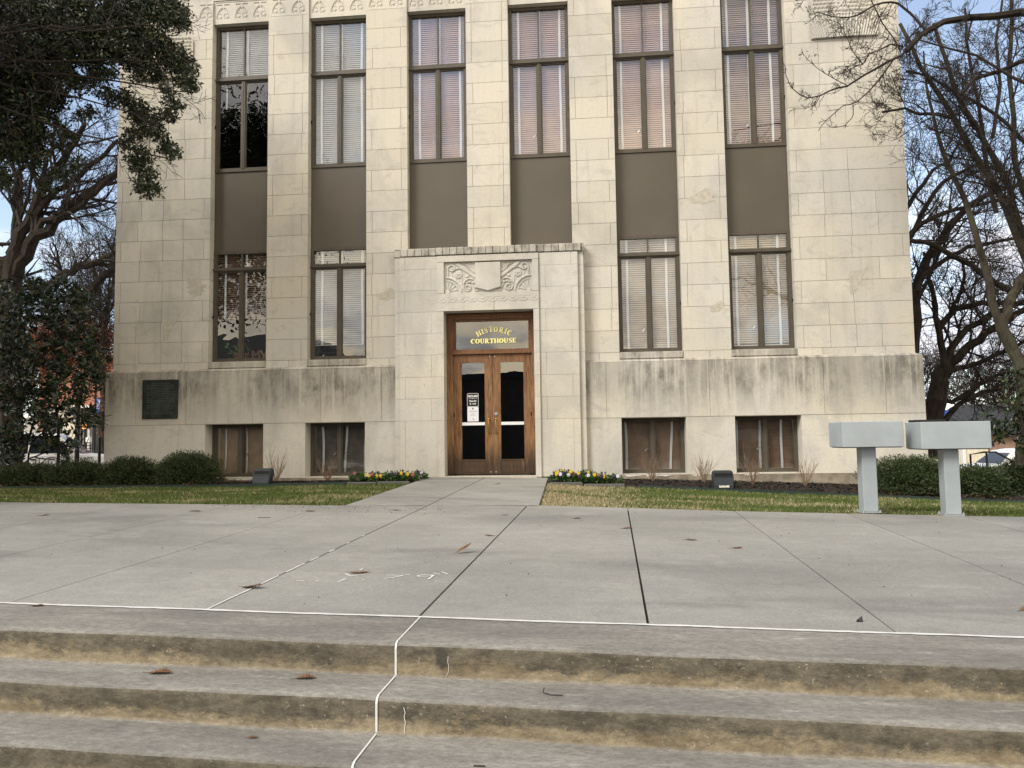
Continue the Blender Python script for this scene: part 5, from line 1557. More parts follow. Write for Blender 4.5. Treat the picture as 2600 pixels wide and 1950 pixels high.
tag(mb.build("bark_chip", M['black'], None, origin=(x_, y_, zc)), "black bark chip near the white caulk line at right", "chip")
def twig(pts, label, rad=.003):
    mb = MB(); mb.tube(pts, rad, 4); o = mb.build("fallen_twig", M['twig'], None, origin=tuple(pts[0])); tag(o, label, "twig", "small fallen twigs")
zz1 = zt1(1.74, -11.8) - .163
twig([(1.70, -11.79, zz1 + .02), (1.695, -11.81, zz1 + .004), (1.73, -11.83, zz1), (1.79, -11.835, zz1)], "hooked dark twig on the second step right of the caulk line")
zz2 = zt1(1.45, -12.2) - .333
twig([(1.42, -12.25, zz2 + .002), (1.47, -12.255, zz2 + .004)], "short dark twig on the third step at the bottom edge")
twig([(*uv(-3.0, 4.7), plaza_z(*uv(-3.0, 4.7)) + .003), (*uv(-2.85, 4.72), plaza_z(*uv(-2.85, 4.72)) + .003)], "short twig lying on the left slabs")

# ------------------------------------------------------------------ trees
def wobble(p0, d, L, n, r, w, up=0.0):
    pts = [p0]; d = d / np.linalg.norm(d)
    for i in range(n):
        d = d + np.array([r.gauss(0, w), r.gauss(0, w), r.gauss(0, w) + up]); d = d / np.linalg.norm(d); pts.append(pts[-1] + d * L / n)
    return pts, d
def resample(pts, n):
    pts = [np.array(p, float) for p in pts]
    seg = [np.linalg.norm(b - a) for a, b in zip(pts[:-1], pts[1:])]; cum = np.concatenate([[0], np.cumsum(seg)])
    T = np.linspace(0, cum[-1], n); P = np.array(pts)
    return [np.array([np.interp(t, cum, P[:, k]) for k in range(3)]) for t in T], cum[-1]
class Tree:
    def __init__(s, seed, twig=.0045, up=.05):
        s.mb = MB(); s.r = random.Random(seed); s.tips = []; s.twig = twig; s.up = up
    def limb(s, pts, r0, r1, kids=8, L=2.2, levels=3, n=14, start=.15, jit=.03, sides=7):
        P, tot = resample(pts, n)
        for i in range(1, n - 1): P[i] = P[i] + np.array([s.r.gauss(0, jit), s.r.gauss(0, jit), s.r.gauss(0, jit)]) * min(1, r0 * 8)
        rad = [r0 + (r1 - r0) * (i / (n - 1)) for i in range(n)]
        s.mb.tube(P, rad, sides, m=0 if r0 > .05 else 1)
        for k in range(kids):
            t = start + (1 - start) * (k + s.r.random()) / kids
            i = min(n - 2, int(t * (n - 1))); p = P[i] + (P[i + 1] - P[i]) * (t * (n - 1) - i)
            d = (P[i + 1] - P[i]); d = d / np.linalg.norm(d)
            s.branch(p, d, L * (1.15 - .65 * t) * s.r.uniform(.6, 1.2), max(s.twig * 2.2, rad[i] * s.r.uniform(.25, .5)), levels)
    def branch(s, p, d, L, r0, lv):
        side = np.array([s.r.gauss(0, 1), s.r.gauss(0, 1), s.r.gauss(0, .8)]); side = side - d * (side @ d); side = side / (np.linalg.norm(side) + 1e-6)
        d2 = d * s.r.uniform(.45, 1.0) + side * s.r.uniform(.55, 1.0) + np.array([0, 0, s.up * 2])
        n = 6 if lv >= 2 else 4
        pts, dd = wobble(p, d2, L, n, s.r, .16, s.up)
        r1 = max(s.twig, r0 * .35)
        s.mb.tube(pts, [r0 + (r1 - r0) * i / n for i in range(n + 1)], 5 if r0 > .03 else (4 if r0 > .012 else 3), m=1, cap=False)
        s.tips.append(pts[-1])
        if lv <= 0:
            return
        kids = {3: 5, 2: 5, 1: 3}.get(lv, 4)
        for k in range(kids):
            i = min(n - 1, 1 + int((k + s.r.random()) / kids * (n - 1)))
            q = pts[i]; e = pts[min(i + 1, n)] - pts[i]; e = e / (np.linalg.norm(e) + 1e-9)
            s.branch(q, e, L * s.r.uniform(.38, .66), max(s.twig, (r0 + (r1 - r0) * i / n) * .6), lv - 1)
    def done(s, parent, bark_, name="trunk"):
        return s.mb.build(name, [bark_, M['twig'] if bark_ != M['bark_moss'] else M['twig']], parent, origin=tuple(parent.location))
def leaves_on(name, P, N, spread, leaf, mat, parent, seed, droop=0.0):
    r = np.random.RandomState(seed); P = np.array(P); idx = r.randint(len(P), size=N)
    Q = P[idx] + r.normal(size=(N, 3)) * spread; D = r.normal(size=(N, 3)); D[:, 2] -= droop
    V, F = leaf_arrays(Q, D, leaf * r.uniform(.7, 1.25, N), leaf * .42 * r.uniform(.8, 1.2, N), r)
    return np_mesh(name, V, F, mat, parent, origin=tuple(parent.location))

def A_(x, y, Y, s=1.0): return at(x, y, Y)
# --- bare oak behind the building, left (trunk and long limbs seen against the sky)
Y0 = 7.5
root = empty("bare_oak", tuple(at(20, 1190, Y0))); tag(root, "big bare oak with long rising limbs behind the left corner of the building", "tree")
T = Tree(21, .0055, .04)
T.limb([at(15, 1190, Y0), at(20, 1000, Y0), at(22, 800, Y0), at(30, 700, Y0), at(45, 640, Y0)], .42, .30, 2, 2, 1, 10, .5, sides=9)
T.limb([at(12, 720, Y0), at(10, 650, Y0)], .26, .24, 0, sides=8)
T.limb([at(30, 650, Y0), at(55, 590, Y0), at(85, 545, Y0), at(115, 470, Y0), at(150, 430, Y0), at(190, 360, Y0 - .5), at(215, 315, Y0 - 1)], .22, .07, 10, 3.0, 2)
T.limb([at(60, 580, Y0), at(80, 555, Y0), at(110, 520, Y0), at(140, 480, Y0 + .3), at(180, 470, Y0 + .3), at(230, 420, Y0 + .4), at(270, 385, Y0 + .5), at(300, 355, Y0 + .5)], .13, .06, 7, 2.4, 3)
T.limb([at(40, 700, Y0), at(60, 650, Y0), at(80, 610, Y0), at(130, 580, Y0 + .2), at(180, 520, Y0 + .3), at(230, 490, Y0 + .4), at(270, 460, Y0 + .5), at(300, 440, Y0 + .6)], .24, .12, 8, 2.6, 3)
T.limb([at(90, 600, Y0), at(110, 560, Y0), at(170, 545, Y0), at(220, 510, Y0), at(260, 470, Y0), at(305, 430, Y0)], .12, .07, 7, 2.0, 2)
T.limb([at(140, 565, Y0), at(155, 530, Y0), at(170, 500, Y0), at(180, 470, Y0)], .08, .05, 4, 1.6, 2)
T.limb([at(35, 620, Y0), at(38, 520, Y0), at(35, 430, Y0), at(30, 330, Y0)], .11, .05, 7, 2.0, 2)
T.limb([at(40, 600, Y0), at(50, 540, Y0), at(55, 480, Y0), at(48, 420, Y0)], .08, .04, 6, 2, 3)
T.limb([at(50, 560, Y0), at(75, 490, Y0), at(80, 450, Y0), at(100, 380, Y0), at(90, 300, Y0)], .06, .03, 6, 2, 3)
T.limb([at(85, 620, Y0), at(85, 560, Y0), at(100, 500, Y0), at(112, 440, Y0), at(118, 400, Y0)], .10, .06, 5, 2, 2)
T.limb([at(0, 460, Y0), at(40, 440, Y0), at(80, 410, Y0), at(140, 370, Y0), at(190, 370, Y0), at(250, 360, Y0), at(300, 345, Y0)], .07, .03, 8, 2, 3)
T.limb([at(100, 745, Y0), at(150, 700, Y0), at(200, 680, Y0), at(250, 665, Y0), at(300, 640, Y0)], .15, .09, 9, 2.0, 3)
T.limb([at(225, 745, Y0 + 1), at(250, 720, Y0 + 1), at(275, 690, Y0 + 1), at(300, 655, Y0 + 1)], .14, .10, 5, 1.6, 2)
T.limb([at(0, 620, Y0), at(25, 620, Y0)], .07, .05, 2, 1.5, 2)
T.done(root, M['bark'])
# --- russet-leaved tree farther back, left
Y1 = 22
root = empty("russet_tree", tuple(at(250, 1200, Y1))); tag(root, "far tree with russet leaves and fine twigs beyond the building's left corner", "tree")
T = Tree(22, .0085, .03)
T.limb([at(262, 1200, Y1), at(262, 1000, Y1), at(255, 900, Y1)], .22, .16, 3, 3, 2)
for k, (x, y) in enumerate(((60, 760), (130, 700), (180, 640), (250, 600), (300, 640), (110, 860), (40, 830), (200, 780), (290, 760), (160, 900), (230, 860), (300, 540))):
    T.limb([at(258, 950 - 8 * k, Y1), at((258 + x) / 2, (900 + y) / 2 - 20, Y1 + (k % 3)), at(x, y, Y1 + (k % 4) - 1)], .085, .02, 12, 3.4, 3)
T.done(root, M['bark'])
low = [p for p in T.tips if True]
zz_ = np.array(low)[:, 2]
low2 = [p for p in low if p[2] < 6.8]
leaves_on("crown", low2, 42000, .22, .11, M['leaf_red'], root, 5)

# --- dark evergreen oak in front-left: crown overhanging the corner, trunk outside the picture
root = empty("evergreen_oak", (-12.6, -6.5, -.3)); tag(root, "dark evergreen tree whose leafy crown overhangs the building's top left corner", "tree")
T = Tree(23, .004, .0)
T.limb([(-12.6, -6.5, -.3), (-12.5, -6.4, 3), (-12.2, -6, 5)], .45, .36, 0, sides=10)
YA = -3.0
sprays = []
def spray(pts, r0, kids, L, lv=2):
    T.limb(pts, r0, .01, kids, L, lv, 12, .25)
main = [(-12.2, -6, 5), (-11, -5, 6.4)]
for tgt, rr in (((at(430, 165, YA)), .09), ((at(500, 235, YA)), .07), ((at(300, 60, YA - 1)), .10), ((at(200, 250, YA)), .08), ((at(120, 420, YA)), .07), ((at(60, 150, YA - 1)), .10), ((at(420, 400, YA)), .06), ((at(440, 300, YA)), .06), ((at(250, 150, YA + .6)), .08), ((at(450, 70, YA - .5)), .07)):
    mid = (np.array(main[1]) * .55 + np.array(tgt) * .45) + np.array([0, 0, .5])
    T.limb([main[0], main[1], mid, tgt], rr * .75, .008, 15, 1.4, 2, 18, .3, jit=.12)
# extra limbs for the part of the crown outside the picture (it shades the front and shows in the glass)
for k in range(20):
    a = random.Random(k).uniform(0, 6.28); rr = random.Random(k + 50).uniform(2.5, 6.5); zz2_ = random.Random(k + 90).uniform(4.8, 12.5)
    cx, cy = -13.5 + rr * math.cos(a), -8.5 + rr * math.sin(a)
    if (cx - 1.93) / (cy + 15.6) > -.86 and cy > -15: continue
    T.limb([(-12.3, -6.2, 5), (-12.9, -7.5, 7.5), ((cx - 13) / 2, (cy - 7.5) / 2, zz2_ * .85), (cx, cy, zz2_)], .12, .02, 10, 2.0, 2, 12, .35)
T.done(root, M['bark'])
def crown_pts():
    r = np.random.RandomState(77); out = []
    # clumps along the visible crown: (x, y, depth, radius px)
    cl_ = [(20, 40, -3.4, 75), (90, 60, -3.2, 80), (170, 40, -3.0, 80), (250, 40, -2.8, 80), (330, 50, -2.6, 70), (400, 25, -2.6, 60), (445, 40, -2.5, 38), (470, 60, -2.5, 20), (30, 130, -3.4, 80), (110, 150, -3.2, 75),
           (190, 110, -3.0, 75), (270, 110, -2.9, 70), (340, 110, -2.7, 60), (400, 120, -2.6, 45), (440, 140, -2.6, 32), (465, 160, -2.5, 26), (485, 180, -2.5, 18), (500, 215, -2.5, 12), (475, 220, -2.5, 16), (30, 220, -3.4, 75), (100, 230, -3.1, 60), (150, 200, -3.0, 50),
           (60, 290, -3.3, 62), (20, 360, -3.3, 60), (110, 320, -3.2, 42), (90, 390, -3.2, 36), (150, 260, -3.0, 30), (220, 210, -2.9, 30), (270, 180, -2.9, 32), (355, 175, -2.7, 30), (400, 190, -2.6, 22),
           (330, 255, -2.6, 22), (355, 285, -2.6, 24), (385, 310, -2.6, 24), (410, 340, -2.6, 20), (430, 375, -2.6, 18), (448, 392, -2.6, 12), (350, 340, -2.6, 18), (330, 370, -2.6, 14), (370, 400, -2.6, 20), (350, 420, -2.6, 14),
           (385, 440, -2.6, 16), (370, 470, -2.6, 14), (400, 480, -2.6, 12), (380, 485, -2.6, 8), (440, 235, -2.6, 14), (455, 275, -2.6, 14), (435, 300, -2.6, 12), (200, 420, -2.9, 16), (160, 445, -2.9, 14), (175, 350, -3.0, 20), (230, 290, -2.9, 16), (285, 250, -2.8, 18), (10, 460, -3.2, 24), (130, 480, -3.0, 12)]
    for (x, y, Y, rad) in cl_:
        n = int(6 + rad * rad * .027)
        for _ in range(n):
            a = r.uniform(0, 6.28); q = rad * (math.sqrt(r.rand()) * .95 + (.35 * r.rand() if r.rand() < .12 else 0))
            p = at(x + q * math.cos(a) * 1.1, y + q * math.sin(a) * .85, Y + r.uniform(-.45, .45)); out.append(p)
    return out
cp = crown_pts()
mbt = MB(); rt = random.Random(4)
P_ = []
for p in cp:      # each clump is a short twig carrying a tuft of leaves
    d = np.array([rt.uniform(.2, 1), rt.uniform(-.5, .5), rt.uniform(-.9, .35)]); d /= np.linalg.norm(d)
    q = p - d * .24
    mbt.tube([q, p], [.006, .003], 3, cap=False)
    for k in range(10): P_.append(q + d * (.04 + .022 * k))
tag(mbt.build("twig", M['twig'], root, origin=tuple(root.location)), kind="stuff")
leaves_on("crown", P_, 52000, .036, .088, M['leaf_dark'], root, 6, .3)
far = [p for p in T.tips if (p[0] - 1.93) / (p[1] + 15.6) < -.97 or p[1] < -15]
if far: leaves_on("outer_crown", far, 42000, .34, .20, M['leaf_dark'], root, 7)

# --- magnolia at the left corner
YM = -.6
root = empty("magnolia", tuple(at(50, 1200, YM))); tag(root, "dark glossy magnolia of many thin stems left of the building corner", "tree")
T = Tree(24, .008, .03)
for (pts, r0) in (([(45, 1215), (50, 1100), (55, 980), (40, 880), (60, 760)], .055), ([(52, 1215), (48, 1060), (20, 950), (5, 850)], .05), ([(145, 1200), (150, 1100), (140, 1000), (150, 880), (120, 780)], .035),
                  ([(50, 1180), (90, 1060), (160, 960), (220, 900)], .03), ([(65, 1200), (80, 1120), (120, 1090), (200, 1060), (240, 1040)], .022), ([(55, 1190), (75, 1165), (110, 1150), (170, 1130)], .018), ([(50, 1000), (110, 900), (200, 830), (230, 800)], .028)):
    T.limb([at(x, y, YM + .1 * i) for i, (x, y) in enumerate(pts)], r0, .012, 6, .8, 1, 12, .3)
T.done(root, M['bark'])
r = np.random.RandomState(9); MP = []
cl_ = [(20, 780, 60), (90, 760, 60), (170, 770, 60), (225, 760, 30), (20, 860, 60), (100, 850, 70), (180, 850, 55), (225, 840, 26), (30, 940, 60), (110, 940, 65), (190, 930, 55), (240, 900, 36), (20, 1010, 50), (90, 1020, 50), (160, 1000, 50), (225, 975, 36), (250, 955, 18),
       (130, 1060, 40), (200, 1055, 38), (240, 1070, 18), (60, 1090, 40), (10, 1100, 40), (120, 1120, 30), (180, 1110, 26), (170, 1160, 16), (30, 1150, 30), (85, 730, 30), (150, 725, 24), (10, 730, 25)]
for (x, y, rad) in cl_:
    for _ in range(int(3 + rad * rad * .012)):
        a = r.uniform(0, 6.28); q = rad * math.sqrt(r.rand()) * 1.05; MP.append(at(x + q * math.cos(a), y + q * math.sin(a) * .8, YM + r.uniform(-.7, .7)))
V = []; 
PP = []; DD = []
mbt = MB()
for p in MP:       # rosettes of long leaves at the end of each shoot
    d = r.normal(size=3) * .5 + np.array([0, 0, .5]); d /= np.linalg.norm(d); mbt.tube([p - d * .2, p], [.007, .005], 3, cap=False)
    for k in range(9):
        e = r.normal(size=3); e -= d * (e @ d); e /= np.linalg.norm(e); PP.append(p - d * .012 * k); DD.append(e * r.uniform(.6, 1) + d * r.uniform(.1, .9))
V, F = leaf_arrays(np.array(PP), np.array(DD), .155 * r.uniform(.7, 1.2, len(PP)), .058 * r.uniform(.8, 1.2, len(PP)), r, .15)
np_mesh("crown", V, F, M['leaf_magnolia'], root, origin=tuple(root.location))
tag(mbt.build("twig", M['twig'], root, origin=tuple(root.location)), kind="stuff")

# --- bare trees on the right
Y2 = 9.0
root = empty("bare_oak", tuple(at(2368, 1150, Y2))); tag(root, "bare oak with dark leaning trunk standing just beyond the right corner", "tree")
T = Tree(31, .0055, .03)
g = lambda *q: [at(x, y, Y2 + (dz[0] if dz else 0)) for x, y, *dz in q]
T.limb(g((2355, 1160), (2365, 1060), (2385, 990), (2398, 940)), .31, .25, 0, sides=10)
T.limb(g((2395, 945), (2390, 880), (2380, 820), (2375, 760), (2355, 690), (2345, 640)), .12, .04, 7, 2.5, 3)
T.limb(g((2398, 945), (2420, 870), (2440, 850), (2480, 820), (2540, 790), (2600, 770)), .12, .07, 8, 2.6, 3)
T.limb(g((2400, 945), (2430, 905), (2475, 870), (2520, 835), (2580, 800), (2640, 760)), .15, .08, 8, 2.8, 3)
T.limb(g((2400, 950), (2430, 935), (2490, 920), (2560, 885), (2620, 860)), .09, .05, 7, 2.4, 3)
T.limb(g((2385, 835), (2420, 790), (2440, 780), (2500, 770), (2560, 772), (2640, 760)), .10, .07, 7, 2.2, 3)
T.limb(g((2415, 790), (2440, 740), (2450, 690), (2440, 660)), .07, .04, 6, 1.8, 3)
T.limb(g((2385, 1010), (2420, 1020), (2470, 990), (2520, 960), (2580, 940)), .08, .04, 7, 2.2, 3)
T.limb(g((2400, 1070), (2430, 1030), (2480, 1000), (2540, 985), (2600, 990)), .09, .04, 7, 2.2, 3)
T.limb(g((2350, 1040), (2330, 980), (2310, 930), (2290, 900)), .08, .04, 6, 2, 3)
T.done(root, M['bark'])
leaves_on("dead_foliage", [p for p in T.tips if rnd.random() < .06], 260, .12, .14, M['leaf_dead'], root, 12)

Y3 = 5.0
root = empty("bare_tree", tuple(at(2310, 1150, Y3))); tag(root, "bare tree rising steeply behind the building's right edge with arching limbs", "tree")
T = Tree(32, .0052, .05)
g = lambda *q: [at(x, y, Y3 + (dz[0] if dz else 0)) for x, y, *dz in q]
T.limb(g((2318, 900, 3), (2322, 760, 3), (2340, 690, 3), (2365, 640, 3), (2400, 590, 3), (2450, 530, 3), (2510, 490, 3), (2590, 470, 3)), .18, .06, 9, 2.6, 3, sides=8)
T.limb(g((2330, 740, 2), (2345, 700, 2), (2400, 660, 2), (2450, 630, 2), (2520, 615, 2), (2620, 600, 2)), .08, .04, 6, 2.2, 3)
T.limb(g((2265, 720, 2), (2330, 560, 2), (2370, 490, 2), (2400, 455, 2), (2460, 430, 2), (2510, 410, 2)), .10, .04, 6, 2.2, 3)
T.limb(g((2262, 640, 1), (2345, 560, 1), (2400, 540, 1), (2480, 520, 1), (2560, 500, 1)), .08, .04, 6, 2.2, 3)
T.limb(g((2270, 580, 2), (2360, 440, 2), (2410, 410, 2), (2440, 350, 2)), .08, .03, 6, 2.2, 3)
T.limb(g((2270, 600, 1), (2380, 625, 1), (2420, 650, 1), (2460, 670, 1), (2500, 700, 1), (2550, 730, 1), (2580, 745, 1)), .06, .09, 8, 1.8, 3)
T.done(root, M['bark'])

Y4 = -1.2
root = empty("lichened_tree", tuple(at(2590, 1180, Y4))); tag(root, "tree at the right edge with pale lichen on its forked trunk", "tree")
T = Tree(33, .0034, .05)
g = lambda *q: [at(x, y, Y4 + (dz[0] if dz else 0)) for x, y, *dz in q]
T.limb(g((2598, 1180), (2600, 1050), (2598, 960), (2580, 900), (2550, 850), (2540, 810)), .125, .10, 0, sides=9, jit=.01)
T.limb(g((2540, 825), (2522, 780), (2510, 710), (2490, 640), (2470, 570), (2455, 520), (2435, 470), (2405, 420), (2395, 380), (2370, 300), (2350, 220), (2345, 130)), .075, .014, 14, 1.3, 3, jit=.02, start=.3)
T.limb(g((2545, 825), (2560, 780), (2575, 740), (2600, 700), (2640, 640)), .085, .07, 3, 1.3, 2, jit=.02)
T.limb(g((2650, 760), (2610, 680), (2592, 600), (2560, 540), (2530, 480), (2500, 430), (2460, 370), (2420, 300), (2395, 260), (2355, 200), (2335, 170), (2310, 110), (2285, 60)), .085, .03, 14, 1.2, 3, jit=.02, sides=8)
T.limb(g((2655, 750), (2612, 660), (2582, 560), (2565, 480), (2540, 430), (2500, 360), (2470, 310), (2430, 240), (2400, 160), (2370, 60)), .075, .03, 14, 1.2, 3, jit=.02)
T.limb(g((2680, 720), (2625, 560), (2600, 480), (2575, 400), (2572, 310), (2560, 200), (2570, 60), (2570, -60)), .06, .03, 11, 1.2, 3, jit=.02)
T.limb(g((2530, 540), (2512, 480), (2500, 400), (2490, 280), (2460, 160), (2450, 20)), .045, .02, 9, 1.1, 3, jit=.02)
T.limb(g((2680, 440), (2600, 360), (2540, 300), (2480, 260), (2420, 230), (2350, 190), (2300, 180)), .04, .02, 9, 1.1, 3, jit=.02)
T.limb(g((2520, 350), (2540, 220), (2530, 100), (2545, 0)), .035, .02, 8, 1.1, 3, jit=.02)
T.limb(g((2420, 300), (2380, 290), (2330, 290), (2300, 275), (2240, 285)), .035, .02, 8, 1.0, 3, jit=.02)
T.done(root, M['bark_moss'])
r = np.random.RandomState(19)
MP = [at(x + r.normal() * 14, y + r.normal() * 20, Y4 + r.uniform(-.3, .3)) for (x, y) in [(2570, 960), (2560, 1010), (2580, 1050), (2590, 1090), (2570, 1100), (2595, 1130), (2550, 1090), (2540, 1080), (2600, 980), (2590, 1020)] for _ in range(9)]
PP = []; DD = []
for p in MP:
    for k in range(7):
        e = r.normal(size=3); PP.append(p); DD.append(e)
V, F = leaf_arrays(np.array(PP), np.array(DD), .11 * r.uniform(.7, 1.2, len(PP)), .05 * r.uniform(.8, 1.2, len(PP)), r, .15)
root2 = empty("young_magnolia", tuple(at(2610, 1200, Y4 - .3))); tag(root2, "young magnolia shoots with glossy leaves at the right picture edge", "shrub")
np_mesh("foliage", V, F, M['leaf_magnolia'], root2, origin=tuple(root2.location))
mb = MB()
for (x, y) in ((2575, 960), (2545, 1080), (2590, 1090), (2580, 1050)): mb.tube([at(2612, 1200, Y4 - .3), at(2605, 1120, Y4 - .3), at(x, y, Y4 - .1)], [.014, .01, .005], 5)
mb.build("stem", M['bark'], root2, origin=tuple(root2.location))

# --- bare oak in front, right: trunk outside the picture, branches crossing the top right of the facade
root = empty("bare_oak", (10.6, -8.2, -.5)); tag(root, "bare tree in front at right whose twiggy branches cross the top right of the facade", "tree")
T = Tree(34, .0032, .0)
T.limb([(10.6, -8.2, -.5), (10.5, -8.1, 2.5), (10.2, -7.9, 4.2)], .30, .24, 0, sides=10)
g = lambda Y, *q: [at(x, y, Y) for x, y in q]
base = [(10.2, -7.9, 4.2), (9.3, -6.2, 5.6)]
YF = -2.6
S4 = lambda x, y: at(1800 + x * .3918, y * .3918, YF)
T.limb(base + g(-4, (2720, 60)) + g(YF, (2600, 30), (2520, 45), (2430, 45), (2380, 60), (2330, 90), (2300, 130)), .12, .045, 9, 1.0, 2, n=22, start=.35, jit=.012)
T.limb([at(2300, 128, YF), S4(1270, 350), S4(1180, 390), S4(1100, 435), S4(1000, 490), S4(900, 558), S4(800, 580), S4(720, 622), S4(640, 636), S4(580, 610), S4(530, 560), S4(498, 485)], .024, .006, 12, .42, 2, n=22, jit=.01, start=.1)
T.limb([S4(1200, 380), S4(1130, 480), S4(1040, 590), S4(945, 672), S4(870, 684), S4(800, 745), S4(740, 800), S4(708, 848)], .014, .005, 6, .3, 1, n=16, jit=.01)
T.limb([S4(935, 680), S4(935, 755), S4(880, 815), S4(800, 830), S4(760, 800)], .008, .004, 2, .2, 1, jit=.008)
T.limb([at(2350, 75, YF), S4(1300, 80), S4(1210, 10), S4(1100, 20), S4(1030, 60), S4(970, 100), S4(900, 112), S4(820, 112), S4(700, 78), S4(660, 100)], .024, .006, 14, .5, 2, n=18, jit=.01)
T.limb([S4(1050, 0), S4(1100, 100), S4(1130, 160), S4(1200, 250), S4(1240, 330)], .010, .010, 8, .5, 2, jit=.01)
T.limb([S4(1250, 300), S4(1180, 285), S4(1090, 330), S4(1040, 345), S4(1000, 420), S4(900, 430), S4(830, 430)], .014, .004, 12, .38, 2, jit=.01)
T.limb([S4(1000, 420), S4(930, 330), S4(900, 250), S4(850, 160), S4(810, 90)], .009, .004, 7, .35, 2, jit=.01)
T.limb([S4(900, 555), S4(830, 520), S4(760, 480), S4(700, 440), S4(650, 395), S4(605, 345)], .008, .0035, 6, .22, 1, jit=.008)
T.limb([S4(1130, 480), S4(1145, 560), S4(1110, 640), S4(1100, 680), S4(1185, 722)], .006, .003, 4, .2, 1, jit=.006)
T.limb([S4(720, 622), S4(690, 680), S4(620, 705), S4(540, 705)], .007, .003, 3, .2, 1, jit=.006)
T.limb(base + g(-4, (2700, 140)) + g(-2.9, (2600, 155), (2540, 180), (2480, 195), (2455, 215), (2440, 240)), .08, .03, 7, 1.0, 2, n=20, start=.4, jit=.012)
T.limb(base + g(-4, (2700, -60)) + g(YF, (2500, -50), (2300, -20), (2150, -30), (2020, 0)), .09, .012, 13, .9, 2, n=20, start=.3, jit=.012)
T.limb(g(-3, (2640, 230), (2560, 190), (2480, 140), (2400, 120), (2330, 100)), .03, .012, 6, .9, 2, jit=.012)
# crown outside the picture, seen only in the window glass
for k in range(14):
    q = random.Random(k + 300); a = q.uniform(-2.4, 1.2); rr = q.uniform(2, 5.5); zz3 = q.uniform(5.5, 12)
    cx, cy = 11 + rr * math.cos(a), -9.5 + rr * math.sin(a)
    if cy > -15 and (cx - 1.93) / (cy + 15.6) < .72: continue
    T.limb([(10.2, -7.9, 4.2), ((cx + 10.4) / 2, (cy - 8.2) / 2, zz3 * .7 + .6), (cx, cy, zz3)], .1, .02, 12, 2.2, 2, n=12, start=.25)
T.done(root, M['bark'])
leaves_on("dead_foliage", [S4(600, 345), S4(690, 365), S4(945, 290), S4(975, 290), S4(1020, 420), S4(1040, 345), S4(1170, 215), S4(1220, 490), S4(1225, 440), S4(1088, 585), S4(840, 85)], 70, .045, .055, M['leaf_dead'], root, 15)

# --- misty far trees on the right behind the house
for k, (x, yb, Y, h, lab) in enumerate(((2470, 1110, 75, 11, "distant bare tree with pale grey-brown haze of twigs left of the brick house"), (2560, 1110, 80, 10, "distant bare tree rising behind the dark roof"), (2340, 1110, 70, 12, "distant bare tree low beside the right corner"))):
    p = at(x, yb, Y); root = empty("distant_tree", tuple(p)); tag(root, lab, "tree", "distant bare trees on the right")
    T = Tree(60 + k, .022, .05); T.limb([p, p + np.array([.2, 0, h * .35]), p + np.array([.3, 0, h * .6])], .3, .15, 16, h * .55, 3)
    T.done(root, M['bark'])
for k, (x, yb, Y, h, lab) in enumerate(((40, 1130, 60, 10, "distant bare tree behind the magnolia at far left"), (170, 1130, 75, 12, "distant bare tree behind the russet tree"))):
    p = at(x, yb, Y); root = empty("distant_tree", tuple(p)); tag(root, lab, "tree", "distant bare trees on the left")
    T = Tree(70 + k, .022, .05); T.limb([p, p + np.array([.2, 0, h * .35]), p + np.array([.3, 0, h * .6])], .3, .15, 14, h * .55, 3)
    T.done(root, M['bark'])

# ------------------------------------------------------------------ background left
def brick(name, a, b, mortar, sc=1.0):
    t = NT(name)
    mp = t.n("ShaderNodeMapping"); mp.inputs[2].default_value = (R(90), 0, 0); t.link(t.co(), mp.inputs[0])
    br = t.n("ShaderNodeTexBrick"); br.inputs["Color1"].default_value = (*a, 1); br.inputs["Color2"].default_value = (*b, 1); br.inputs["Mortar"].default_value = (*mortar, 1)
    br.inputs["Scale"].default_value = sc; br.inputs["Brick Width"].default_value = .22; br.inputs["Row Height"].default_value = .075; br.inputs["Mortar Size"].default_value = .008
    t.link(mp.outputs[0], br.inputs["Vector"])
    return t.out(t.mix(1.0, br.outputs[0], t.grey(t.ramp(t.noise(3, 6), .3, .7, .85, 1.1)), 'MULTIPLY'), .9)
M['brick_orange'] = brick("orange_brick", (.40, .15, .085), (.30, .10, .06), (.30, .2, .15))
M['brick_tan'] = brick("tan_brick", (.33, .20, .135), (.25, .15, .10), (.3, .25, .2))
M['cream'] = plain("cream_stucco", (.62, .57, .45), .9)
M['pale_wall'] = plain("pale_wall", (.42, .40, .36), .9)
M['dark_glass'] = plain("dark_shop_glass", (.02, .024, .028), .15)
M['roof'] = plain("charcoal_shingle", (.028, .030, .034), .9, var=.25, scale=5, bump=.4)
M['trim_white'] = plain("white_trim", (.75, .75, .72), .6)
YB = 42.0
def bx(mb, x0, x1, y0, y1, z0, z1, m=0): mb.box(x0, x1, y0, y1, z0, z1, m)
q = at(285, 1130, YB); xr = q[0] + 1.5; xl = at(80, 1130, YB)[0]
zg = -1.0
ztop = at(250, 880, YB)[2]
def X(px): return at(px, 1120, YB)[0]
def Z(py): return at(220, py, YB)[2]
bb = empty("brick_building", (X(200), YB, zg)); tag(bb, "orange brick storefront building with dark shop windows across the street at left", "building")
o3 = (X(200), YB, zg)
mb = MB()
bx(mb, X(95), X(286), YB, YB + 10, zg, Z(1046)) if False else None
bx(mb, X(95), X(320), YB, YB + 10, Z(1032), Z(905))
bx(mb, X(268), X(320), YB, YB + 10, zg, Z(1032)); bx(mb, X(95), X(108), YB, YB + 10, zg, Z(1032))
mb.build("wall", M['brick_orange'], bb, origin=o3)
mb = MB(); bx(mb, X(94), X(321), YB - .15, YB + 10.1, Z(908), Z(900)); bx(mb, X(150), X(240), YB - .5, YB - .01, Z(1036), Z(1030)); mb.build("cornice", M['trim_white'], bb, origin=o3)
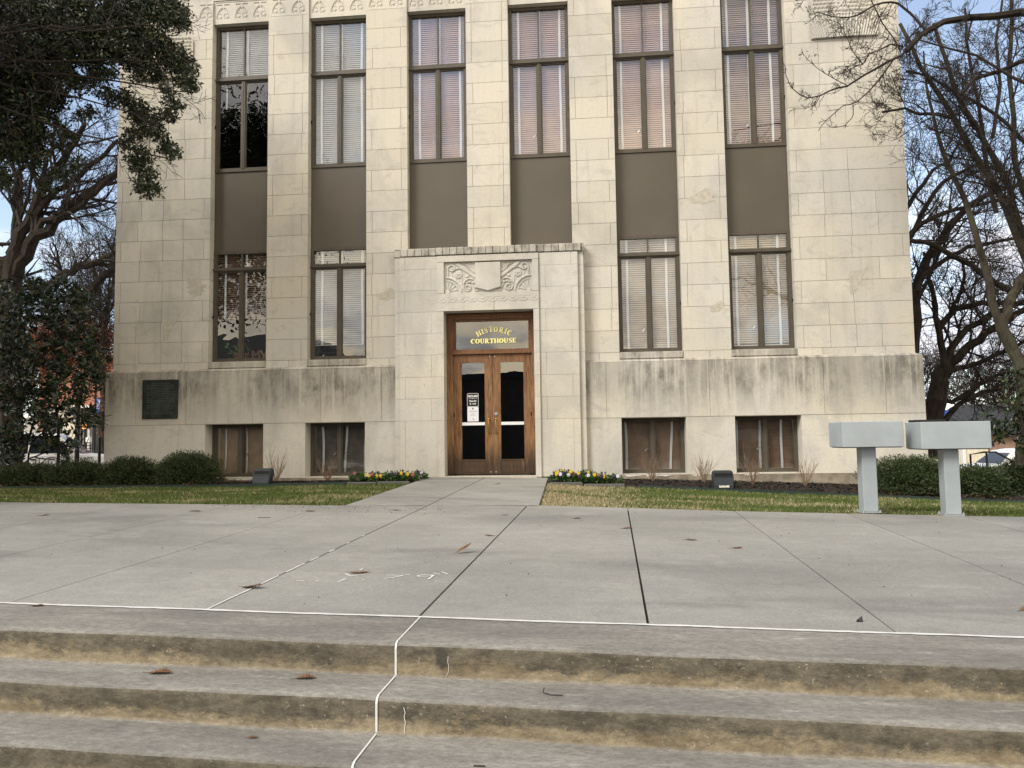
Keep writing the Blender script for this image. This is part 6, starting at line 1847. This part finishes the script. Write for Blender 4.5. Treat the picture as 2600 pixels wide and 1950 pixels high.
mb = MB(); bx(mb, X(108), X(195), YB + .3, YB + .5, zg, Z(1032)); mb.build("stucco_bay", M['cream'], bb, origin=o3)
mb = MB(); bx(mb, X(205), X(268), YB + .3, YB + .5, zg, Z(1034)); mb.build("shop_window", M['dark_glass'], bb, origin=o3)
mb = MB()
for px in (205, 226, 247, 266): bx(mb, X(px), X(px) + .12, YB + .2, YB + .31, zg, Z(1034))
bx(mb, X(205), X(268), YB + .2, YB + .29, Z(1080), Z(1080) + .12); mb.build("mullion", plain("grey_mullion", (.15, .15, .16), .5), bb, origin=o3)
mb = MB(); bx(mb, X(110), X(150), YB + .2, YB + .29, zg + .3, Z(1060)); mb.build("shop_window", M['dark_glass'], bb, origin=o3)
mb = MB(); bx(mb, X(216), X(268), YB - 1.2, YB - 1.15, zg + 1.6, zg + 1.66)
for k in range(26): bx(mb, X(216) + k * .16 * 1.6, X(216) + k * .16 * 1.6 + .03, YB - 1.2, YB - 1.17, zg + .4, zg + 1.6)
mb2 = empty("railing", (X(240), YB - 1.2, zg)); tag(mb2, "thin dark iron railing before the orange brick storefront", "railing"); mb.build("bars", M['dark_metal'], mb2, origin=(X(240), YB - 1.2, zg))
mw_ = MB(); 
for (px, py) in ((213.5, 1081),):
    p = at(px, py, YB - .2); mw_.lathe([(.05, -.25), (.16, -.2), (.18, .1), (.1, .2), (.02, .25)], tuple(p), 8)
em = NT("lit_orange_lamp"); em.b.inputs["Emission Color"].default_value = (1, .35, .06, 1); em.b.inputs["Emission Strength"].default_value = 2.2; M['lamp_on'] = em.out((.9, .4, .1), .5)
wl = mw_.build("lantern", M['lamp_on'], None, origin=tuple(at(213.5, 1081, YB - .2))); tag(wl, "small lit orange wall lantern on the dark storefront", "lantern")
# plainer buildings further left
b2 = empty("pale_building", (X(20), YB + 8, zg)); tag(b2, "pale low building glimpsed through the magnolia at far left", "building"); o4 = (X(20), YB + 8, zg)
mb = MB(); bx(mb, X(-120), X(70), YB + 8, YB + 20, zg, Z(1050)); mb.build("wall", M['pale_wall'], b2, origin=o4)
mb = MB(); bx(mb, X(-122), X(72), YB + 7.8, YB + 20.2, Z(1050), Z(1045)); mb.build("cornice", M['trim_white'], b2, origin=o4)
mb = MB()
for px in (-60, -10, 40): bx(mb, X(px), X(px) + 1.6, YB + 7.93, YB + 8.05, zg + .9, zg + 2.6)
mb.build("window", M['dark_glass'], b2, origin=o4)

# street lamp with blue banner
YL = 30.0
p = at(240, 1130, YL); zb = terrain(p[0], YL); o5 = (p[0], YL, zb)
lp = empty("street_lamp", o5); tag(lp, "black street lamp post carrying a blue banner left of the building", "street lamp")
mb = MB(); hx_ = at(240, 975, YL)[2] - zb
mb.lathe([(.28, 0), (.28, .25), (.2, .35), (.19, .9), (.26, .95), (.10, 1.1), (.075, 1.3), (.06, hx_)], (0, 0, 0), 10); mb.lathe([(.1, hx_), (.22, hx_ + .1), (.25, hx_ + .5), (.1, hx_ + .8), (.02, hx_ + 1)], (0, 0, 0), 10)
mb.build("post", M['dark_metal'], lp)
bz1, bz0 = at(250, 1013, YL)[2] - zb, at(250, 1047, YL)[2] - zb; bw = at(266, 1030, YL)[0] - p[0]
def banner_mat():
    t = NT("blue_banner"); z = t.xyz()[2]
    return t.out(t.mix(t.ramp(z, bz0, bz1), (.02, .05, .35), (.16, .38, .85)), .7)
mb = MB(); n = 8
for k in range(n):
    a, b = k / n, (k + 1) / n; f = lambda q: (.08 + (bw - .08) * q, .04 * math.sin(q * 5) , 0)
    (xa, ya, _), (xb, yb, _) = f(a), f(b); mb.face([(xa, ya, bz0 - .05 * a), (xb, yb, bz0 - .05 * b), (xb, yb, bz1 + .02 * b), (xa, ya, bz1 + .02 * a)])
mb.build("banner", banner_mat(), lp)
mb = MB()
for (z, a, b) in ((.80, .35, .7), (.68, .25, .85), (.56, .2, .8)): mb.box(.08 + (bw - .08) * a, .08 + (bw - .08) * b, -.06, -.055, bz0 + (bz1 - bz0) * z - .015, bz0 + (bz1 - bz0) * z + .02)
for k in range(5): mb.lathe([(.028, -.002), (.028, .002)], (.16 + .12 * (k % 3), -.06, bz0 + (bz1 - bz0) * (.42 - .14 * (k // 3))), 6, axis='y')
mb.build("snowflake_print", M['white'], lp)
mb = MB(); mb.tube([(0, 0, bz1 + .03), (bw + .03, 0, bz1 + .03)], .02, 5); mb.tube([(0, 0, bz0 - .03), (bw + .03, 0, bz0 - .03)], .02, 5); mb.build("bracket", M['dark_metal'], lp)
YS = 20
p = at(225, 1118, YS); zb = terrain(p[0], YS)
pm_ = empty("meter_post", (p[0], YS, zb)); tag(pm_, "thin white post with a small box beyond the white patrol vehicle", "post")
mb = MB(); hh = at(225, 1085, YS)[2] - zb; mb.tube([(0, 0, 0), (0, 0, hh)], .05, 6); mb.build("post", M['trim_white'], pm_)
mb = MB(); bzc = at(223, 1117, YS)[2] - zb; mb.bbox(-.12, .12, -.08, .08, bzc - .12, bzc + .12, .02); mb.build("box", M['trim_white'], pm_)
# near black post and handrail beside the building
p = at(195, 1170, 2.0); zb = terrain(p[0], 2) ; o_ = empty("black_post", (p[0], 2, zb)); tag(o_, "thick black post left of the building corner behind the shrubs", "post")
mb = MB(); mb.tube([(0, 0, 0), (0, 0, at(195, 985, 2.0)[2] - zb)], .055, 8); mb.lathe([(.075, 0), (.075, .1), (.06, .12)], (0, 0, 0), 8); mb.build("pole", M['dark_metal'], o_)
p = at(252, 1170, 1.2); zb = terrain(p[0], 1.2); o_ = empty("handrail", (p[0], 1.2, zb)); tag(o_, "black handrail meeting the building's left side behind the shrubs", "handrail")
mb = MB(); zt_ = at(252, 1112, 1.2)[2] - zb
mb.tube([(0, 0, -.2), (0, 0, zt_), (.7, .1, zt_)], .035, 6); mb.tube([(.7, .1, -.2), (.7, .1, zt_)], .03, 6); mb.build("rail", M['dark_metal'], o_)

# ------------------------------------------------------------------ vehicles
def vehicle(name, loc, rz, kind, label, cat, paint, text=False):
    root = empty(name, loc, rz); tag(root, label, cat)
    L, Wd, H = {'suv': (5.1, 1.95, 1.9), 'van': (4.9, 1.9, 1.75), 'sedan': (4.7, 1.8, 1.45)}[kind]
    if kind == 'suv': low = [(-2.5, .45), (2.42, .42), (2.52, .7), (2.46, .98), (1.35, 1.12), (-2.5, 1.12)]; up = [(-2.45, 1.10), (1.30, 1.10), (.55, 1.80), (-.1, 1.88), (-2.1, 1.88), (-2.38, 1.7)]
    elif kind == 'van': low = [(-2.4, .4), (2.35, .38), (2.45, .65), (2.35, .95), (1.45, 1.08), (-2.4, 1.08)]; up = [(-2.38, 1.06), (1.42, 1.06), (.7, 1.66), (0, 1.75), (-2.1, 1.75), (-2.3, 1.6)]
    else: low = [(-2.3, .35), (2.3, .33), (2.38, .6), (2.2, .82), (1.1, .95), (-2.2, .98), (-2.35, .7)]; up = [(-1.9, .96), (1.1, .93), (.35, 1.38), (-.2, 1.45), (-1.0, 1.42)]
    def loft(mb, poly, w0, w1, z0, z1):
        n = len(poly); b = len(mb.v)
        for s in (-1, 1):
            for (x, z) in poly:
                t = max(0, min(1, (z - z0) / (z1 - z0 + 1e-6))); mb.v.append((x, s * (w0 + (w1 - w0) * t) / 2, z))
        mb.f.append(tuple(b + i for i in range(n))); mb.f.append(tuple(b + n + i for i in reversed(range(n)))); mb.m += [0, 0]; mb.t += [1, 1]
        for i in range(n):
            j = (i + 1) % n; mb.f.append((b + j, b + i, b + n + i, b + n + j)); mb.m.append(0); mb.t.append(1)
    mb = MB(); loft(mb, low, Wd, Wd, 0, 2); loft(mb, up, Wd - .03, Wd - .42, up[0][1], H)
    for sx in (-1.5, 1.5):
        pass
    body = mb.build("body", paint, root)
    bv = body.modifiers.new("b", 'BEVEL'); bv.width = .05; bv.segments = 3; bv.limit_method = 'ANGLE'
    zu = up[0][1]
    def side(x, z, s): 
        t = (z - zu) / (H - zu); return (x, s * ((Wd - .03 + (-.39) * t) / 2 + .006), z)
    if kind == 'sedan': sidew = [[(-1.45, 1.0), (-.25, 1.0), (-.25, 1.36), (-.95, 1.34)], [(-.2, 1.0), (.85, .98), (.3, 1.30), (-.2, 1.36)]]
    else: 
        h0, h1 = zu + .06, H - .14
        sidew = [[(-2.2, h0), (-1.35, h0), (-1.35, h1), (-2.1, h1)], [(-1.27, h0), (-.3, h0), (-.3, h1), (-1.27, h1)], [(-.22, h0), (1.05, h0), (.45, h1 - .02), (-.22, h1)]]
    for s in (-1, 1):
        for poly in sidew:
            mb = MB(); P = [side(x, z, s) for x, z in poly]; mb.face(P if s < 0 else P[::-1]); mb.build("window", M['glass_car2'], root)
    (xa, za), (xb, zb_) = (up[1][0] + .01, up[1][1] + .04), (up[2][0] + .03, up[2][1] - .04)
    ww = Wd / 2 - .12
    mb = MB(); mb.face([(xa + .01, -ww, za), (xa + .01, ww, za), (xb + .01, ww - .16, zb_), (xb + .01, -ww + .16, zb_)]); mb.build("windscreen", M['glass_car2'], root)
    xr_, zr_ = up[0][0], up[0][1]
    mb = MB(); xq = up[-1][0]; mb.face([(xr_ - .012, ww, zu + .08), (xr_ - .012, -ww, zu + .08), (xq - .012, -ww + .1, up[-1][1] - .05), (xq - .012, ww - .1, up[-1][1] - .05)]); mb.build("rear_window", M['glass_car2'], root)
    for sx in (-1.5, 1.5):
        for s in (-1, 1):
            mb = MB(); mb.lathe([(.30, -.10), (.37, -.09), (.37, .09), (.30, .10)], (sx, s * (Wd / 2 - .09), .37), 22, axis='y'); wh = mb.build("wheel", M['black'], root)
            mb = MB(); mb.lathe([(.22, 0), (.22, s * .012), (.05, s * .02)], (sx, s * (Wd / 2 + .012), .37), 16, axis='y'); mb.build("rim", M['steel'], wh)
            mb = MB()
            mb.face([(sx + .46 * math.cos(a), s * (Wd / 2 + .004), .40 + .44 * math.sin(a)) for a in (np.linspace(-.2, math.pi + .2, 16) if s < 0 else np.linspace(math.pi + .2, -.2, 16))]); mb.build("wheel_arch", M['black'], root)
    for s in (-1, 1):
        mb = MB(); mb.bbox(.72, .88, s * (Wd / 2 + .02) - .0 if s > 0 else -Wd / 2 - .22, Wd / 2 + .22 if s > 0 else -Wd / 2 - .02, 1.12, 1.28, .03); mb.build("mirror", M['black'], root)
        mb = MB(); xh = 2.40; mb.bbox(xh - .1, xh + .10, s * .62 - .2, s * .62 + .2, .72, .88, .03); mb.build("headlight", M['white'], root)
        mb = MB(); mb.bbox(-L / 2 + .0, -L / 2 + .08, s * .78 - .1, s * .78 + .1, .8, 1.1, .02); mb.build("tail_light", plain("red_lens", (.4, .01, .01), .3), root)
        mb = MB()
        for xd in (1.02, -.26, -1.3):
            mb = MB(); mb.box(xd - .006, xd + .006, s * (Wd / 2 + .003) - .002, s * (Wd / 2 + .003) + .002, .5, zu - .03); mb.build("door_seam", M['ink'], root)
        mb = MB()
        for xd in (.0, -1.1): mb.bbox(xd - .2, xd - .02, s * (Wd / 2 + .018) - .016, s * (Wd / 2 + .018) + .016, zu - .17, zu - .12, .01)
        mb.build("door_handle", M['black'], root)
    if text:
        s = -1; y = -Wd / 2 - .012
        text_mesh("COUNTY", .13, M['black'], root, (1.38, y, .95), offset=.004)
        mb = MB(); cx, cz = .42, .74
        for (ra, rb, m_) in ((.30, .26, 0), (.21, .19, 0)):
            for k in range(28):
                a, b = 2 * math.pi * k / 28, 2 * math.pi * (k + 1) / 28
                mb.face([(cx + ra * math.cos(a), y, cz + ra * math.sin(a)), (cx + rb * math.cos(a), y, cz + rb * math.sin(a)), (cx + rb * math.cos(b), y, cz + rb * math.sin(b)), (cx + ra * math.cos(b), y, cz + ra * math.sin(b))])
        P = []
        for k in range(10):
            a = R(90 + 36 * k); rr = .17 if k % 2 == 0 else .07; P.append((cx + rr * math.cos(a), y, cz + rr * math.sin(a)))
        for k in range(10): mb.face([(cx, y - .001, cz), P[k], P[(k + 1) % 10]])
        mb.build("door_seal", plain("grey_decal", (.16, .17, .16), .6), root)
        mb = MB(); mb.box(-2.2, -.3, y - .004, y, .78, .90); mb.build("side_stripe", plain("brown_stripe", (.25, .10, .06), .6), root)
    return root
M['glass_car2'] = plain("vehicle_glass", (.015, .022, .03), .06, spec=.8)
M['paint_white'] = plain("white_vehicle_paint", (.78, .78, .79), .3, var=.01)
YV = 9.5
p = at(282, 1180, YV); vehicle("patrol_suv", (p[0] - 2.45, YV, -.72), R(25), 'suv', "white patrol vehicle with a door seal parked left of the building", "suv", M['paint_white'], True)
p = at(15, 1190, YV + 3); vehicle("parked_car", (p[0] - 1.6, YV + 3.4, -1.0), R(8), 'sedan', "dark car mostly hidden behind the shrubs at the far left edge", "car", plain("dark_blue_paint", (.03, .04, .07), .25))
YW = 23.0
p = at(2530, 1175, YW); vehicle("white_van", (p[0] + .9, YW, terrain(p[0], YW) - .0), R(190), 'van', "white van parked before the brick house at the right edge", "van", M['paint_white'])

# ------------------------------------------------------------------ house at right
YH = 50.0
def XH(px): return at(px, 1100, YH)[0]
def ZH(py): return at(2520, py, YH)[2]
zg2 = terrain(XH(2520), YH)
o6 = (XH(2560), YH, zg2)
hs = empty("brick_house", o6); tag(hs, "tan brick house with dark hip roof and cream dormer beyond the right shrubs", "house")
xa, xb = XH(2490), XH(2780); ze = ZH(1098); zr = ZH(1029)
mb = MB(); bx(mb, xa, xb, YH, YH + 12, zg2 - .5, ze); mb.build("wall", M['brick_tan'], hs, origin=o6)
mb = MB()
e = .6
c0, c1, c2, c3 = (xa - e, YH - e, ze), (xb + e, YH - e, ze), (xb + e, YH + 12 + e, ze), (xa - e, YH + 12 + e, ze)
r0, r1 = (XH(2520) , YH + 6, zr + .3), (xb - 4, YH + 6, zr + .3)
mb.face([c0, c1, r1, r0]); mb.face([c2, c3, r0, r1]); mb.face([c3, c0, r0]); mb.face([c1, c2, r1]); mb.face([c3, c2, c1, c0]); mb.box(xa - e, xb + e, YH - e - .05, YH - e + .05, ze - .18, ze + .02)
rf = mb.build("roof", M['roof'], hs, origin=o6)
gx0, gx1, gz0, gz1 = XH(2425), XH(2500), ZH(1098), ZH(1055)
mb = MB(); bx(mb, gx0 + .4, gx1, YH - .4, YH + 6, zg2 - .5, gz0 + .9); mb.build("gable_wall", M['cream'], hs, origin=o6)
mb = MB(); mb.face([(gx0, YH - .9, gz0 + .8), (gx1 + 1.5, YH - .9, gz0 + .8), (gx1 + 1, YH + 2, gz1 + .3), (gx0 + .3, YH + 2, gz1 + .3)]); mb.face([(gx0 + .3, YH + 2, gz1 + .3), (gx1 + 1, YH + 2, gz1 + .3), (gx1 + 1.5, YH + 6, gz0 + .8), (gx0, YH + 6, gz0 + .8)]); mb.face([(gx0, YH - .9, gz0 + .8), (gx0 + .3, YH + 2, gz1 + .3), (gx0, YH + 6, gz0 + .8)])
mb.build("roof", M['roof'], hs, origin=o6)
mb = MB(); bx(mb, XH(2514), XH(2522), YH - .06, YH + .04, ZH(1133), ZH(1120)); mb.build("window", M['dark_glass'], hs, origin=o6)
mb = MB(); bx(mb, gx0 + .3, gx0 + .5, YH - .55, YH - .4, zg2, gz0 + .85); mb.build("corner_post", M['trim_white'], hs, origin=o6)
# little handrail and sign post right
p = at(2500, 1175, 3.0); zb = terrain(p[0], 3); o_ = empty("handrail", (p[0], 3.0, zb)); tag(o_, "short black handrail sloping down behind the right shrubs", "handrail")
mb = MB(); zt_ = at(2500, 1148, 3.0)[2] - zb
mb.tube([(-.3, 0, -.2), (-.3, 0, zt_ - .05), (0, 0, zt_), (.25, 0, zt_), (.75, 0, zt_ - .3)], .022, 6); mb.tube([(.05, 0, -.2), (.05, 0, zt_)], .022, 6); mb.build("rail", M['dark_metal'], o_)
p = at(2397, 1100, 30); zb = terrain(p[0], 30); o_ = empty("sign_post", (p[0], 30, zb)); tag(o_, "thin dark post with a small blue sign between the right trees", "sign")
mb = MB(); mb.tube([(0, 0, 0), (0, 0, at(2397, 1028, 30)[2] - zb)], .06, 6); mb.build("pole", M['dark_metal'], o_)
mb = MB(); z1_ = at(2397, 1048, 30)[2] - zb; mb.box(.08, .42, -.03, .03, z1_ - .14, z1_ + .14); mb.build("sign_plate", plain("blue_sign", (.03, .09, .4), .5), o_)

# ------------------------------------------------------------------ across the street behind the camera (mirrored in the glass)
M['brick_backlit'] = brick("backlit_dark_brick", (.055, .04, .034), (.04, .03, .026), (.05, .045, .04))  # low albedo puts the walls' backlit shade into the brick colour
def block_house(x0, x1, y1, depth, h, label, hip=0):
    o7 = ((x0 + x1) / 2, y1, -1.1); rt = empty("street_building", o7); tag(rt, label, "building")
    mb = MB(); mb.box(x0, x1, y1 - depth, y1, -1.1, h); mb.build("wall", M['brick_backlit'], rt, origin=o7)
    mb = MB()
    n = int((x1 - x0) / 4)
    for k in range(n):
        xx = x0 + 1 + k * 4; mb.box(xx, xx + 2.2, y1 - .05, y1 + .03, .2, 2.4)
        if h > 5: mb.box(xx, xx + 2.2, y1 - .05, y1 + .03, 3.6, h - 1)
    mb.build("window", M['dark_glass'], rt, origin=o7)
    mb = MB()
    if hip:
        c = [(x0 - .8, y1 + .8, h), (x1 + .8, y1 + .8, h), (x1 + .8, y1 - depth - .8, h), (x0 - .8, y1 - depth - .8, h)]
        k = (x1 - x0) * .3; ra, rb = (x0 + k, y1 - depth / 2, h + hip), (x1 - k, y1 - depth / 2, h + hip)
        mb.face([c[1], c[0], ra, rb]); mb.face([c[3], c[2], rb, ra]); mb.face([c[0], c[3], ra]); mb.face([c[2], c[1], rb]); mb.face(c)
    else: mb.box(x0 - .2, x1 + .2, y1 - depth - .2, y1 + .2, h, h + .4)
    mb.build("roof", M['roof'], rt, origin=o7)
block_house(-42, -16, -46, 14, 6.2, "backlit-dark brick building with hip roof across the street, mirrored in the left windows", 4.5)
block_house(-15, 26, -40, 14, 5.0, "long backlit-dark flat-roofed building across the street, mirrored in the doors")
